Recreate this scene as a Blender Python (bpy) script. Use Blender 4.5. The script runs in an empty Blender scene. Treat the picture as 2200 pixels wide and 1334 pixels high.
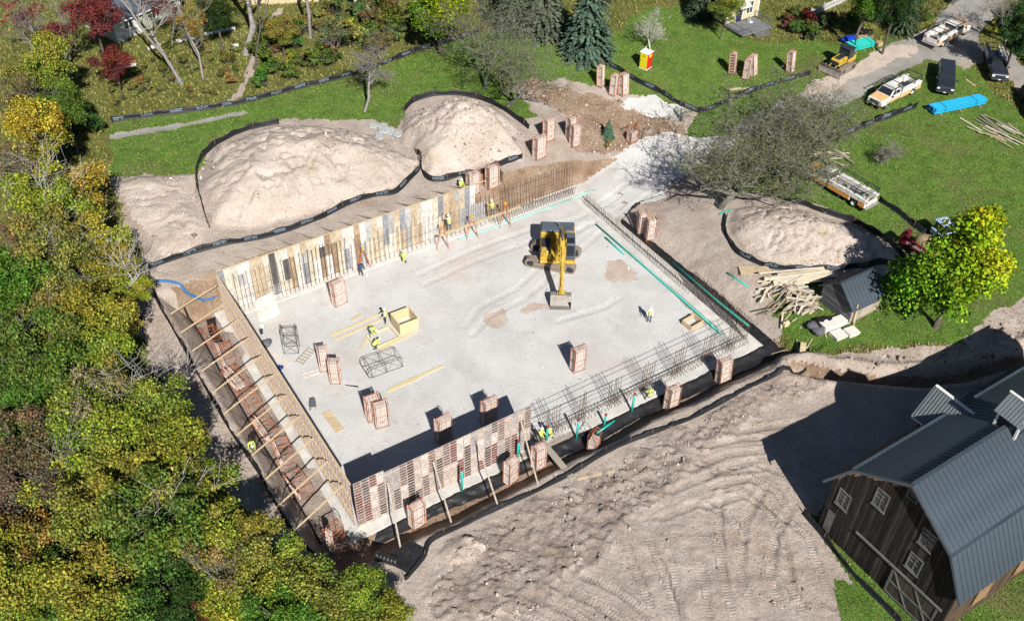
import bpy, math, random
import numpy as np
from mathutils import Vector, Matrix

# ------------------------------------------------------------------ camera, light, exposure
scene = bpy.context.scene
COL = scene.collection
FPX, PITCH, ROLL, CAMH = 2146.9, 0.7258, 0.0245, 62.09      # focal length (photo px), tilt, roll, height in m
camd = bpy.data.cameras.new('camera')
camd.sensor_width = 36.0
camd.lens = FPX / 2200.0 * 36.0
camd.clip_start = 1.0
camd.clip_end = 1500.0
cam = bpy.data.objects.new('camera', camd)
COL.objects.link(cam)
cam.matrix_world = (Matrix.Translation((0, 0, CAMH)) @ Matrix.Rotation(math.pi / 2 - PITCH, 4, 'X')
                    @ Matrix.Rotation(ROLL, 4, 'Z'))
scene.camera = cam

SUN_DIR = Vector((0.392, -1.165, 1.0)).normalized()          # towards the sun
SUN_ELEV = math.asin(SUN_DIR.z)
world = bpy.data.worlds.new('World')
scene.world = world
world.use_nodes = True
wn = world.node_tree.nodes
wl = world.node_tree.links
bg = wn['Background']
sky = wn.new('ShaderNodeTexSky')
sky.sky_type = 'NISHITA'
sky.sun_disc = False
sky.sun_elevation = SUN_ELEV
sky.sun_rotation = math.atan2(SUN_DIR.x, SUN_DIR.y)
sky.altitude = 300
sky.air_density = 0.7
sky.dust_density = 0.2
wl.new(sky.outputs[0], bg.inputs[0])
bg.inputs[1].default_value = 0.05
sund = bpy.data.lights.new('sun', 'SUN')
sund.energy = 5.0
sund.angle = math.radians(0.53)
sund.color = (1.0, 0.955, 0.89)
sun = bpy.data.objects.new('sun', sund)
COL.objects.link(sun)
sun.rotation_euler = SUN_DIR.to_track_quat('Z', 'Y').to_euler()
sun.location = (40, -60, 90)
scene.view_settings.view_transform = 'Standard'
scene.view_settings.look = 'None'
scene.view_settings.exposure = 0.5
scene.view_settings.gamma = 1.0
scene.view_settings.use_curve_mapping = False
scene.cycles.max_bounces = 5
scene.cycles.diffuse_bounces = 2
scene.cycles.glossy_bounces = 2
scene.cycles.transmission_bounces = 3
scene.cycles.transparent_max_bounces = 6
scene.cycles.use_adaptive_sampling = True
scene.cycles.adaptive_threshold = 0.02

rng = np.random.default_rng(7)
random.seed(7)
PI = math.pi

# ------------------------------------------------------------------ materials
MATS = {}
def srgb(r, g, b):
    def c(v):
        v /= 255.0
        return v / 12.92 if v <= 0.04045 else ((v + 0.055) / 1.055) ** 2.4
    return (c(r), c(g), c(b))

def mat(name, col, rough=0.7, var=0.25, scale=3.0, bump=0.0, bscale=None, metal=0.0, objcol=False, stretch=None, col2=None, spec=0.35):
    """Principled material: base colour broken up by noise, optional bump, optional per-object tint."""
    if name in MATS:
        return MATS[name]
    m = bpy.data.materials.new(name)
    m.use_nodes = True
    nt = m.node_tree; N = nt.nodes; Lk = nt.links
    b = N['Principled BSDF']
    b.inputs['Roughness'].default_value = rough
    b.inputs['Metallic'].default_value = metal
    b.inputs['Specular IOR Level'].default_value = spec
    tc = N.new('ShaderNodeTexCoord')
    src = tc.outputs['Object']
    if stretch:
        mp = N.new('ShaderNodeMapping'); mp.inputs['Scale'].default_value = stretch
        Lk.new(src, mp.inputs[0]); src = mp.outputs[0]
    base_socket = None
    if objcol:
        oi = N.new('ShaderNodeObjectInfo'); base_socket = oi.outputs['Color']
    if var > 0:
        ns = N.new('ShaderNodeTexNoise'); ns.inputs['Scale'].default_value = scale
        ns.inputs['Detail'].default_value = 5; ns.inputs['Roughness'].default_value = 0.65
        Lk.new(src, ns.inputs['Vector'])
        rmp = N.new('ShaderNodeMapRange')
        rmp.inputs['From Min'].default_value = 0.3; rmp.inputs['From Max'].default_value = 0.7
        rmp.inputs['To Min'].default_value = 0.0; rmp.inputs['To Max'].default_value = 1.0
        Lk.new(ns.outputs[0], rmp.inputs[0])
        if objcol and col2 is None:
            mx = N.new('ShaderNodeMix'); mx.data_type = 'RGBA'; mx.blend_type = 'MULTIPLY'
            mx.inputs['Factor'].default_value = 1.0
            cr = N.new('ShaderNodeMapRange'); cr.inputs['To Min'].default_value = 1 - var; cr.inputs['To Max'].default_value = 1 + var * 0.6
            Lk.new(rmp.outputs[0], cr.inputs[0])
            cc = N.new('ShaderNodeCombineColor')
            for i in range(3): Lk.new(cr.outputs[0], cc.inputs[i])
            Lk.new(base_socket, mx.inputs['A']); Lk.new(cc.outputs[0], mx.inputs['B'])
            Lk.new(mx.outputs['Result'], b.inputs['Base Color'])
        else:
            mx = N.new('ShaderNodeMix'); mx.data_type = 'RGBA'
            Lk.new(rmp.outputs[0], mx.inputs['Factor'])
            c2 = col2 or tuple(min(1, c * (1 + var * 0.6)) for c in col)
            c1 = col if col2 else tuple(c * (1 - var) for c in col)
            if base_socket is not None:
                Lk.new(base_socket, mx.inputs['A'])
            else:
                mx.inputs['A'].default_value = (*c1, 1)
            mx.inputs['B'].default_value = (*c2, 1)
            Lk.new(mx.outputs['Result'], b.inputs['Base Color'])
    elif base_socket is not None:
        Lk.new(base_socket, b.inputs['Base Color'])
    else:
        b.inputs['Base Color'].default_value = (*col, 1)
    if bump > 0:
        bn = N.new('ShaderNodeTexNoise'); bn.inputs['Scale'].default_value = bscale or scale * 3
        bn.inputs['Detail'].default_value = 4
        Lk.new(src, bn.inputs['Vector'])
        bp = N.new('ShaderNodeBump'); bp.inputs['Strength'].default_value = 1.0; bp.inputs['Distance'].default_value = bump
        Lk.new(bn.outputs[0], bp.inputs['Height'])
        Lk.new(bp.outputs[0], b.inputs['Normal'])
    MATS[name] = m
    return m

# ------------------------------------------------------------------ mesh helpers
class MB:
    """collects boxes, bars, tubes and prisms; build() links them as one mesh object"""
    def __init__(s): s.v = []; s.f = []
    def quad(s, a, b, c, d):
        n = len(s.v); s.v += [tuple(a), tuple(b), tuple(c), tuple(d)]; s.f.append((n, n + 1, n + 2, n + 3)); return s
    def poly(s, pts):
        n = len(s.v); s.v += [tuple(p) for p in pts]; s.f.append(tuple(range(n, n + len(pts)))); return s
    def box(s, c, size, rz=0.0, M=None):
        hx, hy, hz = size[0] / 2, size[1] / 2, size[2] / 2
        n = len(s.v); cs, sn = math.cos(rz), math.sin(rz)
        for dx, dy, dz in ((-1,-1,-1),(1,-1,-1),(1,1,-1),(-1,1,-1),(-1,-1,1),(1,-1,1),(1,1,1),(-1,1,1)):
            x, y, z = dx * hx, dy * hy, dz * hz
            if M is not None:
                p = M @ Vector((x, y, z)); s.v.append((p.x + c[0], p.y + c[1], p.z + c[2]))
            else:
                s.v.append((c[0] + x * cs - y * sn, c[1] + x * sn + y * cs, c[2] + z))
        for q in ((0,3,2,1),(4,5,6,7),(0,1,5,4),(1,2,6,5),(2,3,7,6),(3,0,4,7)):
            s.f.append(tuple(n + i for i in q))
        return s
    def bx(s, x0, x1, y0, y1, z0, z1):
        return s.box(((x0 + x1) / 2, (y0 + y1) / 2, (z0 + z1) / 2), (x1 - x0, y1 - y0, z1 - z0))
    def bar(s, a, b, w, h=None, up=(0, 0, 1)):
        """rectangular bar from a to b"""
        h = h or w
        a = Vector(a); b = Vector(b); d = b - a; l = d.length
        if l < 1e-6: return s
        d /= l; u = Vector(up)
        sd = d.cross(u)
        if sd.length < 1e-3: sd = d.cross(Vector((1, 0, 0)))
        sd.normalize(); u = sd.cross(d)
        n = len(s.v)
        for p in (a, b):
            for ss, uu in ((-1,-1),(1,-1),(1,1),(-1,1)):
                s.v.append(tuple(p + sd * (ss * w / 2) + u * (uu * h / 2)))
        for q in ((0,1,2,3),(7,6,5,4),(0,4,5,1),(1,5,6,2),(2,6,7,3),(3,7,4,0)):
            s.f.append(tuple(n + i for i in q))
        return s
    def tube(s, pts, r, n=6, cap=True):
        """round tube along points; r one number or one per point"""
        pts = [Vector(p) for p in pts]
        rs = [r] * len(pts) if not hasattr(r, '__len__') else r
        base = len(s.v); k = len(pts)
        for i, p in enumerate(pts):
            d = (pts[min(i + 1, k - 1)] - pts[max(i - 1, 0)])
            if d.length < 1e-9: d = Vector((0, 0, 1))
            d.normalize()
            a = d.cross(Vector((0, 0, 1)))
            if a.length < 1e-2: a = d.cross(Vector((1, 0, 0)))
            a.normalize(); b = d.cross(a)
            for j in range(n):
                t = 2 * PI * j / n
                s.v.append(tuple(p + (a * math.cos(t) + b * math.sin(t)) * rs[i]))
        for i in range(k - 1):
            for j in range(n):
                j2 = (j + 1) % n
                s.f.append((base + i * n + j, base + i * n + j2, base + (i + 1) * n + j2, base + (i + 1) * n + j))
        if cap and n > 2:
            s.f.append(tuple(base + j for j in reversed(range(n))))
            s.f.append(tuple(base + (k - 1) * n + j for j in range(n)))
        return s
    def prism(s, prof, y0, y1, inset=None):
        """profile (x,z) swept from y0 to y1; inset(z)->dy narrows it"""
        k = len(prof); n = len(s.v)
        for y, sg in ((y0, 1), (y1, -1)):
            for x, z in prof:
                s.v.append((x, y + sg * (inset(z) if inset else 0), z))
        s.f.append(tuple(n + i for i in range(k)))
        s.f.append(tuple(n + k + i for i in reversed(range(k))))
        for i in range(k):
            j = (i + 1) % k
            s.f.append((n + i, n + k + i, n + k + j, n + j))
        return s
    def lathe(s, prof, n=12, c=(0, 0, 0), axis='z'):
        base = len(s.v); k = len(prof)
        for r, z in prof:
            for j in range(n):
                t = 2 * PI * j / n
                x, y = r * math.cos(t), r * math.sin(t)
                p = (x, y, z) if axis == 'z' else ((x, z, y) if axis == 'y' else (z, x, y))
                s.v.append((p[0] + c[0], p[1] + c[1], p[2] + c[2]))
        for i in range(k - 1):
            for j in range(n):
                j2 = (j + 1) % n
                s.f.append((base + i * n + j, base + i * n + j2, base + (i + 1) * n + j2, base + (i + 1) * n + j))
        return s
    def mesh(s, name, m=None, smooth=False):
        me = bpy.data.meshes.new(name)
        me.from_pydata(s.v, [], s.f)
        if m is not None: me.materials.append(m)
        if smooth: me.shade_smooth()
        me.update()
        return me
    def build(s, name, m, parent=None, smooth=False, col=None, bevel=0):
        return link(name, s.mesh(name, m, smooth), parent, col=col, bevel=bevel)

def link(name, me, parent=None, loc=None, rot=None, col=None, scale=None, bevel=0):
    o = bpy.data.objects.new(name, me)
    COL.objects.link(o)
    if parent is not None: o.parent = parent
    if loc is not None: o.location = loc
    if rot is not None: o.rotation_euler = rot
    if scale is not None: o.scale = scale
    if col is not None: o.color = (*col[:3], 1)
    if bevel:
        b = o.modifiers.new('bevel', 'BEVEL'); b.width = bevel; b.segments = 1; b.limit_method = 'ANGLE'
    return o

def tag(o, label, cat, group=None, kind=None):
    if label: o['label'] = label
    if cat: o['category'] = cat
    if group: o['group'] = group
    if kind: o['kind'] = kind
    elif cat: o['kind'] = 'thing'
    return o

def thing(name, label, cat, loc=(0, 0, 0), rz=0.0, group=None):
    o = bpy.data.objects.new(name, None)
    o.empty_display_size = 0.3
    COL.objects.link(o)
    o.location = loc; o.rotation_euler = (0, 0, rz)
    return tag(o, label, cat, group)

def np_mesh(name, V, F, m, smooth=False, attr=None):
    """mesh from numpy arrays: V (n,3), F (m,3|4); attr = (name, per-face rgb)"""
    me = bpy.data.meshes.new(name)
    nv, nf, k = len(V), len(F), F.shape[1]
    me.vertices.add(nv); me.vertices.foreach_set('co', np.ascontiguousarray(V, np.float32).ravel())
    me.loops.add(nf * k); me.loops.foreach_set('vertex_index', np.ascontiguousarray(F, np.int32).ravel())
    me.polygons.add(nf)
    me.polygons.foreach_set('loop_start', np.arange(0, nf * k, k, dtype=np.int32))
    me.polygons.foreach_set('loop_total', np.full(nf, k, np.int32))
    if smooth: me.polygons.foreach_set('use_smooth', np.ones(nf, bool))
    if m is not None: me.materials.append(m)
    if attr is not None:
        a = me.attributes.new(attr[0], 'FLOAT_COLOR', 'FACE')
        c = np.ones((nf, 4), np.float32); c[:, :3] = attr[1]
        a.data.foreach_set('color', c.ravel())
    me.update(calc_edges=True)
    return me
# ------------------------------------------------------------------ survey: building frame and sight lines
YAW = 0.5783                                    # direction of the long wall
BO = np.array([-11.154, 45.086])                # near left corner of the foundation
BL, BW, WALLH = 38.925, 27.908, 4.88            # foundation length, width, form height
BA = np.array([math.cos(YAW), math.sin(YAW)]); BB = np.array([-math.sin(YAW), math.cos(YAW)])
def bw(s, t, z=0.0):
    p = BO + BA * s + BB * t
    return Vector((p[0], p[1], z))
def to_st(x, y):
    dx, dy = x - BO[0], y - BO[1]
    return dx * BA[0] + dy * BA[1], dx * BB[0] + dy * BB[1]

def sight(px, py):
    du, dv = px - 1100.0, py - 667.0
    c, s = math.cos(ROLL), math.sin(ROLL)
    u, v = c * du + s * dv, -s * du + c * dv
    x, yu = u / FPX, -v / FPX
    return np.array([x, math.cos(PITCH) + yu * math.sin(PITCH), -math.sin(PITCH) + yu * math.cos(PITCH)])
def at_z(px, py, z):
    d = sight(px, py); t = (z - CAMH) / d[2]
    return Vector((d[0] * t, d[1] * t, z))

# ------------------------------------------------------------------ noise
def _hash(ix, iy, seed):
    h = (ix.astype(np.int64) * 374761393 + iy.astype(np.int64) * 668265263 + seed * 1442695041) & 0x7fffffff
    h = ((h ^ (h >> 13)) * 1274126177) & 0x7fffffff
    return ((h ^ (h >> 16)) & 0xffff) / 65535.0
def vnoise(x, y, seed=0):
    ix, iy = np.floor(x), np.floor(y)
    fx, fy = x - ix, y - iy
    fx = fx * fx * fx * (fx * (fx * 6 - 15) + 10); fy = fy * fy * fy * (fy * (fy * 6 - 15) + 10)
    a, b = _hash(ix, iy, seed), _hash(ix + 1, iy, seed)
    c, d = _hash(ix, iy + 1, seed), _hash(ix + 1, iy + 1, seed)
    return (a + (b - a) * fx) * (1 - fy) + (c + (d - c) * fx) * fy
def fbm(x, y, wl, octs=4, seed=0, gain=0.5):
    r = np.zeros_like(x, dtype=float); amp = 1.0; tot = 0
    for o in range(octs):
        r += amp * (vnoise(x / wl + 17.3 * o, y / wl - 9.1 * o, seed + o) * 2 - 1); tot += amp
        amp *= gain; wl *= 0.5
    return r / tot
def smooth(a, b, v):
    t = np.clip((v - a) / (b - a), 0, 1); return t * t * (3 - 2 * t)

# ------------------------------------------------------------------ base levels (s, t, z) in the building frame, thin plate spline
LEV = np.array([
    (-6, 34, 4.4), (5, 32, 4.4), (15, 33, 4.3), (25, 36, 4.4), (34, 31, 4.1), (37, 33, 4.0), (41, 33, 3.7), (42, 40, 4.0),
    (10, 50, 5.0), (30, 50, 4.9), (-10, 60, 5.2), (20, 80, 6.0), (50, 60, 5.3), (-30, 50, 4.4), (-30, 90, 6.0),
    (-6, 28, 3.4), (-6, 20, 2.8), (-6, 10, 2.4), (-6, 0, 1.9), (-20, 25, 2.8), (-18, 0, 1.4), (-25, -15, 0.8),
    (0, -7, 1.0), (10, -6, 1.1), (20, -6, 1.15), (30, -6, 1.3), (39, -6, 1.4), (15, -18, 0.9), (30, -18, 1.0), (33, -30, 1.0), (10, -32, 0.5),
    (43, 3, 2.2), (43, 12, 2.0), (43.5, 20, 1.6), (44, 26, 0.8), (48, 15, 2.5), (48, -1, 2.5), (47, -6, 2.4), (55, 6, 2.8), (55, -9, 2.5), (45, -14, 1.6), (56, -18, 1.8),
    (47.5, 29, 1.2), (53, 31, 2.3), (58, 28, 3.0), (57, 39, 4.3), (70, 20, 3.9), (76, 27, 4.2), (70, 40, 4.7), (75, 0, 3.4), (90, 20, 4.6), (100, 26, 5.0),
    (84, 46, 5.2), (110, 45, 5.6), (100, 0, 4.0), (90, -30, 2.5), (60, -45, 1.0), (80, 75, 6.5), (130, 30, 5.8), (-60, 40, 3.5), (-60, 0, 1.0), (20, -60, -0.5), (20, 120, 8.0), (120, 90, 8.0), (-60, 110, 6.5), (180, -20, 4), (40, 250, 14), (250, 120, 14), (-200, 100, 6), (0, -150, -3), (150, -120, 0)], float)
def _tps(r2): return np.where(r2 > 1e-9, r2 * np.log(np.maximum(r2, 1e-9)) * 0.5, 0.0)
_n = len(LEV); _P = LEV[:, :2]
_K = _tps(((_P[:, None] - _P[None]) ** 2).sum(-1)) + np.eye(_n) * 0.5
_Q = np.c_[np.ones(_n), _P]
_A = np.block([[_K, _Q], [_Q.T, np.zeros((3, 3))]])
_W = np.linalg.solve(_A, np.r_[LEV[:, 2], 0, 0, 0])
def base_level(s, t):
    z = _W[_n] + _W[_n + 1] * s + _W[_n + 2] * t
    for i in range(_n):
        z = z + _W[i] * _tps((s - _P[i, 0]) ** 2 + (t - _P[i, 1]) ** 2)
    return z
def seg_dist(x, y, P):
    """distance to an open polyline and the running length there"""
    best = np.full(np.shape(x), 1e9); run = np.zeros(np.shape(x)); acc = 0.0
    for (ax, ay), (bx_, by_) in zip(P[:-1], P[1:]):
        dx, dy = bx_ - ax, by_ - ay; l2 = dx * dx + dy * dy
        u = np.clip(((x - ax) * dx + (y - ay) * dy) / l2, 0, 1)
        d = np.hypot(x - ax - u * dx, y - ay - u * dy)
        m = d < best
        run = np.where(m, acc + u * math.sqrt(l2), run); best = np.where(m, d, best); acc += math.sqrt(l2)
    return best, run
def inside(x, y, P):
    c = np.zeros(np.shape(x), bool); n = len(P)
    for i in range(n):
        ax, ay = P[i]; bx_, by_ = P[(i + 1) % n]
        if ay == by_: continue
        c ^= ((ay > y) != (by_ > y)) & (x < (bx_ - ax) * (y - ay) / (by_ - ay) + ax)
    return c
def sdist(x, y, P):
    """positive inside the polygon"""
    d, _ = seg_dist(x, y, list(P) + [P[0]])
    return np.where(inside(x, y, P), d, -d)

def level0(x, y):
    """ground without the spoil heaps: slopes, the excavation, trenches"""
    x = np.asarray(x, float); y = np.asarray(y, float)
    s, t = to_st(x, y)
    z = base_level(s, t)
    wob = fbm(s, t, 3.0, 3, 5) * 0.5
    cut = np.maximum.reduce([(-3.0 - s + wob * 0.6) * 1.6, (t - 28.75 + wob * 0.25) * 7.0,
                             (s - 40.6 + wob) * np.where(t > 21, 0.25, 0.75), (-2.6 - t + wob) * 0.75])
    z = np.minimum(z, np.maximum(cut, 0.0))
    # near edge trench outside the footing, a little deeper
    z = z - 0.35 * smooth(-1.2, -2.0, t) * smooth(-3.9, -3.0, t) * smooth(-4, -1, s) * smooth(42, 39, s)
    z = np.where((s > 26.0) & (s < 31.0) & (t > 28.6) & (t < 30.2), np.minimum(z, 2.9), z)
    z = z - 0.25 * smooth(-1.2, -1.6, s) * smooth(-3.6, -2.8, s) * smooth(-3, 0, t) * smooth(30, 27, t)
    return z
def march(fn, px, py):
    d = sight(px, py)
    t0, t1 = (12.0 - CAMH) / d[2], (-4.0 - CAMH) / d[2]
    ts = np.linspace(t0, t1, 260)
    h = CAMH + d[2] * ts - fn(d[0] * ts, d[1] * ts)
    i = int(np.argmax(h < 0)) if (h < 0).any() else 259
    a, b = h[i - 1], h[i]
    u = a / (a - b) if a != b else 0
    t = ts[i - 1] + (ts[i] - ts[i - 1]) * u
    return Vector((d[0] * t, d[1] * t, CAMH + d[2] * t))
def g0(px, py): return march(level0, px, py)
def poly0(pts): return [tuple(g0(*p)[:2]) for p in pts]

# spoil heaps: outline on the ground, steepness, height
HEAPS = [
    dict(name='soil_heap', P=poly0([(452, 492), (426, 430), (424, 375), (470, 318), (545, 290), (640, 272), (730, 276), (800, 296), (902, 350), (866, 398), (745, 436), (640, 470), (540, 497)]), k=0.62, h=3.9, seed=3,
         label='largest pale soil heap, fenced in black behind the tall form wall'),
    dict(name='soil_heap', P=poly0([(918, 384), (893, 345), (862, 300), (868, 250), (930, 232), (1010, 226), (1085, 248), (1134, 285), (1125, 338), (1010, 368)]), k=0.86, h=6.0, seed=9,
         label='steep pale soil heap beside the upright form racks, right of the largest heap'),
    dict(name='soil_heap', P=poly0([(246, 400), (300, 376), (415, 378), (426, 432), (450, 492), (425, 540), (340, 566), (312, 520), (270, 470)]), k=0.35, h=1.0, seed=13,
         label='low flat soil mound next to the wood, left of the largest heap'),
    dict(name='soil_heap', P=poly0([(1562, 478), (1590, 455), (1680, 440), (1790, 470), (1890, 515), (1935, 560), (1900, 584), (1730, 578), (1640, 566), (1592, 536), (1566, 508)]), k=0.62, h=3.0, seed=21,
         label='round soil heap ringed by black fence, right of the pit near the shed'),
    dict(name='soil_heap', P=poly0([(945, 1192), (958, 1162), (1000, 1150), (1035, 1165), (1040, 1186), (1010, 1214), (968, 1222)]), k=0.5, h=0.6, seed=33,
         label='small round dirt mound at the near left corner of the pit'),
]
def heap_h(x, y, hp):
    d = sdist(x, y, hp['P']) + fbm(x, y, 4.0, 3, hp['seed']) * 0.7
    q = np.maximum(d, 0) * hp['k']
    return hp['h'] * (1 - np.exp(-q / hp['h'] * 1.25)) * (q > 0)

# areas read off the photograph, carried onto the ground
POLY = {}
POLY['site'] = poly0([(235, 385), (415, 372), (470, 300), (600, 258), (790, 262), (850, 275), (880, 225), (960, 195), (1040, 215), (1120, 262), (1150, 250), (1100, 190), (1210, 165), (1270, 180), (1360, 200), (1500, 240), (1480, 290), (1430, 330), (1560, 400), (1700, 430), (1800, 455), (1930, 525), (1950, 570), (1900, 590), (1770, 590),
    (1660, 620), (1660, 680), (1690, 690), (1680, 740), (1740, 762), (1840, 752), (1950, 745), (2060, 738), (2120, 690), (2200, 640), (2280, 600), (2280, 860), (2120, 850), (1800, 1060), (1745, 1100), (1790, 1200), (1830, 1240), (1900, 1334), (1950, 1420), (700, 1420), (640, 1300), (560, 1150), (430, 1000), (330, 800), (270, 640), (300, 560), (250, 440)])
POLY['gravel'] = poly0([(520, 662), (600, 634), (760, 577), (930, 517), (1090, 457), (1130, 440), (1220, 408), (1262, 372), (1300, 345), (1340, 322), (1390, 296), (1440, 285), (1500, 300), (1590, 290), (1560, 330), (1440, 390), (1430, 425), (1380, 440), (1330, 470), (1305, 480), (1420, 600), (1500, 690), (1590, 730), (1640, 745), (1560, 790), (1420, 850), (1300, 905), (1180, 950), (1000, 1030), (800, 1130), (775, 1150), (700, 1010), (600, 850)])
POLY['gravel_patch'] = poly0([(1330, 228), (1350, 210), (1410, 207), (1450, 222), (1470, 240), (1450, 258), (1400, 250), (1350, 240)])
POLY['road'] = poly0([(2060, -30), (2160, -30), (2150, 20), (2110, 60), (2100, 90), (2130, 130), (2200, 215), (2290, 330), (2330, 300), (2240, 180), (2150, 100), (2135, 130), (2072, 150), (2040, 140), (1985, 130), (1900, 175), (1850, 210), (1780, 240), (1690, 260), (1600, 290), (1560, 280), (1640, 235), (1740, 190), (1850, 130), (1930, 90), (2000, 60)])
POLY['mud'] = poly0([(1110, 175), (1150, 165), (1230, 195), (1330, 215), (1420, 250), (1470, 265), (1480, 300), (1400, 300), (1330, 330), (1290, 330), (1240, 320), (1230, 270), (1180, 230), (1120, 200)])
POLY['lawn'] = poly0([(235, 265), (420, 240), (560, 215), (700, 180), (800, 150), (900, 115), (980, 85), (1060, 70), (1290, 100), (1330, 60), (1390, 20), (1500, 10), (1540, 60), (1640, 95), (1760, 90), (1830, 95), (2000, 85), (2060, 110), (2120, 180), (2200, 260), (2320, 330), (2400, 700), (2120, 690), (2060, 740), (1740, 762), (1680, 740), (1600, 600), (1560, 420), (1400, 330), (1200, 420), (500, 600), (235, 400)])
POLY['lawn_barn'] = poly0([(1745, 1112), (1770, 1130), (1870, 1225), (1990, 1340), (2040, 1420), (2260, 1420), (2330, 1200), (2150, 1260), (1985, 1430), (1920, 1430), (1830, 1290), (1790, 1240), (1795, 1235), (1830, 1250), (1900, 1340), (1920, 1430), (1960, 1430), (1900, 1330), (1800, 1200)])
POLY['lawn_barn'] = poly0([(1742, 1108), (1760, 1112), (2000, 1334), (2290, 1100), (2420, 1180), (2300, 1500), (1860, 1500), (1795, 1300), (1790, 1242), (1812, 1250), (1838, 1262), (1800, 1205), (1770, 1160)])
POLY['clods'] = poly0([(930, 1230), (1000, 1150), (1120, 1090), (1300, 1015), (1480, 910), (1600, 850), (1750, 800), (1770, 830), (1600, 895), (1480, 985), (1400, 1090), (1300, 1190), (1180, 1290), (1100, 1340), (960, 1334), (900, 1280)])
POLY['trench'] = poly0([(1690, 770), (1790, 790), (1900, 800), (1990, 805), (2080, 790), (2200, 748), (2290, 720), (2290, 760), (2200, 785), (2090, 815), (1990, 828), (1880, 826), (1780, 812), (1700, 800)])
POLY['tracks'] = poly0([(900, 1420), (1000, 1290), (1200, 1210), (1380, 1050), (1560, 980), (1690, 1060), (1780, 1240), (1880, 1430)])
POLY['redpatch'] = poly0([(1290, 590), (1300, 555), (1340, 555), (1375, 590), (1370, 605), (1310, 612)])
POLY['spill'] = poly0([(1705, 200), (1765, 168), (1840, 130), (1900, 105), (1975, 92), (1975, 112), (1900, 150), (1820, 182), (1750, 212)])
POLY['redsoil'] = poly0([(378, 650), (405, 612), (455, 582), (480, 590), (470, 640), (440, 690), (405, 690)])
POLY['sand1'] = poly0([(1290, 600), (1295, 560), (1330, 552), (1372, 585), (1368, 604), (1310, 612)])
POLY['sand2'] = poly0([(1108, 668), (1140, 640), (1180, 648), (1195, 665), (1160, 676), (1130, 690)])
POLY['sand3'] = poly0([(1030, 672), (1080, 660), (1110, 690), (1070, 715), (1040, 705)])
POLY['ruts'] = poly0([(1880, 720), (2100, 690), (2290, 600), (2290, 800), (2120, 850), (1990, 800), (1750, 790)])
TRACKS = []
for pts in ([(1130, 1275), (1240, 1320), (1330, 1380)], [(1085, 1300), (1180, 1350), (1260, 1420)], [(1330, 1130), (1370, 1230), (1410, 1340)], [(1380, 1120), (1425, 1230), (1470, 1345)],
            [(1440, 1190), (1452, 1260), (1462, 1345)], [(1505, 1190), (1515, 1260), (1525, 1345)], [(1640, 1050), (1600, 1120), (1590, 1220), (1620, 1320)], [(1700, 1090), (1665, 1150), (1655, 1240), (1690, 1330)],
            [(1180, 1250), (1290, 1300), (1380, 1370)], [(1230, 1225), (1330, 1270), (1420, 1340)], [(1550, 1060), (1545, 1150), (1555, 1250), (1580, 1345)], [(1610, 1050), (1735, 1150), (1790, 1300)], [(1000, 1310), (1100, 1370), (1160, 1420)], [(1560, 930), (1650, 915), (1740, 905)], [(1500, 960), (1590, 940), (1700, 935)], [(1690, 1190), (1700, 1260), (1740, 1334)], [(1540, 1010), (1620, 990), (1690, 1020), (1735, 1095)], [(1530, 1045), (1610, 1025), (1670, 1055), (1705, 1120)], [(1520, 1085), (1600, 1062), (1650, 1092), (1680, 1150), (1700, 1240)], [(1420, 1110), (1500, 1080), (1560, 1100), (1600, 1160)], [(1380, 1010), (1470, 985), (1530, 1000), (1560, 1050)],
            [(1480, 1010), (1560, 975), (1650, 965)], [(1440, 1055), (1540, 1015), (1640, 1005)], [(1560, 300), (1450, 345), (1360, 390), (1280, 440)], [(1590, 330), (1480, 375), (1390, 420), (1310, 470)], [(1330, 420), (1240, 470), (1120, 500), (1010, 540), (900, 590)], [(1340, 440), (1250, 492), (1130, 522), (1020, 562), (910, 612)],
            [(1260, 480), (1110, 620), (1030, 660), (1000, 700)], [(1290, 500), (1130, 640), (1050, 680), (1015, 720)], [(1200, 690), (1300, 660), (1330, 640)], [(1000, 480), (1080, 470), (1180, 450)]):
    TRACKS.append([tuple(g0(*p)[:2]) for p in pts])
PATH = [tuple(g0(*p)[:2]) for p in ((238, 296), (330, 280), (420, 262), (520, 243))]
FOOTPATH = [tuple(g0(*p)[:2]) for p in ((490, 222), (515, 195), (530, 165), (545, 120), (560, 60), (600, 20))]

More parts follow.
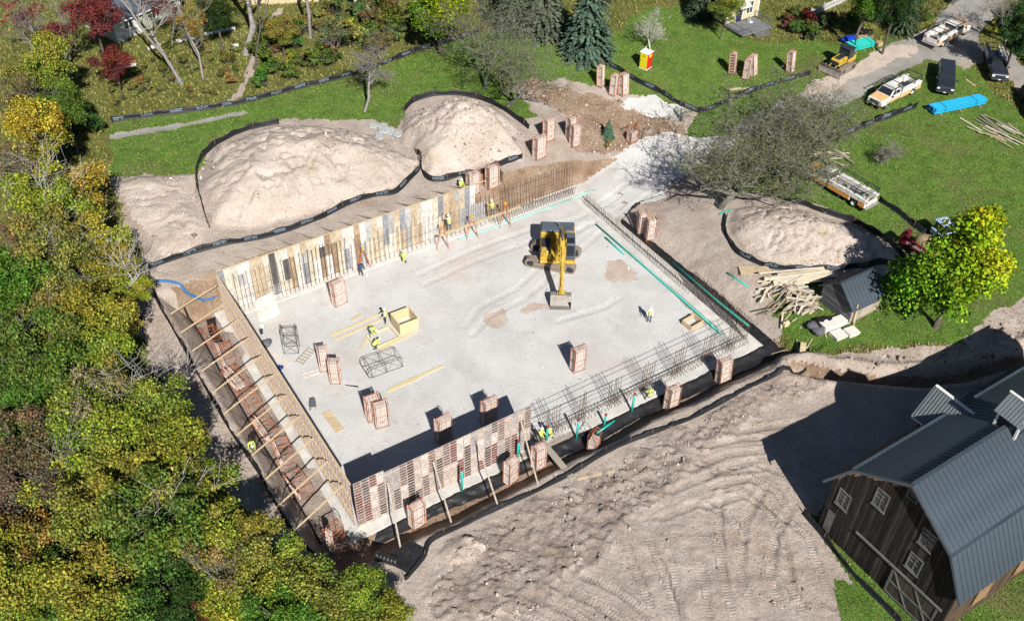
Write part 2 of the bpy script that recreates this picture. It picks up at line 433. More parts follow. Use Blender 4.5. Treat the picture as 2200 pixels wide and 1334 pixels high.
def height(x, y, zones=False):
    x = np.asarray(x, float); y = np.asarray(y, float)
    z = level0(x, y)
    s, t = to_st(x, y)
    n1 = fbm(x, y, 9.0, 4, 31); n2 = fbm(x, y, 1.6, 4, 41); n3 = fbm(x, y, 0.7, 3, 51)
    gj = fbm(x, y, 2.2, 4, 61) * 0.9
    dsite = sdist(x, y, POLY['site']) + gj
    dgrav = sdist(x, y, POLY['gravel']) + gj * 0.35
    pit = smooth(0.0, 0.6, dgrav)
    amp = np.where(dsite > 0, 1.0, 0.6)
    z = z + (n1 * 0.16 + n2 * 0.06 * amp + n3 * 0.02 * amp) * (1 - 0.88 * pit)
    heaps = []
    for hp in HEAPS:
        h = heap_h(x, y, hp)
        rg = np.abs(fbm(x * 1.3, y, 1.5, 3, hp['seed'] + 3))
        rough = fbm(x, y, 2.4, 4, hp['seed'] + 7) * 0.44 + n3 * 0.07 - 0.34 * smooth(0.16, 0.0, rg) * smooth(0.1, 0.5, h / hp['h'])
        z = z + h + rough * smooth(0, 0.9, h)
        heaps.append(h)
    # disturbed soil below the pit
    dcl = smooth(-0.8, 0.8, sdist(x, y, POLY['clods']) + gj)
    cl = np.maximum(fbm(x, y, 0.42, 2, 71, 0.7), -0.2)
    z = z + dcl * (cl * 0.36 + 0.10 + n2 * 0.10)
    dtr = smooth(-1.0, 2.0, sdist(x, y, POLY['tracks']))
    z = z + dtr * (n2 * 0.04 + n3 * 0.05)
    for P in TRACKS:
        d, run = seg_dist(x, y, P)
        w = smooth(0.36, 0.28, d)
        z = z - w * 0.07 * (1 - 0.4 * pit) + 0.055 * np.exp(-((d - 0.46) / 0.10) ** 2) * (1 - 0.6 * pit)
    # pipe trench, lower right
    dt = sdist(x, y, POLY['trench']) + gj * 0.3
    z = z - 1.15 * smooth(-0.25, 0.55, dt) + 0.35 * np.exp(-((dt + 0.7) / 0.45) ** 2)
    dr = smooth(0, 3, sdist(x, y, POLY['ruts']))
    z = z + dr * (n2 * 0.18 + n3 * 0.05)
    d, _ = seg_dist(x, y, PATH)
    z = z - 0.05 * smooth(0.7, 0.2, d)
    if not zones:
        return z
    ids = np.zeros(x.shape, np.int32)                       # 0 meadow
    ids[sdist(x, y, POLY['lawn']) + gj > 0] = 1             # lawn
    ids[dsite > 0] = 2                                      # bare ground
    ids[(sdist(x, y, POLY['lawn_barn']) + gj * 0.25 > 0)] = 1
    ids[(sdist(x, y, POLY['mud']) + gj * 1.4 > 0)] = 3      # mud
    ids[(sdist(x, y, POLY['road']) + gj * 0.7 > 0)] = 4     # road
    ids[sdist(x, y, POLY['spill']) + gj * 1.3 > 0.2] = 7
    ids[(dgrav > 0) & ((t < 28.45) | (s > 41.5))] = 5                                      # gravel floor
    ids[sdist(x, y, POLY['gravel_patch']) + gj > 0] = 5
    ids[(sdist(x, y, POLY['clods']) + gj * 1.6 > 0.2) & (t < -4.5)] = 6
    for q in ('sand1', 'sand2', 'sand3'): ids[sdist(x, y, POLY[q]) + gj * 0.9 > 0.25] = 7
    for i, h in enumerate(heaps):
        ids[h > 0.12] = 10 + i
    ids[(dt > 0.1)] = 3
    ids[sdist(x, y, POLY['redsoil']) + gj > 0] = 3
    ids[(s > -3.7) & (s < -0.9) & (t > -3) & (t < 28)] = 6
    ids[(t > -3.7) & (t < -1.1) & (s > -3) & (s < 41)] = 3
    dl = seg_dist(x, y, PATH)[0] + gj * 0.4
    ids[dl < 0.45] = 4
    ids[seg_dist(x, y, FOOTPATH)[0] + gj * 0.3 < 0.4] = 2
    return z, ids
def _cell(x, y):
    i = np.clip(np.searchsorted(GX, x) - 1, 0, len(GX) - 2); j = np.clip(np.searchsorted(GY, y) - 1, 0, len(GY) - 2)
    return i, j
def ground_z(x, y):
    """height of the finished ground sheet"""
    i, j = _cell(x, y)
    u = np.clip((x - GX[i]) / (GX[i + 1] - GX[i]), 0, 1); v = np.clip((y - GY[j]) / (GY[j + 1] - GY[j]), 0, 1)
    return (ZZ[j, i] * (1 - u) + ZZ[j, i + 1] * u) * (1 - v) + (ZZ[j + 1, i] * (1 - u) + ZZ[j + 1, i + 1] * u) * v
def ground_id(x, y):
    i, j = _cell(x, y); return FID.reshape(len(GY) - 1, len(GX) - 1)[j, i]
def hz(x, y): return float(ground_z(np.array([x]), np.array([y]))[0])
def g(px, py): return march(ground_z, px, py)
def onz(p, dz=0.0): return Vector((p[0], p[1], hz(p[0], p[1]) + dz))

# ------------------------------------------------------------------ ground materials
def ground_mat(name, stops, scale, bump, bscale, patches=None, rough=0.95, fine=None, streak=None, cleats=0.0):
    """soil/grass/gravel: large blotches, fine grain and relief, world coordinates"""
    m = bpy.data.materials.new(name); m.use_nodes = True
    nt = m.node_tree; N = nt.nodes; Lk = nt.links
    b = N['Principled BSDF']; b.inputs['Roughness'].default_value = rough; b.inputs['Specular IOR Level'].default_value = 0.15
    geo = N.new('ShaderNodeNewGeometry'); pos = geo.outputs['Position']
    def noise(sc, det=6, ro=0.62, dist=0.0, vec=pos):
        n = N.new('ShaderNodeTexNoise'); n.inputs['Scale'].default_value = sc; n.inputs['Detail'].default_value = det
        n.inputs['Roughness'].default_value = ro; n.inputs['Distortion'].default_value = dist
        Lk.new(vec, n.inputs['Vector']); return n.outputs[0]
    def ramp(fac, st):
        r = N.new('ShaderNodeValToRGB'); e = r.color_ramp.elements
        while len(e) < len(st): e.new(0.5)
        for i, (p, c) in enumerate(st): e[i].position = p; e[i].color = (*c, 1)
        Lk.new(fac, r.inputs[0]); return r.outputs[0]
    def mix(fac, a, bb, mode='MIX'):
        x = N.new('ShaderNodeMix'); x.data_type = 'RGBA'; x.blend_type = mode
        if isinstance(fac, (int, float)): x.inputs['Factor'].default_value = fac
        else: Lk.new(fac, x.inputs['Factor'])
        Lk.new(a, x.inputs['A'])
        if isinstance(bb, tuple): x.inputs['B'].default_value = (*bb, 1)
        else: Lk.new(bb, x.inputs['B'])
        return x.outputs['Result']
    col = ramp(noise(scale), stops)
    for (psc, lo, hi, pc, amt) in (patches or []):
        f = N.new('ShaderNodeMapRange'); f.inputs['From Min'].default_value = lo; f.inputs['From Max'].default_value = hi
        f.inputs['To Max'].default_value = amt
        Lk.new(noise(psc, 5, 0.6, 0.4), f.inputs[0]); col = mix(f.outputs[0], col, pc)
    if streak:
        wv = N.new('ShaderNodeTexWave'); wv.wave_type = 'RINGS'; wv.inputs['Scale'].default_value = streak[0]; wv.inputs['Distortion'].default_value = 9; wv.inputs['Detail'].default_value = 3; wv.inputs['Detail Scale'].default_value = 0.6
        Lk.new(pos, wv.inputs['Vector'])
        f = N.new('ShaderNodeMapRange'); f.inputs['From Min'].default_value = .0; f.inputs['From Max'].default_value = .10; f.inputs['To Min'].default_value = streak[1]; f.inputs['To Max'].default_value = 0
        Lk.new(wv.outputs['Fac'], f.inputs[0]); col = mix(f.outputs[0], col, (0.44, 0.42, 0.40))
    if fine:
        col = mix(1.0, col, ramp(noise(fine[0], 3, 0.7), [(0.28, (fine[1],) * 3), (0.72, (fine[2],) * 3)]), 'MULTIPLY')
    Lk.new(col, b.inputs['Base Color'])
    bp = N.new('ShaderNodeBump'); bp.inputs['Distance'].default_value = bump
    hsock = noise(bscale, 9, 0.72)
    if cleats:
        def attr(nm):
            a = N.new('ShaderNodeAttribute'); a.attribute_name = nm; return a.outputs['Fac']
        def math_(op, a, b_):
            q = N.new('ShaderNodeMath'); q.operation = op
            for i_, v_ in enumerate((a, b_)):
                if isinstance(v_, (int, float)): q.inputs[i_].default_value = v_
                elif v_ is not None: Lk.new(v_, q.inputs[i_])
            return q.outputs[0]
        sn_ = math_('SINE', math_('MULTIPLY', attr('track_run'), 2 * math.pi / 0.24), None)
        sn_ = math_('MULTIPLY', math_('MULTIPLY', math_('MULTIPLY', sn_, attr('track_mask')), noise(0.9, 3, 0.6)), cleats)
        hsock = math_('ADD', hsock, sn_)
    Lk.new(hsock, bp.inputs['Height'])
    Lk.new(bp.outputs[0], b.inputs['Normal'])
    MATS[name] = m
    return m
ground_mat('gravel', [(0.3, (0.56, 0.55, 0.53)), (0.55, (0.65, 0.645, 0.63)), (0.75, (0.71, 0.705, 0.69))], 0.25, 0.10, 7.0,
           patches=[(0.09, 0.55, 0.70, (0.56, 0.45, 0.38), 0.6), (0.3, 0.55, 0.72, (0.48, 0.46, 0.43), 0.6), (0.8, 0.6, 0.75, (0.50, 0.46, 0.42), 0.5)], fine=(11.0, 0.66, 1.15))
ground_mat('dirt', [(0.3, (0.36, 0.295, 0.25)), (0.5, (0.445, 0.375, 0.322)), (0.72, (0.52, 0.45, 0.395))], 0.45, 0.15, 3.4,
           patches=[(0.18, 0.56, 0.70, (0.36, 0.26, 0.195), 0.6), (0.9, 0.60, 0.74, (0.56, 0.49, 0.43), 0.6), (1.7, 0.62, 0.74, (0.22, 0.17, 0.135), 0.6)], fine=(9.0, 0.62, 1.18), cleats=0.13)
ground_mat('heap', [(0.3, (0.46, 0.375, 0.315)), (0.5, (0.55, 0.465, 0.40)), (0.72, (0.62, 0.545, 0.48))], 0.4, 0.20, 2.2,
           patches=[(0.25, 0.58, 0.72, (0.40, 0.32, 0.22), 0.6), (1.6, 0.62, 0.72, (0.20, 0.16, 0.11), 0.6)], fine=(9.0, 0.66, 1.15))
ground_mat('churned', [(0.3, (0.27, 0.215, 0.18)), (0.5, (0.365, 0.30, 0.258)), (0.72, (0.46, 0.39, 0.34))], 0.6, 0.2, 4.0,
           patches=[(0.5, 0.55, 0.70, (0.46, 0.39, 0.34), 0.7), (1.6, 0.6, 0.72, (0.17, 0.135, 0.115), 0.6)], fine=(9.0, 0.6, 1.18), cleats=0.1)
ground_mat('sand', [(0.3, (0.46, 0.36, 0.29)), (0.5, (0.55, 0.45, 0.38)), (0.72, (0.60, 0.53, 0.47))], 0.7, 0.12, 4.0, fine=(9.0, 0.7, 1.15))
ground_mat('mud', [(0.3, (0.22, 0.145, 0.095)), (0.5, (0.32, 0.225, 0.155)), (0.72, (0.43, 0.33, 0.25))], 0.5, 0.25, 2.6,
           patches=[(0.6, 0.60, 0.72, (0.48, 0.41, 0.34), 0.7), (0.5, 0.30, 0.22, (0.12, 0.17, 0.035), 0.5)], fine=(7.0, 0.6, 1.2))
ground_mat('roadway', [(0.3, (0.25, 0.235, 0.215)), (0.5, (0.34, 0.325, 0.30)), (0.72, (0.42, 0.40, 0.375))], 0.35, 0.08, 6.0,
           patches=[(0.22, 0.54, 0.68, (0.42, 0.33, 0.25), 0.75), (0.8, 0.60, 0.75, (0.20, 0.18, 0.16), 0.6)], fine=(10.0, 0.65, 1.15))
ground_mat('lawn', [(0.28, (0.08, 0.155, 0.026)), (0.5, (0.13, 0.23, 0.04)), (0.75, (0.19, 0.275, 0.06))], 0.6, 0.25, 5.0,
           patches=[(0.14, 0.52, 0.70, (0.19, 0.16, 0.075), 0.75), (0.5, 0.56, 0.72, (0.17, 0.165, 0.06), 0.6), (1.1, 0.64, 0.74, (0.30, 0.23, 0.16), 0.5)], fine=(6.0, 0.45, 1.3))
ground_mat('meadow', [(0.28, (0.09, 0.115, 0.025)), (0.5, (0.18, 0.19, 0.05)), (0.75, (0.28, 0.25, 0.095))], 0.45, 0.4, 3.0,
           patches=[(0.2, 0.55, 0.7, (0.08, 0.10, 0.025), 0.7), (0.9, 0.6, 0.75, (0.17, 0.115, 0.06), 0.6)], fine=(5.0, 0.4, 1.3))

# ------------------------------------------------------------------ the ground sheet, split by surface
def _axis(parts):
    a = []
    for lo, hi, st in parts: a.append(np.arange(lo, hi, st))
    return np.concatenate(a)
GX = _axis([(-300, -64, 12), (-64, -26, 0.36), (-26, 46, 0.19), (46, 80, 0.25), (80, 320, 10)])
GY = _axis([(-60, 24, 6), (24, 33, 0.6), (33, 70, 0.155), (70, 98, 0.21), (98, 146, 0.25), (146, 460, 10)])
XX, YY = np.meshgrid(GX, GY)
ZZ, IDS = height(XX.ravel(), YY.ravel(), True)
ZZ = ZZ.reshape(XX.shape); IDS = IDS.reshape(XX.shape)
GV = np.c_[XX.ravel(), YY.ravel(), ZZ.ravel()]
ny, nx = XX.shape
i0 = (np.arange(ny - 1)[:, None] * nx + np.arange(nx - 1)[None]).ravel()
GF = np.c_[i0, i0 + 1, i0 + nx + 1, i0 + nx]
FID = IDS[:-1, :-1].ravel().copy()
# gravel does not cling to steep cuts
zq = ZZ; slope = np.maximum(np.abs(zq[1:, 1:] - zq[:-1, :-1]), np.abs(zq[1:, :-1] - zq[:-1, 1:])) / np.hypot(np.diff(GX)[None], np.diff(GY)[:, None])
FID[(FID == 5) & (slope.ravel() > 0.45)] = 3
_sx, _sy = to_st(XX[:-1, :-1].ravel(), YY[:-1, :-1].ravel())
FID[(FID == 2) & (slope.ravel() > 0.7) & (_sy > 27) & (_sy < 30.6) & (_sx > -4) & (_sx < 46)] = 3
# marks of crawler tracks: running length and strength, used for fine relief
TRUN = np.zeros(len(GV)); TMASK = np.zeros(len(GV))
for P in TRACKS:
    d, run = seg_dist(GV[:, 0], GV[:, 1], P); d = d + fbm(GV[:, 0], GV[:, 1], 1.1, 2, 77) * .12; k = smooth(0.42, 0.26, d) * smooth(0, 1.6, run) * smooth(0, 1.6, run.max() - run)
    m_ = k > TMASK; TRUN[m_] = run[m_]; TMASK[m_] = k[m_]
def patch(name, fid, mname):
    sel = GF[np.isin(FID, fid)]
    u, inv = np.unique(sel, return_inverse=True)
    me = np_mesh(name, GV[u], inv.reshape(-1, 4), MATS[mname], True)
    for nm_, arr in (('track_run', TRUN), ('track_mask', TMASK)):
        a = me.attributes.new(nm_, 'FLOAT', 'POINT'); a.data.foreach_set('value', arr[u].astype(np.float32))
    return link(name, me)
for nm, fid, mt in (('meadow_ground', [0], 'meadow'), ('lawn', [1], 'lawn'), ('bare_ground', [2], 'dirt'), ('muddy_ground', [3], 'mud'),
                    ('gravel_road', [4], 'roadway'), ('gravel_floor', [5], 'gravel'), ('churned_ground', [6], 'churned'), ('sand_patch', [7], 'sand')):
    patch(nm, fid, mt)['kind'] = 'structure'
for i, hp in enumerate(HEAPS):
    tag(patch('soil_heap', [10 + i], 'heap'), hp['label'], 'soil heap', 'soil heaps around the excavation')
# ------------------------------------------------------------------ foundation: footing, forms, steel
mat('concrete', (0.56, 0.545, 0.51), 0.85, 0.22, 0.8, 0.01, 12)
mat('plywood', (0.5, 0.4, 0.3), 0.6, 0.45, 2.2, 0.0, objcol=True, stretch=(3, 3, 0.6), spec=0.25)
mat('form_steel', (0.52, 0.43, 0.38), 0.7, 0.5, 4.0)
mat('form_steel_dark', (0.16, 0.12, 0.10), 0.7, 0.5, 4.0)
mat('rebar', (0.10, 0.066, 0.048), 0.75, 0.4, 6.0)
mat('lumber', (0.55, 0.43, 0.27), 0.75, 0.3, 1.5, stretch=(0.4, 5, 5))
mat('lumber_new', (0.62, 0.52, 0.31), 0.75, 0.22, 1.5, stretch=(0.4, 5, 5))
mat('lumber_old', (0.40, 0.35, 0.29), 0.85, 0.35, 1.5, stretch=(0.4, 5, 5))
mat('board', (0.5, 0.4, 0.3), 0.75, 0.3, 1.5, objcol=True, stretch=(0.5, 4, 4))
mat('rack_orange', (0.46, 0.15, 0.07), 0.6, 0.4, 5.0)
mat('rack_black', (0.028, 0.026, 0.028), 0.55, 0.4, 5.0)
mat('teal_pipe', (0.025, 0.43, 0.36), 0.35, 0.12, 2.0)
mat('teal_pale', (0.30, 0.62, 0.56), 0.5, 0.2, 2.0)
mat('blue_pipe', (0.02, 0.33, 0.55), 0.35, 0.12, 2.0)
mat('red_cap', (0.35, 0.03, 0.03), 0.5, 0.1)
mat('tarp_black', (0.020, 0.020, 0.022), 0.42, 0.4, 2.0, 0.05, 2.5)
mat('fabric_black', (0.012, 0.013, 0.016), 0.6, 0.4, 3.0, 0.02, 4)
mat('print_blue', (0.20, 0.27, 0.34), 0.7, 0.3, 4.0)
mat('stake', (0.20, 0.15, 0.10), 0.85, 0.3, 4.0)
mat('ladder_orange', (0.62, 0.20, 0.09), 0.5, 0.2, 4.0)
mat('yellow_cap', (0.70, 0.42, 0.02), 0.5, 0.1)
mat('black_plastic', (0.018, 0.018, 0.02), 0.45, 0.3, 4.0)
mat('blue_hose', (0.03, 0.16, 0.42), 0.45, 0.2, 4.0)

fo = thing('footing', 'pale concrete strip footing running round the gravel pit', 'footing', bw(0, 0, 0), YAW)
FZ = 0.07
for nm, a in (('footing_strip', (-0.95, 39.85, -1.1, 0.95)), ('footing_strip', (-0.95, 39.85, 27.0, 28.6)), ('footing_strip', (-0.95, 0.95, 0.952, 26.998)), ('footing_strip', (37.9, 39.85, 0.952, 26.998))):
    MB().bx(a[0], a[1], a[2], a[3], -0.5, FZ).build(nm, MATS['concrete'], fo, bevel=0.03)
# raised keyway board along the middle of the left strip
MB().bx(-0.36, -0.22, 0.2, 27.4, FZ + 0.004, FZ + 0.10).build('keyway', MATS['concrete'], fo)

def panel_mesh(w=0.605, h=2.44, ribs=8, steel='form_steel'):
    m = MB()
    m.bx(0.006, w - 0.006, 0.0, 0.014, 0.006, h - 0.006)
    nply = len(m.f)
    for x0 in (0.0, w - 0.03): m.bx(x0, x0 + 0.03, 0.0142, 0.066, 0, h)
    for i in range(ribs + 1):
        z = (h - 0.035) * i / ribs
        m.bx(0.0302, w - 0.0302, 0.0144, 0.06, z, z + 0.035)
    me = m.mesh('form_panel', MATS['plywood'])
    me.materials.append(MATS[steel])
    for i, p in enumerate(me.polygons): p.material_index = 0 if i < nply else 1
    return me
PAN = panel_mesh()
PAN_S = panel_mesh(h=1.22, ribs=4)
PAN_D = panel_mesh(steel='form_steel_dark')
FARC = [(0.62, 0.57, 0.48), (0.48, 0.38, 0.27), (0.60, 0.58, 0.54), (0.40, 0.40, 0.39), (0.56, 0.49, 0.38), (0.30, 0.21, 0.13), (0.38, 0.28, 0.18), (0.66, 0.63, 0.58), (0.26, 0.27, 0.29), (0.54, 0.45, 0.33), (0.11, 0.105, 0.11), (0.50, 0.40, 0.28)]
NEARC = [(0.07, 0.05, 0.045), (0.16, 0.12, 0.105), (0.42, 0.35, 0.31), (0.56, 0.50, 0.46), (0.20, 0.135, 0.12), (0.30, 0.29, 0.29), (0.15, 0.055, 0.05), (0.48, 0.40, 0.35), (0.10, 0.09, 0.09)]
LEFTC = [(0.50, 0.37, 0.25), (0.56, 0.42, 0.30), (0.48, 0.34, 0.22), (0.52, 0.30, 0.24), (0.58, 0.47, 0.36)]
PW = 0.61
def lay_tiers(k, rnd):
    """stack of panels making 4.88 m: mostly two 2.44, some with 1.22 pieces"""
    q = rnd.random()
    if q < 0.6: return [(0, PAN), (2.445, PAN)]
    if q < 0.8: return [(0, PAN_S), (1.225, PAN), (3.67, PAN_S)]
    return [(0, PAN), (2.445, PAN_S), (3.67, PAN_S)]
R = random.Random(11)
fw = thing('formwork_wall', 'tall patchwork wall of tan, grey and dark forms along the far side', 'formwork', bw(0, 28.06, FZ), YAW)
prev = None
for k in range(46):
    # the right end steps down where panels are still missing
    tiers = lay_tiers(k, R) if k < 44 else [(0, PAN)]
    for z0, me in tiers:
        c = R.choice(FARC) if R.random() < 0.72 or prev is None else prev
        prev = c
        j = R.uniform(0.85, 1.12)
        dy = R.uniform(0, 0.012)
        link('panel', me, fw, loc=(k * PW, dy, z0 + 0.002), col=[v * j for v in c])
nw = thing('formwork_wall', 'near form wall seen from its ribbed outside, red-brown and grey panels', 'formwork', bw(0, -0.10, FZ), YAW)
for k in range(25):
    tiers = lay_tiers(k, R)
    for z0, me in tiers:
        c = R.choice(NEARC)
        o = link('panel', me, nw, loc=(k * PW + PW, 0, z0 + 0.002 + (0.26 if k < 4 else 0)), rot=(0, 0, PI), col=c)
    if k < 4: MB().bx(k * PW, k * PW + PW - 0.01, -0.06, 0, 0.0, 0.255).build('filler_board', MATS['form_steel'], nw)
lw = thing('formwork_wall', 'long form wall on the left side of the pit, propped by wooden braces', 'formwork', bw(-0.12, 0, FZ), YAW)
for k in range(45):
    for z0, me in lay_tiers(k, R):
        link('panel', me, lw, loc=(0, 0.14 + k * PW, z0 + 0.002), rot=(0, 0, PI / 2), col=R.choice(LEFTC))
# walers along the left wall
for z in (1.3, 3.4):
    MB().bx(-0.20, -0.075, 0.1, 27.6, z, z + 0.09).build('waler', MATS['lumber'], lw)
MB().bx(-0.075, 0.09, 0.1, 27.6, 4.89, 4.93).build('top_plate', MATS['lumber'], lw)
MB().bx(0.0, 28.0, -0.02, 0.10, 4.89, 4.93).build('top_plate', MATS['lumber'], fw)

def bars(segs, r=0.014, n=4):
    m = MB()
    for a, b in segs: m.tube([a, b], r, n, cap=False)
    return m
def steel(label, segs_by_part, loc=None):
    o = thing('rebar_cage', label, 'rebar', loc or bw(0, 0, FZ), YAW, 'rebar cages on the footing')
    for nm, segs, r in segs_by_part:
        c = bars(segs, r).build(nm, MATS['rebar'], o); c['kind'] = 'stuff'
    return o
rr = random.Random(5)
def jit(a): return rr.uniform(-a, a)
V = [((s + jit(.03), 27.45, 0), (s + jit(.08), 27.45 + jit(.05), 4.35 + jit(.25))) for s in np.arange(1.2, 12.5, 0.42)]
V += [((s + jit(.03), 27.45, 0), (s + jit(.08), 27.45 + jit(.05), 3.4 + jit(.5))) for s in np.arange(12.7, 29, 0.5)]
Hh = [((1.0, 27.48, z), (29, 27.48, z)) for z in (0.6, 1.5, 2.4)]
steel('tall rebar standing in front of the far form wall', [('vertical_bars', V, 0.023), ('horizontal_bars', Hh, 0.018)])
V = [((s + jit(.05), 27.6, 0), (s + jit(.1), 27.7 + jit(.1), 3.7 + jit(.2))) for s in np.arange(30, 39, 0.36)]
D = [((s, 27.3, 0), (s - 0.45, 26.9, 0.95)) for s in np.arange(28.5, 38.8, 0.3)] + [((s, 26.95, 0), (s + 0.4, 27.25, 0.95)) for s in np.arange(28.6, 38.8, 0.3)]
Hh = [((30, 27.62, z), (39, 27.62, z)) for z in (0.5, 1.4, 2.3, 3.2)] + [((28.4, 27.0, 0.9), (38.9, 27.0, 0.9))]
steel('rebar standing against the brown earth cut at the far right', [('vertical_bars', V, 0.023), ('starter_bars', D, 0.018), ('horizontal_bars', Hh, 0.018)])
V = [((39.0 + jit(.03), t + jit(.03), 0), (39.0 + jit(.08), t + jit(.05), 1.0 + jit(.12))) for t in np.arange(8.0, 25.6, 0.24)]
V += [((38.6 + jit(.03), t + jit(.03), 0), (38.6 + jit(.08), t + jit(.05), 1.0 + jit(.12))) for t in np.arange(8.0, 25.6, 0.4)]
V += [((39.0 + jit(.03), t + jit(.03), 0), (39.0 + jit(.08), t + jit(.05), 2.7 + jit(.2))) for t in np.arange(0.2, 8.0, 0.16)]
Hh = [((39.02, 8, z), (39.02, 25.6, z)) for z in (0.3, 0.7)] + [((39.02, 0.1, z), (39.02, 8, z)) for z in np.arange(0.25, 2.7, 0.28)]
steel('low rebar fence along the right side footing of the pit', [('vertical_bars', V, 0.019), ('horizontal_bars', Hh, 0.018)])
V, T, Hh = [], [], []
for s0, n in ((17.0, 6), (20.2, 4), (23.2, 6), (26.7, 6), (30.1, 6), (33.5, 6), (36.4, 5)):
    for i in range(n):
        s = s0 + i * 0.24
        top = 3.3 + jit(.15)
        V.append(((s + jit(.03), 0.05, 0), (s + jit(.12), 0.05 + jit(.1), top)))
    for z in np.arange(0.2, 2.5, 0.2):
        T.append(((s0 - .05, 0.08, z), (s0 + n * 0.24 - .15, 0.08, z)))
V += [((s + jit(.05), 0.35, 0), (s + jit(.1), 0.35 + jit(.1), 0.75 + jit(.15))) for s in np.arange(16, 38.8, 0.34)]
V += [((s + jit(.05), -0.2, 0), (s + jit(.1), -0.2 + jit(.1), 0.55 + jit(.15))) for s in np.arange(16, 38.8, 0.34)]
Hh = [((15.4, 0.1, z), (39.0, 0.1 + jit(.2), z + jit(.1))) for z in (0.35, 0.7, 1.9, 2.5, 2.95)] + [((15.4, 0.35, 0.5), (39, 0.35, 0.5))]
steel('open rebar cage along the near side footing, right of the form wall', [('vertical_bars', V, 0.023), ('ties', T, 0.012), ('horizontal_bars', Hh, 0.022)])

# ------------------------------------------------------------------ braces
def timber(name, a, b, w, h, m, label, cat, group=None, col=None):
    """one straight timber lying from a to b, a thing by itself"""
    a = Vector(a); b = Vector(b); d = b - a
    o = MB().bar((0, 0, 0), tuple(d), w, h).build(name, MATS[m] if isinstance(m, str) else m, col=col)
    o.location = a
    return tag(o, label, cat, group)
ORD = ['first', 'second', 'third', 'fourth', 'fifth', 'sixth', 'seventh', 'eighth', 'ninth', 'tenth', 'eleventh', 'twelfth', 'thirteenth']
for i in range(11):
    t = 0.9 + i * 2.62
    te = t - 0.35
    e = bw(-4.95, te); e = onz(e, 0.05)
    timber('brace', bw(-0.42, t, 4.25), e, 0.10, 0.08, 'lumber', ORD[i] + ' wooden brace of the left form wall, counted from the near corner', 'brace', 'braces of the left form wall')
for i in range(13):
    s = 1.4 + i * 2.05
    e = onz(bw(s - 0.9 + jit(.2), 30.4 + jit(.25)), 0.06)
    timber('brace', bw(s, 28.2, 4.86), e, 0.10, 0.07, 'lumber_old', ORD[i] + ' short brace behind the far form wall, counted from the left', 'brace', 'braces of the far form wall')
for (a, b, lab) in (((2.6, 3.9), (1.5, -4.2), 'long wooden brace at the left end of the near form wall'),
                    ((6.4, 3.9), (6.0, -3.6), 'wooden brace beside the leftmost teal standpipe'),
                    ((10.2, 3.9), (9.5, -4.6), 'wooden brace in the middle of the near form wall'),
                    ((14.2, 3.9), (13.2, -4.4), 'wooden brace at the right end of the near form wall')):
    timber('brace', bw(a[0], -0.30, a[1]), onz(bw(*b), 0.05), 0.12, 0.09, 'lumber_old', lab, 'brace', 'braces of the near form wall')

# ------------------------------------------------------------------ plastic sheet along the outer edges
def sheet(name, st_rows, m, label, cat, off=0.05, seed=0, kind=None):
    """draped sheet through rows of points ((s,t) lists), laid on the ground with folds"""
    rows = [np.array(r, float) for r in st_rows]
    n = 120
    P = []
    for r in rows:
        u = np.linspace(0, len(r) - 1, n); i = np.minimum(u.astype(int), len(r) - 2); f = (u - i)[:, None]
        P.append(r[i] * (1 - f) + r[i + 1] * f)
    P = np.array(P)
    k = 14
    rows2 = []
    for j in range(k):
        u = j / (k - 1) * (len(P) - 1); i = min(int(u), len(P) - 2); f = u - i
        rows2.append(P[i] * (1 - f) + P[i + 1] * f)
    Q = np.array(rows2)
    x = BO[0] + Q[..., 0] * BA[0] + Q[..., 1] * BB[0]; y = BO[1] + Q[..., 0] * BA[1] + Q[..., 1] * BB[1]
    z = ground_z(x.ravel(), y.ravel()).reshape(x.shape) + off + np.abs(fbm(x, y, 0.8, 3, 90 + seed)) * 0.22
    V = np.c_[x.ravel(), y.ravel(), z.ravel()]
    i0 = (np.arange(k - 1)[:, None] * n + np.arange(n - 1)[None]).ravel()
    o = link(name, np_mesh(name, V, np.c_[i0, i0 + 1, i0 + n + 1, i0 + n], MATS[m], True))
    return tag(o, label, cat, None, kind)
sheet('plastic_sheet', [[(1.0, -1.15), (20, -1.15), (40, -1.15)], [(0.5, -1.7), (10, -1.6), (20, -1.9), (30, -1.7), (40.8, -1.9)], [(0.3, -2.1), (6, -1.9), (10, -2.3), (14, -2.0), (20, -2.5), (25, -2.1), (30, -2.4), (41.2, -2.6)]], 'tarp_black', 'crumpled black plastic sheet along the near footing edge', 'plastic sheet', seed=1)
sheet('plastic_sheet', [[(39.95, -1.6), (39.95, 6), (39.95, 20.5)], [(40.9, -2.2), (40.9, 8), (40.5, 21)]], 'tarp_black', 'black plastic sheet along the right footing edge', 'plastic sheet', seed=2)
sheet('plastic_sheet', [[(-1.5, 24.5), (-1.4, 26.5), (-1.0, 28.0)], [(-2.3, 25.0), (-2.2, 26.5), (-1.8, 28.2)]], 'tarp_black', 'black plastic heap outside the far left corner of the pit', 'plastic sheet', seed=3)
sheet('plastic_sheet', [[(1.8, -3.6), (2.6, -4.3), (3.0, -5.2)], [(0.0, -4.2), (0.4, -5.2), (1.0, -6.4)]], 'tarp_black', 'black plastic sheet bunched at the near left corner', 'plastic sheet', off=0.15, seed=4)

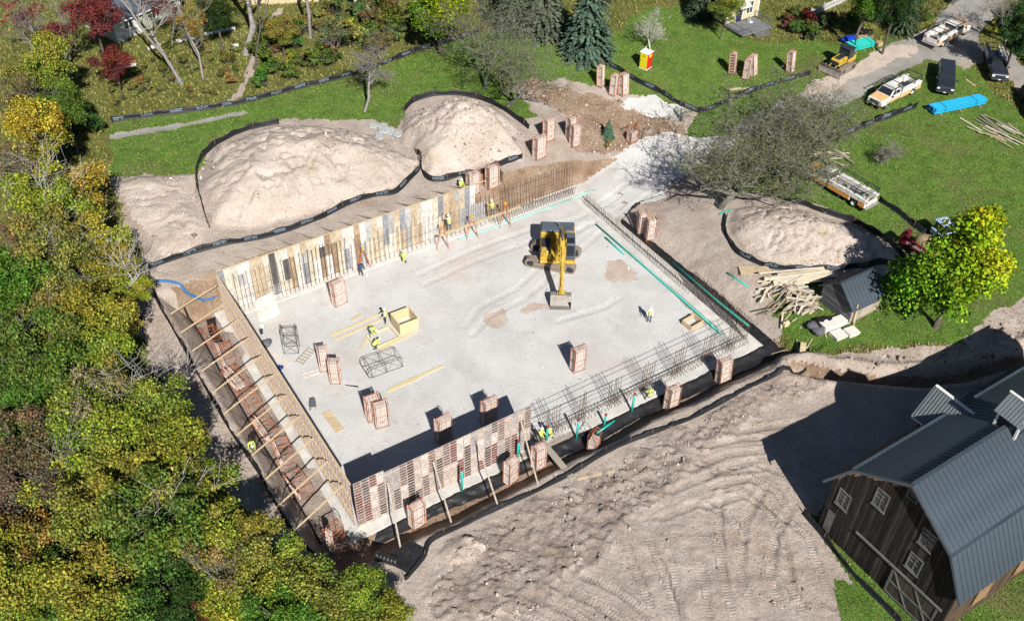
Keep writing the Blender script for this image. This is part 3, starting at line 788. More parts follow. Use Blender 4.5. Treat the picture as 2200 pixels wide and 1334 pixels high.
# ------------------------------------------------------------------ silt fences
def fence(label, pts, h=0.72, marks=True, step=2.4, seed=0):
    P = [g(*p) for p in pts]
    L = [0.0]
    for a, b in zip(P[:-1], P[1:]): L.append(L[-1] + (Vector(b[:2]) - Vector(a[:2])).length)
    tot = L[-1]
    def pos(u):
        u = min(max(u, 0), tot)
        for i in range(len(P) - 1):
            if u <= L[i + 1] or i == len(P) - 2:
                f = (u - L[i]) / max(L[i + 1] - L[i], 1e-6)
                # catmull-rom for a flowing line
                p0, p1, p2, p3 = P[max(i - 1, 0)], P[i], P[i + 1], P[min(i + 2, len(P) - 1)]
                q = 0.5 * ((2 * p1) + (p2 - p0) * f + (2 * p0 - 5 * p1 + 4 * p2 - p3) * f * f + (3 * p1 - p0 - 3 * p2 + p3) * f ** 3)
                return q
    rd = random.Random(seed)
    n = max(6, int(tot / 0.4))
    us = [tot * i / n for i in range(n + 1)]
    pts2 = [pos(u) for u in us]
    xs = np.array([p.x for p in pts2]); ys = np.array([p.y for p in pts2]); zs = ground_z(xs, ys)
    root = thing('silt_fence', label, 'silt fence', (float(xs[0]), float(ys[0]), float(zs[0])), 0.0, 'black silt fences')
    o = Vector(root.location)
    rows = []
    fr = MB(); top = []
    for i in range(n + 1):
        j0, j1 = max(i - 1, 0), min(i + 1, n)
        d = Vector((xs[j1] - xs[j0], ys[j1] - ys[j0])); d.normalize()
        nn = Vector((-d.y, d.x, 0))
        sag = 0.5 + 0.5 * math.cos(2 * PI * us[i] / step)
        hh = h * (0.80 + 0.20 * sag) * rd.uniform(0.93, 1.05)
        lean = 0.10 * math.sin(us[i] * 0.9 + seed) + rd.uniform(-.05, .05)
        b = Vector((xs[i], ys[i], zs[i])) - o
        rows.append((b - nn * 0.10 + Vector((0, 0, 0.03)), b + Vector((0, 0, 0.05)), b + nn * (0.4 * lean + rd.uniform(-.04, .04)) + Vector((0, 0, hh * 0.5)), b + nn * lean + Vector((0, 0, hh)), nn))
    m = MB()
    for r in rows:
        for q in r[:4]: m.v.append(tuple(q))
    for i in range(n):
        for j in range(3): m.f.append((4 * i + j, 4 * i + 4 + j, 4 * i + 5 + j, 4 * i + 1 + j))
    fab = m.build('fabric', MATS['fabric_black'], root, True)
    s = fab.modifiers.new('thickness', 'SOLIDIFY'); s.thickness = 0.012
    # stakes
    k = max(1, int(tot / step))
    stake = MB().bx(-0.02, 0.02, -0.02, 0.02, -0.1, h * 1.18).mesh('stake', MATS['stake'])
    for q in range(k + 1):
        i = min(n, int(round(q * step / tot * n)))
        r = rows[i]
        tilt = math.atan2((r[3] - r[1]).dot(r[4]), h)
        so = link('stake', stake, root, loc=r[1] + r[4] * 0.03, rot=(rd.uniform(-.06, .06), rd.uniform(-.06, .06), rd.uniform(0, 3)))
    if marks:
        pr = MB()
        i = 1
        while i < n - 3:
            # a block of two printed lines on the side facing the viewer
            for row in (0.36, 0.62):
                for c in range(3):
                    a, b = rows[i + c], rows[i + c + 1]
                    side = -1 if a[4].y > 0 else 1
                    for gph in range(3):
                        if rd.random() < 0.12: continue
                        f0 = gph / 3 + 0.03; f1 = gph / 3 + 0.28
                        def P_(f, hgt):
                            A = a[1].lerp(b[1], f); B_ = a[2].lerp(b[2], f); C = a[3].lerp(b[3], f)
                            q = A.lerp(B_, hgt * 2) if hgt < 0.5 else B_.lerp(C, hgt * 2 - 1)
                            return q + a[4] * (0.022 * side)
                        pr.quad(P_(f0, row), P_(f1, row), P_(f1, row + 0.17), P_(f0, row + 0.17))
            i += 7
        if pr.f:
            c = pr.build('printed_lettering', MATS['print_blue'], fab); c['kind'] = 'stuff'
    return root
fence('long black silt fence with pale print across the back of the site', [(240, 264), (330, 250), (420, 240), (470, 232), (520, 224), (600, 203), (700, 178), (790, 152), (880, 118), (960, 92), (1030, 72)], seed=1)
fence('black silt fence curving up the left side of the largest soil heap', [(450, 490), (436, 450), (425, 400), (424, 360), (448, 326), (490, 298), (540, 278), (600, 266)], marks=False, seed=2)
fence('black silt fence between the far form wall and the soil heaps', [(320, 578), (400, 550), (480, 528), (560, 514), (620, 497), (690, 470), (745, 442), (800, 424), (850, 416), (880, 388), (905, 348), (893, 330)], seed=3)
fence('black silt fence in front of the steep soil heap', [(903, 345), (917, 384), (950, 390), (990, 378), (1030, 374), (1060, 362), (1122, 340)], seed=4)
fence('black silt fence behind the top of the steep soil heap', [(868, 240), (890, 219), (930, 207), (980, 205), (1030, 214), (1080, 236), (1136, 278)], marks=False, seed=5)
fence('black silt fence beside the yellow toilet, bent round to the bulldozer', [(1262, 118), (1330, 153), (1370, 178), (1420, 202), (1470, 231), (1505, 242), (1532, 234), (1570, 217), (1620, 197), (1680, 178), (1740, 162)], seed=6)
fence('black silt fence running below the orange and white pickup', [(1690, 348), (1722, 332), (1760, 317), (1800, 299), (1850, 278), (1900, 258), (1968, 232)], h=0.9, seed=7)
fence('black silt fence behind the round soil heap', [(1680, 434), (1722, 440), (1770, 458), (1830, 478), (1890, 508), (1930, 542), (1944, 572)], marks=False, seed=8)
fence('black silt fence round the front of the round soil heap', [(1562, 466), (1559, 502), (1580, 542), (1620, 564), (1660, 577), (1720, 583), (1790, 581), (1850, 575), (1925, 571)], seed=9)
fence('black silt fence at the tail of the orange and white pickup', [(1888, 432), (1932, 462), (1984, 502), (2004, 498)], marks=False, seed=10)
fence('black silt fence along the bank outside the left form wall', [(322, 588), (336, 642), (370, 702), (420, 792), (470, 882), (520, 962), (560, 1022), (600, 1092), (640, 1162), (700, 1212), (760, 1244)], h=0.5, marks=False, seed=11)
fence('black silt fence along the trench in front of the near form wall', [(870, 1246), (912, 1197), (928, 1162), (1000, 1127), (1070, 1094), (1150, 1057), (1230, 1017), (1320, 964), (1400, 933), (1500, 893), (1600, 838), (1680, 798), (1732, 793)], h=0.42, marks=False, seed=12)
fence('black silt fence in the grass before the barn gable', [(1724, 1102), (1750, 1132), (1790, 1182), (1830, 1232), (1880, 1284), (1935, 1340)], h=0.6, marks=False, seed=13)
# ------------------------------------------------------------------ hoses
def hose(name, label, pts, r, m, cat='hose', dz=None):
    P = [g(*p) for p in pts]
    Q = []
    for i in range(len(P) - 1):
        for f in np.linspace(0, 1, 5, endpoint=False): Q.append(P[i].lerp(P[i + 1], f))
    Q.append(P[-1])
    Q = [onz(q, r) if dz is None else q + Vector((0, 0, dz)) for q in Q]
    o = MB().tube([q - Q[0] for q in Q], r, 6).build(name, MATS[m], None, True)
    o.location = Q[0]
    return tag(o, label, cat)
hose('hose', 'black tube lying along the lip of the left trench', [(396, 662), (430, 720), (480, 810), (520, 880), (560, 950), (610, 1030), (650, 1100), (690, 1170)], 0.09, 'black_plastic')  # black tube follows the dark line of the trench lip
hose('hose', 'flat blue hose from the silt fence to the far left corner', [(322, 605), (362, 606), (400, 630), (440, 648), (462, 640)], 0.12, 'blue_hose')

# ------------------------------------------------------------------ drain pipes
for i, (px, py, h, lab) in enumerate(((992, 1056, 2.6, 'teal standpipe with red cap, leftmost in front of the near form wall'), (1112, 985, 2.0, 'teal standpipe beside the rack behind the middle brace'),
                       (1174, 945, 1.5, 'teal standpipe at the end of the near form wall'), (1238, 943, 2.2, 'teal standpipe left of the small form rack in the trench'),
                       (1298, 913, 1.2, 'short teal standpipe above the small form rack in the trench'), (1357, 885, 2.1, 'teal standpipe beside the worker bending over the near footing'))):
    p = g(px, py)
    root = thing('standpipe', lab, 'pipe', p, 0, 'teal standpipes')
    MB().tube([(0, 0, -0.1), (0.05, 0, h)], 0.10, 10).build('pipe', MATS['teal_pipe'], root, True)
    MB().tube([(0.05, 0, h + 0.002), (0.052, 0, h + 0.14)], 0.115, 10).build('cap', MATS['red_cap'], root, True)
def pipe_run(label, st, r, m, z=None):
    Q = [bw(a, b, (z if z is not None else 0.0)) for a, b in st]
    if z is None: Q = [onz(q, r + 0.02) for q in Q]
    o = MB().tube([q - Q[0] for q in Q], r, 8).build('pipe', MATS[m], None, True); o.location = Q[0]
    return tag(o, label, 'pipe', 'teal drain pipes')
pipe_run('long teal drain pipe along the right footing, inside the pit', [(37.5, 21.5), (37.55, 14), (37.6, 2.0)], 0.09, 'teal_pipe', 0.12)
pipe_run('teal drain pipe on the black sheet outside the right footing', [(40.35, 12.5), (40.4, 6), (40.5, 1.5)], 0.10, 'teal_pipe')
pipe_run('pale teal pipe along the foot of the far wall', [(24.0, 26.6), (31, 26.55), (38, 26.5)], 0.09, 'teal_pale', 0.11)
pipe_run('short pale teal pipe end by the gravel ramp', [(38.5, 26.6), (41, 26.7)], 0.08, 'teal_pale', 0.12)
for pts, lab in (([(1300, 512), (1340, 548)], 'grey teal pipe length on the gravel at the right footing'), ([(1562, 588), (1608, 618)], 'short teal pipe on the dirt beside the pallet'), ([(1545, 462), (1572, 452)], 'teal pipe end poking from the silt fence by the old apple tree'), ([(1282, 932), (1320, 905)], 'teal pipe stub in the near trench')):
    a, b = g(*pts[0]), g(*pts[1])
    o = MB().tube([(0, 0, 0.1), tuple(b - a + Vector((0, 0, 0.1)))], 0.09, 8).build('pipe', MATS['teal_pipe'], None, True); o.location = a
    tag(o, lab, 'pipe', 'teal drain pipes')
# ------------------------------------------------------------------ form racks
mat('form_edge', (0.66, 0.57, 0.51), 0.75, 0.35, 4.0)
PAN_R = panel_mesh(w=0.61, h=2.44, ribs=7, steel='form_edge')
STACKC = [(0.60, 0.52, 0.46), (0.64, 0.57, 0.51), (0.54, 0.43, 0.36), (0.68, 0.62, 0.57), (0.48, 0.43, 0.40), (0.60, 0.48, 0.42)]
def rack_frame(m, L, D, H, hoop=True, r=0.022, full=True):
    for x in (-L / 2, L / 2):
        for y in (-D / 2, D / 2): m.bar((x, y, 0), (x, y, H), 0.03)
    for z in (0.05, H * 0.52, H * 0.97):
        for y in (-D / 2, D / 2): m.bar((-L / 2, y, z), (L / 2, y, z), 0.026)
        for x in (-L / 2, L / 2): m.bar((x, -D / 2, z), (x, D / 2, z), 0.026)
    for y in (-D / 2 - 0.012, D / 2 + 0.012):
        m.bar((-L / 2, y, 0.08), (L / 2, y, H * 0.5), 0.015); m.bar((L / 2, y, 0.08), (-L / 2, y, H * 0.5), 0.015)
        if not full: continue
        m.bar((-L / 2, y, H * 0.54), (L / 2, y, H * 0.95), 0.015); m.bar((L / 2, y, H * 0.54), (-L / 2, y, H * 0.95), 0.015)
    if hoop:
        for x in (-L / 2, L / 2):
            m.tube([(x, -D / 2, H * 0.97), (x, -D / 2 * 0.8, H + 0.2), (x, 0, H + 0.32), (x, D / 2 * 0.8, H + 0.2), (x, D / 2, H * 0.97)], r, 5)
        m.bar((-L / 2, 0, H + 0.32), (L / 2, 0, H + 0.32), 0.04)
    return m
def rack(label, px, n=14, rz=0.0, frame='rack_orange', lean=0.0, tone=1.0, seed=0, H=2.5, fan=0.0, hoop=True, at=None, panel=None, cols=None, dL=0.0):
    base = at if at is not None else g(*px)
    rd = random.Random(seed + n * 7)
    L = n * 0.075 + 0.14 + dL; D = 0.74
    root = thing('form_rack', label, 'form rack', base + Vector((0, 0, 0.02)), YAW + rz, 'racks of concrete forms')
    root.rotation_euler = (lean, fan * 0.3, YAW + rz)
    rack_frame(MB(), L, D, H, hoop, full=(seed % 3 == 0)).build('rack_frame', MATS[frame], root)
    for i in range(n):
        x = -L / 2 + 0.08 + i * 0.075
        c = rd.choice(cols or STACKC); j = rd.uniform(0.85, 1.1) * tone
        link('panel', panel or PAN_R, root, loc=(x + (0.07 if i % 2 else 0.0) , -0.305 if i % 2 == 0 else 0.305, 0.09 + rd.uniform(0, .11)), rot=(0, rd.uniform(-.02, .02) + fan * rd.uniform(-1, 1), PI / 2 if i % 2 == 0 else -PI / 2), col=[v * j for v in c])
    return root
RACKS = [
    ('rack of pale forms with orange cross braces near the far left wall', (730, 652), 15, 0.08, 0.05),
    ('left of the two form racks beside the white ladder in the pit', (697, 793), 9, -0.25, 0.0),
    ('right of the two form racks beside the white ladder in the pit', (722, 820), 10, -0.5, 0.0),
    ('back half of the double form rack near the middle of the pit', (803, 898), 14, -0.06, 0.0),
    ('front half of the double form rack near the middle of the pit', (820, 912), 14, -0.06, 0.0),
    ('form rack standing in the wall shadow, nearest the near left corner', (953, 944), 15, 0.0, 0.0),
    ('form rack standing in the wall shadow, right of its twin', (1050, 905), 15, 0.02, 0.0),
    ('form rack standing alone on the gravel below the excavator', (1240, 793), 14, -0.06, 0.0),
    ('leftmost of three form racks by the silt fence below the yellow toilet', (1291, 186), 9, 0.45, 0.08),
    ('middle of three form racks by the silt fence, filled with loose posts', (1317, 204), 8, 0.35, 0.0),
    ('rightmost of three form racks by the silt fence, its forms leaning', (1340, 204), 13, 0.1, 0.12),
    ('dark laddered form rack on the lawn, leftmost of the lawn racks', (1573, 158), 8, 0.5, 0.1),
    ('low form rack in the middle of the lawn group', (1602, 170), 8, 0.4, 0.0),
    ('leaning form rack on the right of the lawn group', (1618, 164), 10, 0.2, 0.2),
    ('lone form rack on the lawn left of the bulldozer', (1698, 156), 9, 0.2, 0.15),
    ('upper form rack right of the steep soil heap', (1178, 302), 13, 0.15, 0.0),
    ('lower form rack right of the steep soil heap, the bulkiest one', (1158, 340), 16, 0.15, 0.0),
    ('upper of the two tall form racks by the muddy track', (1226, 298), 12, 0.0, 0.0),
    ('lower of the two tall form racks by the muddy track', (1234, 314), 12, 0.0, 0.0),
    ('squat form rack right of the small spruce', (1357, 305), 12, 0.0, 0.0),
    ('left form rack on the dirt bank right of the excavator', (1376, 500), 10, -0.4, 0.0),
    ('right form rack on the dirt bank right of the excavator', (1395, 514), 12, -0.4, 0.0),
    ('arched form rack against the near form wall, left end of trench', (897, 1128), 14, 0.05, 0.0),
    ('form rack in the near trench beside the long plank', (1156, 1004), 12, 0.1, 0.0),
    ('form rack in the near trench left of the long plank', (1097, 1034), 12, 0.25, 0.0),
    ('small form rack in the near trench right of the long plank', (1274, 966), 10, 0.4, 0.0),
    ('form rack beside the worker bending over the near footing', (1440, 878), 13, 0.05, 0.0),
    ('form rack at the right end of the near footing', (1552, 822), 14, -0.15, 0.1)]
for i, (lab, px, n, rz, lean) in enumerate(RACKS):
    rv = random.Random(i * 13 + 5)
    small = 'small' in lab or 'squat' in lab
    rack(lab, px, n, rz + rv.uniform(-.1, .1), lean=-lean + rv.uniform(-.02, .02), seed=i, tone=rv.uniform(.88, 1.12), hoop=True, H=2.5 if not small else 2.0, panel=None if not small else PAN_S, fan=0.03 if 'loose' in lab else 0.0,
         cols=[(0.2, 0.1, 0.07), (0.3, 0.16, 0.11)] if 'dark' in lab else None)
for k, (s, lab) in enumerate(((27.3, 'left of two form racks standing behind the right end of the far wall'), (29.6, 'right of two form racks standing behind the right end of the far wall'))):
    rack(lab, None, 16, 0.0, seed=40 + k, at=bw(s, 29.25, 2.93), cols=[(0.45, 0.28, 0.22), (0.55, 0.42, 0.36), (0.35, 0.2, 0.15)])
# open racks
def open_rack(label, base, rz, H=2.3, L=1.5, D=0.95, m='rack_black', lie=False, n=0, seed=0, panels=None):
    root = thing('form_rack', label, 'form rack', base, YAW + rz, 'racks of concrete forms')
    if lie: root.rotation_euler = (-PI / 2, 0, YAW + rz); root.location = base + Vector((0, 0, D / 2 + 0.03))
    rack_frame(MB(), L, D, H, True, 0.03).build('rack_frame', MATS[m], root)
    rd = random.Random(seed)
    for i in range(n):
        link('panel', PAN_R, root, loc=(-L / 2 + 0.12 + i * 0.14, -0.305, 0.06), rot=(0, rd.uniform(-.12, .12), PI / 2), col=rd.choice(STACKC))
    return root
open_rack('empty black rack standing near the left form wall', g(627, 752), -0.5, 2.4, 1.3, 0.95)
open_rack('empty black rack lying on its side in the middle of the pit', g(858, 775), -0.05 + PI / 2, 3.0, 1.6, 1.0, lie=True)
for i, (t, n, rz, lie) in enumerate(((24.0, 0, 0.1, True), (21.2, 2, -0.1, True), (18.0, 6, 0.15, True), (14.9, 0, 0.0, True), (11.4, 3, 0.1, True), (8.3, 2, -0.1, True), (4.6, 1, 0.1, True), (-0.6, 2, 0.3, False))):
    b = onz(bw(-2.1, t), 0.05)
    o = open_rack(['first', 'second', 'third', 'fourth', 'fifth', 'sixth', 'seventh', 'eighth'][i] + ' orange rack in the left trench, counted from the far corner', b, rz, 2.3, 1.25, 0.95, 'rack_orange', lie, n, seed=i)
    if lie: o.rotation_euler = (-PI / 2, 0, YAW + rz)
# bare forms propped near the far left corner
pr = thing('form_stack', 'bare whitish forms leaning together in the far left corner of the pit', 'forms', g(576, 688), YAW)
for i in range(6):
    link('panel', PAN_R, pr, loc=(-0.8 + i * 0.3, 0.1 * (i % 2), 0.05), rot=(-0.16 - 0.03 * i, 0, 0.2 * (i % 3) - 0.2), col=(0.6, 0.56, 0.5))

# ------------------------------------------------------------------ ladders, planks, lumber on the gravel
def a_ladder(label, st, h=2.6, rz=0.0, z=FZ, px=None):
    loc = bw(st[0], st[1], z) if px is None else g(*px)
    root = thing('step_ladder', label, 'ladder', loc, YAW + rz, 'orange step ladders')
    for sg in (-1, 1):
        m = MB()
        w0, w1 = 0.30, 0.18
        for x in (-1, 1): m.bar((x * w0, sg * 0.62, 0), (x * w1, sg * 0.06, h), 0.06, 0.03)
        for k in range(1, 8):
            f = k / 8.5; w = w0 + (w1 - w0) * f
            m.bar((-w, sg * (0.62 - 0.56 * f), h * f), (w, sg * (0.62 - 0.56 * f), h * f), 0.07 if sg < 0 else 0.03, 0.03)
        m.build('ladder_side', MATS['ladder_orange'], root)
    MB().bx(-0.2, 0.2, -0.12, 0.12, h + 0.002, h + 0.07).build('cap', MATS['yellow_cap'], root)
    return root
a_ladder('orange step ladder beside the bent worker at the far wall', None, 2.3, 1.3, px=(783, 575))
a_ladder('orange step ladder at the left end of the plank scaffold', (22.0, 26.3), 2.8, 1.2)
a_ladder('orange step ladder in the middle of the plank scaffold', (25.4, 26.3), 2.6, 1.3)
a_ladder('orange step ladder at the right end of the plank scaffold', (29.3, 26.2), 2.8, 1.2)
timber('plank', bw(21.6, 26.35, 1.72), bw(31.2, 26.25, 1.78), 0.32, 0.06, 'lumber', 'long scaffold plank resting on the orange step ladders', 'plank')
def prop(name, label, px, rz, fn, cat, group=None, dz=0.0, loc=None):
    root = thing(name, label, cat, (loc if loc is not None else g(*px)) + Vector((0, 0, dz)), YAW + rz, group)
    fn(root); return root
# straight ladder flat on the gravel
def flat_ladder(root, L, w, m):
    MB().bar((-L / 2, -w / 2, .05), (L / 2, -w / 2, .05), .05, .08).build('rail', MATS[m], root)
    MB().bar((-L / 2, w / 2, .05), (L / 2, w / 2, .05), .05, .08).build('rail', MATS[m], root)
    st = MB().bar((0, -w / 2, .05), (0, w / 2, .05), .16, .03).mesh('rung', MATS[m])
    k = int(L / 0.34)
    for i in range(k): link('rung', st, root, loc=(-L / 2 + 0.2 + i * (L - .4) / max(1, k - 1), 0, 0.0))
prop('panel_ladder', 'pale rib frame lying flat beside the paired form racks', (657, 765), 0.55, lambda r: flat_ladder(r, 2.2, 0.8, 'lumber_old'), 'frame')
prop('panel_ladder', 'pinkish ladder lying flat left of the paired form racks', (668, 803), -0.1, lambda r: flat_ladder(r, 1.5, 0.5, 'form_edge'), 'frame')
prop('panel_ladder', 'pinkish ladder lying flat against the left form wall foot', (596, 768), -1.25, lambda r: flat_ladder(r, 3.0, 0.45, 'form_edge'), 'ladder')
# wooden box form
def box_form(root, w, d, h, m='lumber_new'):
    for i in range(5):
        z = h * i / 5
        for (x0, x1, y0, y1) in ((-w / 2, w / 2, -d / 2, -d / 2 + .05), (-w / 2, w / 2, d / 2 - .05, d / 2), (-w / 2, -w / 2 + .05, -d / 2 + .052, d / 2 - .052), (w / 2 - .05, w / 2, -d / 2 + .052, d / 2 - .052)):
            MB().bx(x0, x1, y0, y1, z + 0.004, z + h / 5 - 0.004).build('board', MATS[m], root)
prop('box_form', 'open square box form of new yellow boards on the gravel', (870, 700), 0.0, lambda r: box_form(r, 1.9, 1.9, 1.25), 'box form')
prop('box_form', 'small sunken box form at the right end of the pit', (1487, 697), 0.1, lambda r: box_form(r, 1.6, 1.2, 0.55, 'lumber'), 'box form')
def frame_sq(r):
    for (a, b) in (((-1.2, -0.9), (1.2, -0.9)), ((-1.2, 0.9), (1.2, 0.9)), ((-1.2, -0.84), (-1.2, 0.84)), ((1.2, -0.84), (1.2, 0.84))):
        MB().bar((*a, .12), (*b, .12), .05, .24).build('board', MATS['lumber_new'], r)
prop('timber_frame', 'square board frame the two kneeling workers are nailing', (822, 726), 0.05, frame_sq, 'frame')
BOARDS = [(((711, 722), (838, 664)), 'lumber_new', 'long new board, upper of the pair left of the box form'), (((718, 732), (842, 676)), 'lumber_new', 'long new board, lower of the pair left of the box form'),
          (((836, 838), (938, 792)), 'lumber_new', 'upper of the three new boards at the middle of the pit'), (((846, 832), (952, 786)), 'lumber_new', 'middle of the three new boards at the middle of the pit'), (((832, 842), (900, 812)), 'lumber_new', 'lowest of the three new boards at the middle of the pit'),
          (((815, 752), (886, 716)), 'lumber_new', 'new board just below the square frame'), (((774, 752), (790, 728)), 'lumber_new', 'short board left of the square frame'), (((755, 688), (776, 676)), 'lumber', 'short offcut above the long boards')]
for (a, b), m, lab in BOARDS:
    timber('board', g(*a) + Vector((0, 0, .05)), g(*b) + Vector((0, 0, .05)), 0.26, 0.06, m, lab, 'board', 'boards lying on the gravel')
timber('board', g(700, 885) + Vector((0, 0, .04)), g(731, 926) + Vector((0, 0, .04)), 0.75, 0.06, 'lumber', 'wide stained board lying flat near the left form wall', 'board')
timber('board', g(742, 828) + Vector((0, 0, .05)), g(772, 842) + Vector((0, 0, .6)), 0.05, 0.05, 'rebar', 'dark bar leaning beside the right paired rack', 'bar')
timber('plank', g(1143, 932) + Vector((0, 0, .5)), g(1231, 1030) + Vector((0, 0, .12)), 0.55, 0.07, 'lumber_old', 'long grey plank bridging the near trench', 'plank')
timber('plank', g(1240, 1030) + Vector((0, 0, .05)), g(1316, 1012) + Vector((0, 0, .05)), 0.22, 0.05, 'lumber', 'thin plank on the dirt at the end of the bridging plank', 'plank')
timber('plank', g(1722, 782) + Vector((0, 0, .05)), g(1723, 748) + Vector((0, 0, .7)), 0.5, 0.05, 'lumber', 'short plank bridging the trench right of the pit corner', 'plank')
# tubs and sacks
def bucket(r, h=0.4, rad=0.17, m='black_plastic'):
    MB().lathe([(0.0, 0.0), (rad * .8, 0), (rad, h), (rad * .93, h), (rad * .75, .03), (0, .03)], 12).build('bucket_body', MATS[m], r, True)
    MB().tube([(rad, 0, h), (rad * .6, rad * .8, h + .08), (-rad * .6, rad * .8, h + .08), (-rad, 0, h)], .012, 4).build('handle', MATS[m], r)
mat('white_plastic', (0.7, 0.7, 0.68), 0.5, 0.1)
mat('sack_grey', (0.12, 0.12, 0.14), 0.8, 0.4, 4, 0.05, 6)
mat('sack_blue', (0.02, 0.05, 0.25), 0.6, 0.3, 4, 0.05, 6)
prop('bucket', 'white bucket by the left form wall', (564, 706), 0, lambda r: bucket(r, m='white_plastic'), 'bucket')
prop('bucket', 'black bucket just below the white bucket', (562, 716), 0, lambda r: bucket(r), 'bucket')
def sack(r, sx, sy, sz, m, seed=0):
    n, k = 14, 8
    v = []; f = []
    for i in range(k + 1):
        th = PI * i / k * 0.94 + 0.03
        for j in range(n):
            ph = 2 * PI * j / n
            w = 1 + 0.16 * math.sin(3 * ph + seed) + 0.1 * math.sin(5 * ph + 2 * i)
            v.append((sx * w * math.sin(th) * math.cos(ph), sy * w * math.sin(th) * math.sin(ph), max(0.0, sz * (0.5 + 0.55 * math.cos(th)))))
    for i in range(k):
        for j in range(n): f.append((i * n + j, (i + 1) * n + j, (i + 1) * n + (j + 1) % n, i * n + (j + 1) % n))
    m_ = MB(); m_.v = v; m_.f = f
    m_.build('sack_body', MATS[m], r, True)
    MB().tube([(0, 0, sz * 0.98), (0.1, 0.03, sz * 1.12), (0.22, 0.1, sz * 1.0)], 0.04, 5).build('tie', MATS[m], r)
prop('sack', 'dark grey bundle at the foot of the left form wall', (573, 742), 0, lambda r: sack(r, .55, .42, .55, 'sack_grey'), 'bundle')
prop('sack', 'blue bundle at the foot of the left form wall', (598, 795), 0, lambda r: sack(r, .45, .3, .4, 'sack_blue', 2), 'bundle')
def barrow(r):
    MB().poly([(-.5, -.3, .5), (.45, -.22, .5), (.45, .22, .5), (-.5, .3, .5)]).build('tray_rim', MATS['sack_grey'], r)
    m = MB(); n0 = [(-.5, -.3, .52), (.45, -.22, .52), (.45, .22, .52), (-.5, .3, .52)]; n1 = [(-.3, -.18, .25), (.25, -.14, .25), (.25, .14, .25), (-.3, .18, .25)]
    m.poly(list(reversed(n1)))
    for i in range(4): m.quad(n0[i], n0[(i + 1) % 4], n1[(i + 1) % 4], n1[i])
    m.build('tray', MATS['sack_grey'], r)
    for y in (-.2, .2): MB().tube([(.5, y * .3, .2), (-.3, y, .3), (-1.0, y * 1.3, .5)], .02, 5).build('handle', MATS['lumber'], r)
    MB().lathe([(0.0, -.04), (.2, -.04), (.2, .04), (0, .04)], 12, (.55, 0, .2), 'y').build('wheel', MATS['black_plastic'], r)
    for y in (-.2, .2): MB().tube([(-.3, y, .3), (-.4, y, 0.0)], .02, 5).build('leg', MATS['sack_grey'], r)
prop('wheelbarrow', 'grey wheelbarrow standing by the left form wall', (673, 873), 1.2, barrow, 'wheelbarrow')
def culvert(r):
    m = MB(); n = 14
    for i in range(11):
        x = i * 0.14
        m.lathe([(0.33 if i % 2 else 0.37, x), (0.33 if (i + 1) % 2 else 0.37, x + 0.14)], n, (0, 0, .38), 'x')
    m.build('culvert_wall', MATS['black_plastic'], r, True)
    MB().lathe([(0.29, 0.01), (0.38, 0.0), (0.38, -0.05), (0.29, -0.05), (0.29, 0.01)], 14, (0, 0, .38), 'x').build('rim', MATS['sack_grey'], r, True)
prop('culvert_pipe', 'black corrugated culvert stub at the near left corner', (812, 1200), -0.9, culvert, 'culvert')
# ------------------------------------------------------------------ vehicles and machines
mat('paint_white', (0.66, 0.65, 0.62), 0.35, 0.18, 2.0, spec=0.5)
mat('paint_orange', (0.62, 0.27, 0.07), 0.35, 0.12, 2.0, spec=0.5)
mat('paint_peach', (0.72, 0.43, 0.19), 0.35, 0.10, 2.0, spec=0.5)
mat('paint_dark', (0.022, 0.026, 0.038), 0.28, 0.15, 2.0, spec=0.5)
mat('glass_dark', (0.02, 0.025, 0.03), 0.08, 0.0, spec=0.7)
mat('rubber', (0.025, 0.024, 0.023), 0.85, 0.3, 6.0)
mat('rim', (0.45, 0.44, 0.42), 0.4, 0.2, 4.0, metal=0.6)
mat('rim_white', (0.7, 0.7, 0.68), 0.5, 0.1)
mat('chrome', (0.5, 0.5, 0.5), 0.25, 0.1, metal=0.9)
mat('lamp_clear', (0.75, 0.75, 0.72), 0.2, 0.0)
mat('lamp_red', (0.4, 0.02, 0.02), 0.3, 0.0)
mat('cat_yellow', (0.50, 0.33, 0.045), 0.6, 0.5, 2.0)
mat('cat_black', (0.03, 0.035, 0.045), 0.5, 0.3, 3.0)
mat('cat_grey', (0.09, 0.11, 0.14), 0.5, 0.25, 3.0)
mat('track_steel', (0.26, 0.215, 0.175), 0.75, 0.4, 4.0)
mat('blade_steel', (0.30, 0.27, 0.235), 0.6, 0.4, 2.0, metal=0.2)
mat('bed_dark', (0.07, 0.065, 0.06), 0.8, 0.4, 3.0)

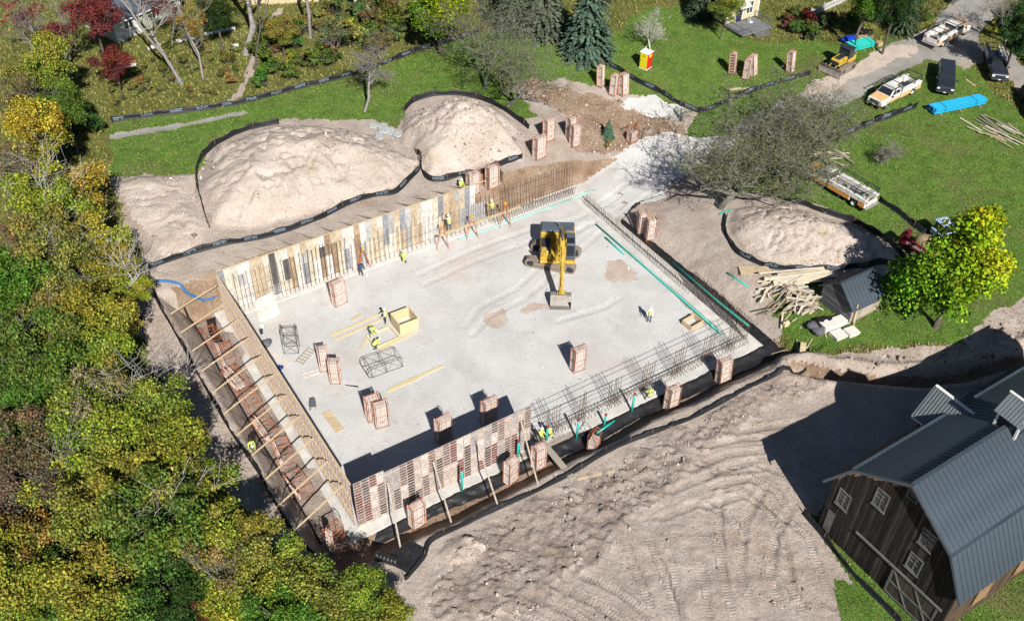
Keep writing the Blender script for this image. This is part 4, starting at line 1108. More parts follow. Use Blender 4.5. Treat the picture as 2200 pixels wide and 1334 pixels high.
def wheel(root, x, y, r=0.40, w=0.26, rim='rim'):
    a = MB().lathe([(r * .58, -w / 2), (r * .9, -w / 2), (r, -w / 2 * .7), (r, w / 2 * .7), (r * .9, w / 2), (r * .58, w / 2), (r * .58, -w / 2)], 18, (0, 0, 0), 'y').build('wheel', MATS['rubber'], root, True)
    a.location = (x, y, r)
    sg = 1 if y > 0 else -1
    b = MB().lathe([(0.0, sg * w * .30), (r * .2, sg * w * .38), (r * .45, sg * w * .28), (r * .6, sg * w * .46)], 14, (0, 0, 0), 'y').build('rim', MATS[rim], a, True)
    return a
def mirror_y(fn):
    for sg in (1, -1): fn(sg)
def truck(label, center, ang, upper='paint_white', lower='paint_orange', L=7.4, rack=True, body='service', hood='paint_peach', group='work trucks', dual=True):
    """crew pick-up with service body: +x is the front, built round the ground centre"""
    root = thing('pickup_truck', label, 'truck', center, ang, group)
    W = 1.0; xf = L / 2; cabr = xf - 1.45 - 2.05                      # back of the cab
    lowp = [(cabr, 0.50), (xf - 0.1, 0.42), (xf, 0.55), (xf, 0.98), (xf - 0.08, 1.12), (xf - 1.35, 1.26), (cabr, 1.26)]
    # nose and door sills
    MB().prism([(xf - 1.42, 0.50), (xf - 0.1, 0.42), (xf, 0.55), (xf, 0.98), (xf - 0.08, 1.12), (xf - 1.42, 1.26)], -W, W, lambda z: 0.05 if z > 1.0 else 0).build('front_body', MATS[upper], root, bevel=0.05)
    MB().prism([(xf - 1.35, 1.262), (xf - 0.12, 1.14), (xf - 0.12, 1.165), (xf - 0.7, 1.235), (xf - 1.35, 1.30)], -W * .86, W * .86).build('hood', MATS[hood], root, bevel=0.03)
    MB().bx(cabr, xf - 1.424, -W, W, 0.50, 0.86).build('lower_doors', MATS[lower], root, bevel=0.03)
    MB().bx(cabr, xf - 1.424, -W, W, 0.862, 1.27).build('doors', MATS[upper], root, bevel=0.03)
    # greenhouse
    MB().prism([(cabr + 0.02, 1.272), (xf - 1.46, 1.272), (xf - 2.15, 1.86), (cabr + 0.15, 1.88)], -W * .97, W * .97, lambda z: 0.16 if z > 1.5 else 0).build('cab', MATS[upper], root, bevel=0.05)
    MB().bx(cabr + 0.28, xf - 2.28, -W * .74, W * .74, 1.872, 1.91).build('roof', MATS[upper], root, bevel=0.02)
    # glass
    MB().poly([(xf - 1.50, -.84, 1.32), (xf - 1.50, .84, 1.32), (xf - 2.10, .72, 1.83), (xf - 2.10, -.72, 1.83)]).build('windshield', MATS['glass_dark'], root).location = (0.02, 0, 0.012)
    MB().poly([(cabr + .045, .8, 1.34), (cabr + .045, -.8, 1.34), (cabr + .13, -.7, 1.78), (cabr + .13, .7, 1.78)]).build('rear_window', MATS['glass_dark'], root).location = (-0.03, 0, 0.0)
    def side(sg):
        y0, y1 = sg * (W * .97 + .004), sg * (W * .97 - .145)
        for (a0, a1, b0, b1) in ((cabr + 1.06, xf - 1.72, cabr + 1.06, xf - 2.16), (cabr + .22, cabr + .98, cabr + .28, cabr + .98)):
            p = [(a0, y0, 1.34), (a1, y0, 1.34), (b1, y1, 1.80), (b0, y1, 1.80)]
            if sg > 0: p.reverse()
            MB().poly(p).build('side_window', MATS['glass_dark'], root)
        MB().box((xf - 1.62, sg * (W + .13), 1.34), (0.12, 0.22, 0.22)).build('mirror', MATS['cat_black'], root, bevel=0.03)
        MB().box((xf - 0.02, sg * .76, 0.88), (0.08, 0.34, 0.20)).build('headlight', MATS['lamp_clear'], root, bevel=0.02)
        for xx in (cabr + 1.1, cabr + 0.1): MB().box((xx + .08, sg * (W + .012), 1.12), (0.14, 0.02, 0.03)).build('door_handle', MATS['cat_black'], root)
        MB().lathe([(0.46, -.02), (0.50, 0.02)], 14, (xf - 0.98, sg * (W - .01), 0.42), 'y').build('wheel_arch', MATS['cat_black'], root)
        wheel(root, xf - 0.98, sg * (W - 0.14), rim='rim')
        wheel(root, -xf + 1.35, sg * (W - 0.12), rim='rim_white' if body == 'service' else 'rim', w=0.30)
    mirror_y(side)
    MB().bx(xf - .02, xf + .05, -W * .6, W * .6, 0.66, 1.0).build('grille', MATS['cat_black'], root)
    MB().bx(xf - .05, xf + .12, -W * .98, W * .98, 0.42, 0.62).build('front_bumper', MATS['cat_black' if body != 'service' else 'chrome'], root, bevel=0.03)
    MB().bx(-xf + .1, xf - 1.0, -.45, .45, 0.38, 0.495).build('chassis', MATS['cat_black'], root)
    MB().box((xf + .13, 0, .52), (.01, .3, .12)).build('number_plate', MATS['paint_white'], root)
    if body == 'service':
        x0, x1 = -xf, cabr - 0.08
        BWd = 1.10
        MB().bx(x0, x1, -BWd + .43, BWd - .43, 0.60, 0.72).build('bed_floor', MATS['bed_dark'], root)
        def sidebox(sg):
            ya, yb = sg * BWd, sg * (BWd - .42)
            y0, y1 = min(ya, yb), max(ya, yb)
            ax = -xf + 1.35
            for (a, b, z0) in ((x0, ax - .52, 0.52), (ax + .52, x1, 0.52), (ax - .518, ax + .518, 0.98)):
                MB().bx(a, b, y0, y1, z0, 1.50).build('side_box', MATS[upper], root, bevel=0.02)
            for (a, b) in ((x0 + .04, ax - .55), (ax + .55, (ax + .55 + x1) / 2 - .02), ((ax + .55 + x1) / 2 + .02, x1 - .04)):
                MB().box(((a + b) / 2, sg * (BWd + .012), 0.80), (b - a, .03, .50)).build('lower_door', MATS[lower], root, bevel=0.01)
                MB().box(((a + b) / 2, sg * (BWd + .012), 1.27), (b - a, .03, .40)).build('upper_door', MATS[upper], root, bevel=0.01)
                MB().box(((a + b) / 2, sg * (BWd + .034), 1.0), (.12, .02, .06)).build('latch', MATS['cat_black'], root)
            MB().box((x0 - .012, sg * (BWd - .2), 1.1), (.03, .18, .30)).build('tail_light', MATS['lamp_red'], root)
        mirror_y(sidebox)
        MB().bx(x0 - .05, x0 + .02, -BWd + .425, BWd - .425, 0.62, 1.18).build('tailgate', MATS[upper], root, bevel=0.01)
        MB().bx(x0 - .30, x0 - .052, -BWd, BWd, 0.44, 0.58).build('rear_bumper', MATS['rim'], root)
        rd = random.Random(int(L * 1000 + center[0]))
        for i in range(9):
            c = rd.choice([(0.5, 0.45, 0.4), (0.1, 0.25, 0.15), (0.05, 0.06, 0.08), (0.55, 0.2, 0.06), (0.4, 0.4, 0.42), (0.6, 0.5, 0.1)])
            MB().box((0, 0, 0), (rd.uniform(.2, .9), rd.uniform(.15, .4), rd.uniform(.12, .4)), rd.uniform(0, 3)).build('load', MATS['board'], root, col=c).location = (rd.uniform(x0 + .4, x1 - .4), rd.uniform(-.45, .45), 0.9)
    else:
        x0, x1 = -xf, cabr - 0.02
        MB().bx(x0, x1, -W, W, 0.50, 1.22).build('bed', MATS[upper], root, bevel=0.04)
        if body == 'cap':
            MB().prism([(x0 + .03, 1.222), (x1 + 0.05, 1.222), (x1 - 0.02, 1.80), (x0 + .25, 1.74)], -W * .95, W * .95, lambda z: 0.14 if z > 1.5 else 0).build('bed_cap', MATS[upper], root, bevel=0.04)
            for sg in (1, -1):
                MB().quad((x0 + .4, sg * .958, 1.34), (x1 - .2, sg * .958, 1.34), (x1 - .25, sg * .84, 1.68), (x0 + .5, sg * .84, 1.68)).build('side_window', MATS['glass_dark'], root)
        if body == 'utility':
            for sg in (1, -1): MB().bx(x0 + .1, x1 - .1, min(sg * 1.06, sg * .5), max(sg * 1.06, sg * .5), 1.225, 1.75).build('tool_box', MATS['paint_white'], root, bevel=0.02)
        MB().bx(x0 - .16, x0 - .002, -W * .95, W * .95, 0.46, 0.64).build('rear_bumper', MATS['chrome'], root)
        for sg in (1, -1): MB().box((x0 - .012, sg * .86, 1.0), (.03, .2, .34)).build('tail_light', MATS['lamp_red'], root)
    if rack:
        m = MB(); zt = 2.12; xa, xb = -xf + .05, (xf - 1.9 if body == 'service' else cabr + 1.2)
        for y in (-.98, .98):
            m.bar((xa, y, zt), (xb, y, zt), .07); m.bar((xa, y, zt - .22), (cabr, y, zt - .22), .05)
            for x in (xa + .05, xa + 1.4, cabr - .1): m.bar((x, y, 1.35), (x, y, zt), .07)
            if body == 'service': m.bar((xb, y, zt), (xb - .35, y * .98, 1.86), .05)
        for x in (xa + .05, xa + 1.4, cabr - .1, xb - .2): m.bar((x, -.98, zt), (x, .98, zt), .06)
        m.build('ladder_rack', MATS['cat_black'], root)
    return root
def mid(p, q, z=None):
    a, b = g(*p), g(*q); c = (a + b) / 2; c.z = hz(c.x, c.y); return c
D2 = math.radians
truck('white and peach service pickup with black rack parked on the gravel road', mid((1875, 233), (1957, 190)), D2(-140), hood='paint_peach', lower='paint_peach')
truck('white service truck seen from behind at the top of the road', mid((2070, 66), (1992, 104)), D2(40.7), lower='paint_peach')
truck('white and orange service truck on the lawn under the old apple tree', mid((1733, 372), (1864, 450)), D2(128.9), hood='paint_orange', L=8.2)
truck('dark pickup with a covered bed parked facing down the slope', mid((2022, 212), (2033, 148)), D2(-108), 'paint_dark', 'paint_dark', 6.3, False, 'cap', 'paint_dark')
truck('dark truck with white tool boxes and ladder rack at the right edge', mid((2158, 176), (2112, 128)), D2(-100), 'paint_dark', 'paint_dark', 6.3, True, 'utility', 'paint_dark')
truck('dark pickup just entering the frame at the right edge of the road', mid((2222, 262), (2212, 205)), D2(-100), 'paint_dark', 'paint_dark', 6.0, False, 'cap', 'paint_dark')

# --- excavator
def crawler(root, y, L, H, W, m='track_steel', name='track'):
    """one track: rounded loop with shoes, roller frame and idler wheels as sub-parts"""
    r = H / 2; k = 10
    prof = [( L / 2 - r + r * math.cos(a), r + r * math.sin(a)) for a in np.linspace(-PI / 2, PI / 2, k)] + [(-L / 2 + r + r * math.cos(a), r + r * math.sin(a)) for a in np.linspace(PI / 2, 3 * PI / 2, k)]
    inn = [(x * (1 - 0.14 / L * 2), r + (z - r) * (1 - 0.13 / r)) for x, z in prof]
    mb = MB()
    n = len(prof)
    for yy in (y - W / 2, y + W / 2):
        for p in prof: mb.v.append((p[0], yy, p[1]))
        for p in inn: mb.v.append((p[0], yy, p[1]))
    for i in range(n):
        j = (i + 1) % n
        mb.f += [(i, j, 2 * n + j, 2 * n + i), (n + i, 3 * n + i, 3 * n + j, n + j), (i, n + i, n + j, j), (2 * n + i, 2 * n + j, 3 * n + j, 3 * n + i)]
    t = mb.build(name, MATS[m], root)
    shoe = MB()
    tot = 2 * (L - 2 * r) + 2 * PI * r; ns = int(tot / 0.21)
    for i in range(ns):
        u = tot * i / ns
        if u < L - 2 * r: c = (-L / 2 + r + u, 2 * r); a = 0
        elif u < L - 2 * r + PI * r: th = PI / 2 - (u - (L - 2 * r)) / r; c = (L / 2 - r + r * math.cos(th), r + r * math.sin(th)); a = th - PI / 2
        elif u < 2 * (L - 2 * r) + PI * r: c = (L / 2 - r - (u - (L - 2 * r) - PI * r), 0); a = 0
        else: th = 3 * PI / 2 - (u - 2 * (L - 2 * r) - PI * r) / r; c = (-L / 2 + r + r * math.cos(th), r + r * math.sin(th)); a = th - PI / 2
        M = Matrix.Rotation(-a, 3, 'Y')
        shoe.box((c[0], y, max(c[1], 0.0)), (0.10, W, 0.06), M=M)
    shoe.build('grousers', MATS[m], t)
    MB().bx(-L / 2 + r, L / 2 - r, y - W * .3, y + W * .3, r * .55, r * 1.35).build('roller_frame', MATS[m], t)
    for x in (-L / 2 + r, L / 2 - r): MB().lathe([(0, y - W * .42), (r * .72, y - W * .42), (r * .72, y + W * .42), (0, y + W * .42)], 14, (x, 0, r), 'y').build('idler', MATS['cat_black'], t)
    return t
ec = (at_z(1127, 560, .4) + at_z(1252, 580, .4)) / 2
exy = Vector((ec.x, ec.y + 1.25, hz(ec.x, ec.y + 1.25)))
ex = thing('excavator', 'yellow excavator with a wide bucket working on the gravel floor', 'excavator', exy, 0)
lower = D2(-13)
for y in (-1.32, 1.32):
    t = crawler(ex, y, 5.0, 0.98, 0.75); t.rotation_euler = (0, 0, lower)
o = MB().bx(-1.3, 1.3, -1.0, 1.0, .35, .8).build('car_body', MATS['cat_black'], ex); o.rotation_euler = (0, 0, lower)
# upper structure: +x of this frame points to the boom (towards the viewer)
up = MB().lathe([(0, .8), (.95, .8), (.95, 1.05), (0, 1.05)], 18).build('slew_ring', MATS['cat_black'], ex)
UA = D2(-90.5)
def upart(nm, mb, m, bevel=0.04):
    o = mb.build(nm, MATS[m], ex, bevel=bevel); o.rotation_euler = (0, 0, UA); o.scale = (1.0, 1.14, 1.08); o.location = (0.35, -0.1, -0.08); return o
upart('deck', MB().bx(-2.6, 1.75, -1.5, 1.5, 1.06, 1.30), 'cat_yellow')
upart('counterweight', MB().prism([(-3.35, 1.15), (-2.55, 1.02), (-2.55, 2.35), (-3.2, 2.38), (-3.4, 2.1)], -1.5, 1.5), 'cat_grey', 0.1)
upart('engine_hood', MB().bx(-2.545, -1.15, -1.48, 1.48, 1.302, 2.42), 'cat_yellow', 0.06)
upart('hood_cover', MB().bx(-2.5, -1.5, 0.45, 1.40, 2.424, 2.55), 'cat_grey')
upart('hood_cover', MB().bx(-2.5, -1.35, -1.40, 0.35, 2.424, 2.62), 'cat_grey')
upart('exhaust', MB().tube([(-1.9, 0.1, 2.6), (-1.9, 0.1, 3.0), (-2.05, 0.1, 3.12)], 0.07, 8), 'chrome', 0)
upart('side_cabinet', MB().bx(-1.145, 1.55, -1.48, -.55, 1.302, 2.05), 'cat_yellow', 0.05)
upart('cabinet_lid', MB().bx(-.9, 0.6, -1.42, -.62, 2.052, 2.10), 'cat_black')
cabp = [(-.62, 1.302), (1.45, 1.302), (1.62, 1.75), (1.30, 2.95), (-.55, 3.0), (-.62, 2.9)]
upart('cab', MB().prism(cabp, .66, 1.5, lambda z: .05 if z > 2.5 else 0), 'cat_grey', 0.06)
for nm, q in (('cab_front_glass', [(1.625, .72, 1.85), (1.625, 1.42, 1.85), (1.345, 1.38, 2.85), (1.345, .76, 2.85)]), ('cab_roof_glass', [(.3, .75, 3.0), (.3, 1.38, 3.0), (1.1, 1.38, 2.985), (1.1, .75, 2.985)]),
              ('cab_side_glass', [(1.35, 1.512, 1.8), (-.45, 1.512, 1.8), (-.42, 1.46, 2.82), (1.1, 1.46, 2.82)]), ('cab_side_glass', [(-.45, .608, 1.8), (1.35, .608, 1.8), (1.1, .66, 2.82), (-.42, .66, 2.82)])):
    o = upart(nm, MB().poly(q), 'glass_dark', 0); o.location = (0.35, -0.1, -0.066)
for q in ((1.3, -1.5), (1.3, 1.62)): upart('mirror', MB().box((q[0], q[1], 2.2), (.06, .22, .34)), 'cat_black')
upart('handrail', MB().tube([(1.4, -1.5, 1.3), (1.4, -1.5, 2.2), (-.8, -1.5, 2.25)], .025, 5), 'cat_black', 0)
# boom: foot at the deck front, raised, stick folded down to the bucket
B0, B1, B2, B3 = Vector((1.0, .25, 1.7)), Vector((1.7, .25, 4.4)), Vector((4.1, .25, 4.2)), Vector((6.35, .25, 1.35))
def arm(pts, hs, w):
    """box-section arm through points in the xz plane, hs = depth at each point"""
    m = MB()
    for i, (p, h) in enumerate(zip(pts, hs)):
        d = pts[min(i + 1, len(pts) - 1)] - pts[max(i - 1, 0)]; d.normalize(); n = Vector((-d.z, 0, d.x))
        for sy, sn in ((-1, -1), (1, -1), (1, 1), (-1, 1)): m.v.append(tuple(p + n * (sn * h / 2) + Vector((0, sy * w / 2, 0))))
    k = len(pts)
    for i in range(k - 1):
        for j in range(4): m.f.append((4 * i + j, 4 * i + (j + 1) % 4, 4 * i + 4 + (j + 1) % 4, 4 * i + 4 + j))
    m.f += [(3, 2, 1, 0), tuple(4 * (k - 1) + j for j in range(4))]
    return m
upart('boom', arm([B0, B0.lerp(B1, .5) + Vector((-.25, 0, .1)), B1, B1.lerp(B2, .5) + Vector((0, 0, .22)), B2], [.5, .75, .85, .7, .42], .52), 'cat_yellow', 0.03)
upart('stick', arm([B2 + Vector((-.75, 0, .6)), B2, B2.lerp(B3, .5), B3], [.35, .72, .55, .34], .40), 'cat_yellow', 0.03)
for y in (-.12, .56):
    upart('boom_cylinder', MB().tube([(1.75, y, 1.35), (2.25, y, 3.0)], .11, 8).tube([(2.25, y, 3.0), (2.35, y, 4.3)], .06, 8), 'cat_yellow', 0)
upart('stick_cylinder', MB().tube([B1 + Vector((.2, 0, .55)), B1.lerp(B2, .55) + Vector((0, 0, .75))], .11, 8).tube([B1.lerp(B2, .55) + Vector((0, 0, .75)), B2 + Vector((-.7, 0, .6))], .06, 8), 'chrome', 0)
upart('bucket_cylinder', MB().tube([B2 + Vector((.1, 0, .55)), B2.lerp(B3, .5) + Vector((.35, 0, .35))], .10, 8).tube([B2.lerp(B3, .5) + Vector((.35, 0, .35)), B3 + Vector((.1, 0, .7))], .055, 8), 'cat_yellow', 0)
upart('linkage', MB().bar(B3 + Vector((.1, -.10, .7)), B3 + Vector((.45, -.10, .1)), .08, .12).bar(B3 + Vector((.1, .05, .7)), B3 + Vector((.45, .05, .1)), .08, .12).box(tuple(B3), (.3, .62, .22)), 'cat_yellow', 0)
bp = [(6.85, 1.2), (7.45, 1.25), (7.75, .75), (7.9, .12), (7.55, .06), (6.9, .05), (6.55, .35), (6.55, .9)]
bk = MB()
w = 1.02; k = len(bp); 
for yy in (-w, w):
    for x, z in bp: bk.v.append((x - .75, yy * .84 + .25, z))
bk.f += [tuple(range(k)), tuple(reversed(range(k, 2 * k)))]
for i in range(k):
    if i in (2,): continue
    bk.f.append((i, k + i, k + (i + 1) % k, (i + 1) % k))
upart('bucket', bk, 'blade_steel', 0)
upart('cutting_edge', MB().bx(6.75, 7.3, -w * .84 + .24, w * .84 + .26, .07, .10), 'blade_steel', 0)

for y in (.02, .48): upart('hose', MB().tube([B0 + Vector((-.1, y - .25, .5)), B0.lerp(B1, .5) + Vector((-.72, y - .25, .3)), B1 + Vector((-.1, y - .25, .6)), B1.lerp(B2, .6) + Vector((0, y - .25, .72)), B2 + Vector((-.1, y - .25, .5))], .035, 5), 'rubber', 0)
upart('side_stripe', MB().bx(-2.4, -1.3, -1.498, -1.482, 1.7, 1.95), 'cat_black', 0)
upart('work_lamp', MB().box((1.4, -.9, 2.15), (.12, .18, .12)), 'lamp_clear')
# --- bulldozer
dzc = mid((1776, 164), (1832, 132))
dz = thing('bulldozer', 'yellow and black bulldozer with its blade down beside the road', 'bulldozer', dzc, D2(-137))
for y in (-.95, .95): crawler(dz, y, 3.0, .85, .55, 'track_steel')
MB().bx(-1.2, 1.3, -.62, .62, .45, .95).build('frame', MATS['cat_black'], dz)
MB().prism([(-.1, .95), (1.55, .95), (1.6, 1.55), (1.35, 1.68), (-.1, 1.75)], -.62, .62).build('engine_hood', MATS['cat_yellow'], dz, bevel=.05)
MB().bx(-.05, 1.3, -.35, .35, 1.70, 1.80).build('hood_cover', MATS['cat_black'], dz, bevel=.03)
MB().bx(1.6, 1.68, -.55, .55, .98, 1.5).build('radiator_grille', MATS['cat_black'], dz)
MB().tube([(.55, .2, 1.7), (.55, .2, 2.35)], .06, 8).build('exhaust', MATS['cat_black'], dz, True)
MB().bx(-1.25, -.102, -.85, .85, .952, 1.45).build('cab_base', MATS['cat_yellow'], dz, bevel=.04)
MB().prism([(-1.2, 1.452), (-.05, 1.452), (-.18, 2.55), (-1.15, 2.55)], -.80, .80, lambda z: .06 if z > 2 else 0).build('cab', MATS['cat_black'], dz, bevel=.05)
MB().bx(-1.3, -.05, -.82, .82, 2.552, 2.68).build('cab_roof', MATS['cat_black'], dz, bevel=.05)
for sg in (-1, 1): MB().quad((-1.08, sg * .812, 1.55), (-.2, sg * .812, 1.55), (-.28, sg * .765, 2.45), (-1.05, sg * .765, 2.45)).build('cab_window', MATS['glass_dark'], dz)
MB().quad((-.045, -.7, 1.8), (-.045, .7, 1.8), (-.16, .66, 2.48), (-.16, -.66, 2.48)).build('cab_window', MATS['glass_dark'], dz).location = (.02, 0, 0)
MB().bx(-1.75, -1.252, -.8, .8, .9, 1.5).build('rear_tank', MATS['cat_yellow'], dz, bevel=.05)
for y in (-.62, .62): MB().bar((.4, y * 1.1, .5), (2.1, y * 1.1, .45), .16, .2).build('push_arm', MATS['cat_yellow'], dz)
bl = MB()
pr_ = [(2.25 + .16 * math.sin(a * PI), .08 + a * 1.05) for a in np.linspace(0, 1, 7)]
pr_ = [(2.42 - .2 * math.sin(a * PI), .06 + a * 1.05) for a in np.linspace(0, 1, 7)]
for i, (x, z) in enumerate(pr_):
    for y in (-1.5, 1.5): bl.v.append((x, y, z))
    for y in (-1.5, 1.5): bl.v.append((x - .08, y, z))
for i in range(6):
    a = 4 * i; b = a + 4
    bl.f += [(a, b, b + 1, a + 1), (a + 2, a + 3, b + 3, b + 2), (a, a + 2, b + 2, b), (a + 1, b + 1, b + 3, a + 3)]
bl.f += [(0, 1, 3, 2), (24, 26, 27, 25)]
bl.build('blade', MATS['blade_steel'], dz)
for y in (-.4, .4): MB().tube([(1.5, y, 1.2), (2.2, y, .75)], .06, 8).build('blade_cylinder', MATS['cat_yellow'], dz)

# --- trailer with red drum screen beside the maple
mat('paint_red', (0.16, 0.012, 0.02), 0.4, 0.25, 3.0)
mat('tan_steel', (0.27, 0.20, 0.11), 0.6, 0.3, 3.0)
mat('pale_blue', (0.30, 0.42, 0.60), 0.45, 0.15, 2.0)
mt = thing('concrete_mixer', 'dark red drum machine on a trailer half hidden behind the maple', 'mixer', g(1975, 545), D2(-48))
MB().lathe([(0, -.8), (.5, -.8), (.86, -.45), (.9, -.1), (.86, .25), (.45, .8), (.5, .95), (.4, .95), (.3, .6), (0, .55)], 18, (0, 0, 1.35), 'y').build('drum', MATS['tan_steel'], mt, True)
o = MB().prism([(-1.7, .9), (1.7, .9), (1.85, 1.3), (1.2, 1.55), (-1.3, 1.75), (-1.85, 1.4)], -1.12, -.98).build('side_guard', MATS['paint_red'], mt, bevel=.03)
LM = MB(); rd = random.Random(3)
x = -1.1
for wd in (.16, .13, .2, .14, .17, .13, .2, .15, .14):
    LM.bx(x, x + wd * .35, -1.128, -1.122, 1.1, 1.42)
    LM.bx(x, x + wd, -1.128, -1.122, 1.1 + rd.choice([0, .14, .27]), 1.16 + rd.choice([0, .1, .2])); x += wd + .06
LM.build('lettering', MATS['paint_white'], o)
MB().bx(-1.6, 1.6, -.7, .7, .45, .58).build('chassis', MATS['paint_red'], mt)
MB().bar((1.6, 0, .5), (2.9, 0, .5), .12).build('tow_bar', MATS['paint_red'], mt)
MB().bx(-1.9, -1.4, -1.1, .2, 1.0, 1.9).build('hopper', MATS['paint_red'], mt, bevel=.05)
for y in (-.85, .85): wheel(mt, -.2, y, .36, .22)
bu = thing('loader_cab', 'pale blue and white machine cab behind the maple', 'machine', g(2025, 512), D2(20))
MB().prism([(-1.2, .55), (1.3, .55), (1.3, 1.05), (.5, 1.15), (-1.2, 1.15)], -.75, .75).build('body', MATS['pale_blue'], bu, bevel=.06)
MB().prism([(-1.0, 1.152), (.35, 1.152), (.15, 2.0), (-.95, 2.0)], -.68, .68, lambda z: .06 if z > 1.6 else 0).build('cab', MATS['glass_dark'], bu, bevel=.05)
MB().bx(-1.1, .3, -.72, .72, 2.002, 2.12).build('cab_roof', MATS['pale_blue'], bu, bevel=.05)
MB().bx(-.75, .0, -.45, .45, 2.122, 2.15).build('roof_panel', MATS['paint_white'], bu)
for x in (-.75, .85):
    for y in (-.72, .72): wheel(bu, x, y, .38, .28, 'rim_white')
MB().bx(1.3, 1.7, -.8, .8, .25, .8).build('front_attachment', MATS['paint_white'], bu, bevel=.04)

# ------------------------------------------------------------------ portable toilet
mat('toilet_yellow', (0.72, 0.62, 0.02), 0.45, 0.06)
mat('toilet_red', (0.60, 0.02, 0.02), 0.45, 0.06)
mat('toilet_white', (0.75, 0.75, 0.75), 0.45, 0.06)
pt = thing('portable_toilet', 'yellow and red portable toilet with a white roof on the grass', 'toilet', g(1386, 146), D2(52))
# door faces -x of this frame turned towards the viewer's left
MB().bx(-.55, .55, -.55, .55, .1, 2.05).build('shell', MATS['toilet_red'], pt, bevel=.03)
MB().bx(-.575, .575, -.575, .575, 0, .098).build('base', MATS['toilet_white'], pt)
MB().bx(-.58, -.552, -.50, .50, .12, 2.03).build('door', MATS['toilet_yellow'], pt, bevel=.01)
for z0, z1 in ((.25, 1.0), (1.1, 1.45)):
    for y in (-.3, 0, .3): MB().bx(-.592, -.582, y - .10, y + .10, z0, z1).build('door_panel', MATS['toilet_yellow'], pt)
MB().lathe([(0, -.60), (.13, -.60), (.13, -.588), (0, -.588)], 14, (0, 0, 1.72), 'x').build('emblem', MATS['red_cap'], pt)
MB().lathe([(0, -.606), (.075, -.606), (.075, -.602), (0, -.602)], 12, (0, 0, 1.72), 'x').build('emblem_center', MATS['toilet_yellow'], pt)
MB().bx(-.60, -.585, .34, .42, 1.0, 1.12).build('door_handle', MATS['cat_black'], pt)
MB().prism([(-.62, 2.055), (.62, 2.055), (.60, 2.16), (.25, 2.33), (-.25, 2.33), (-.60, 2.16)], -.62, .62, lambda z: .1 if z > 2.2 else 0).build('roof', MATS['toilet_white'], pt, bevel=.03)
MB().bx(-.28, .28, -.565, -.552, 1.55, 1.9).build('side_sign', MATS['toilet_yellow'], pt)
MB().tube([(.4, .4, 2.2), (.4, .4, 2.5)], .05, 8).build('vent_pipe', MATS['toilet_white'], pt)
# ------------------------------------------------------------------ workers
mat('skin', (0.42, 0.25, 0.17), 0.6, 0.1)
mat('hivis', (0.50, 0.60, 0.13), 0.6, 0.12)
mat('shirt_white', (0.68, 0.68, 0.62), 0.8, 0.1)
mat('shirt_blue', (0.04, 0.07, 0.16), 0.8, 0.2)
mat('jeans', (0.07, 0.10, 0.17), 0.85, 0.25, 5)
mat('trousers_dark', (0.05, 0.05, 0.055), 0.85, 0.25, 5)
mat('boots', (0.06, 0.04, 0.025), 0.7, 0.2)
mat('hat_white', (0.78, 0.78, 0.76), 0.35, 0.05)
POSES = {
 'stand': dict(hip=(0, 0, .92), chest=(.0, 0, 1.32), neck=(.02, 0, 1.50), head=(.04, 0, 1.66), kn=[(.05, .12, .50), (.0, -.12, .50)], an=[(0, .13, .09), (-.02, -.13, .09)], el=[(.03, .28, 1.12), (.1, -.28, 1.12)], ha=[(.22, .25, .95), (.35, -.2, 1.05)]),
 'reach': dict(hip=(0, 0, .92), chest=(.05, 0, 1.32), neck=(.08, 0, 1.50), head=(.13, 0, 1.65), kn=[(.08, .13, .50), (-.02, -.13, .50)], an=[(0, .16, .09), (-.1, -.14, .09)], el=[(.28, .28, 1.28), (.3, -.26, 1.38)], ha=[(.55, .24, 1.40), (.52, -.2, 1.62)]),
 'bend': dict(hip=(-.12, 0, .86), chest=(.26, 0, 1.06), neck=(.42, 0, 1.10), head=(.56, 0, 1.06), kn=[(.06, .15, .48), (.0, -.15, .48)], an=[(-.05, .18, .09), (-.08, -.18, .09)], el=[(.34, .26, .78), (.36, -.26, .78)], ha=[(.45, .18, .48), (.48, -.16, .46)]),
 'kneel': dict(hip=(-.15, 0, .46), chest=(.18, 0, .78), neck=(.30, 0, .90), head=(.42, 0, .95), kn=[(.22, .16, .46), (.16, -.16, .10)], an=[(.12, .17, .09), (-.28, -.17, .09)], el=[(.34, .28, .55), (.36, -.26, .58)], ha=[(.52, .18, .30), (.55, -.14, .34)]),
}
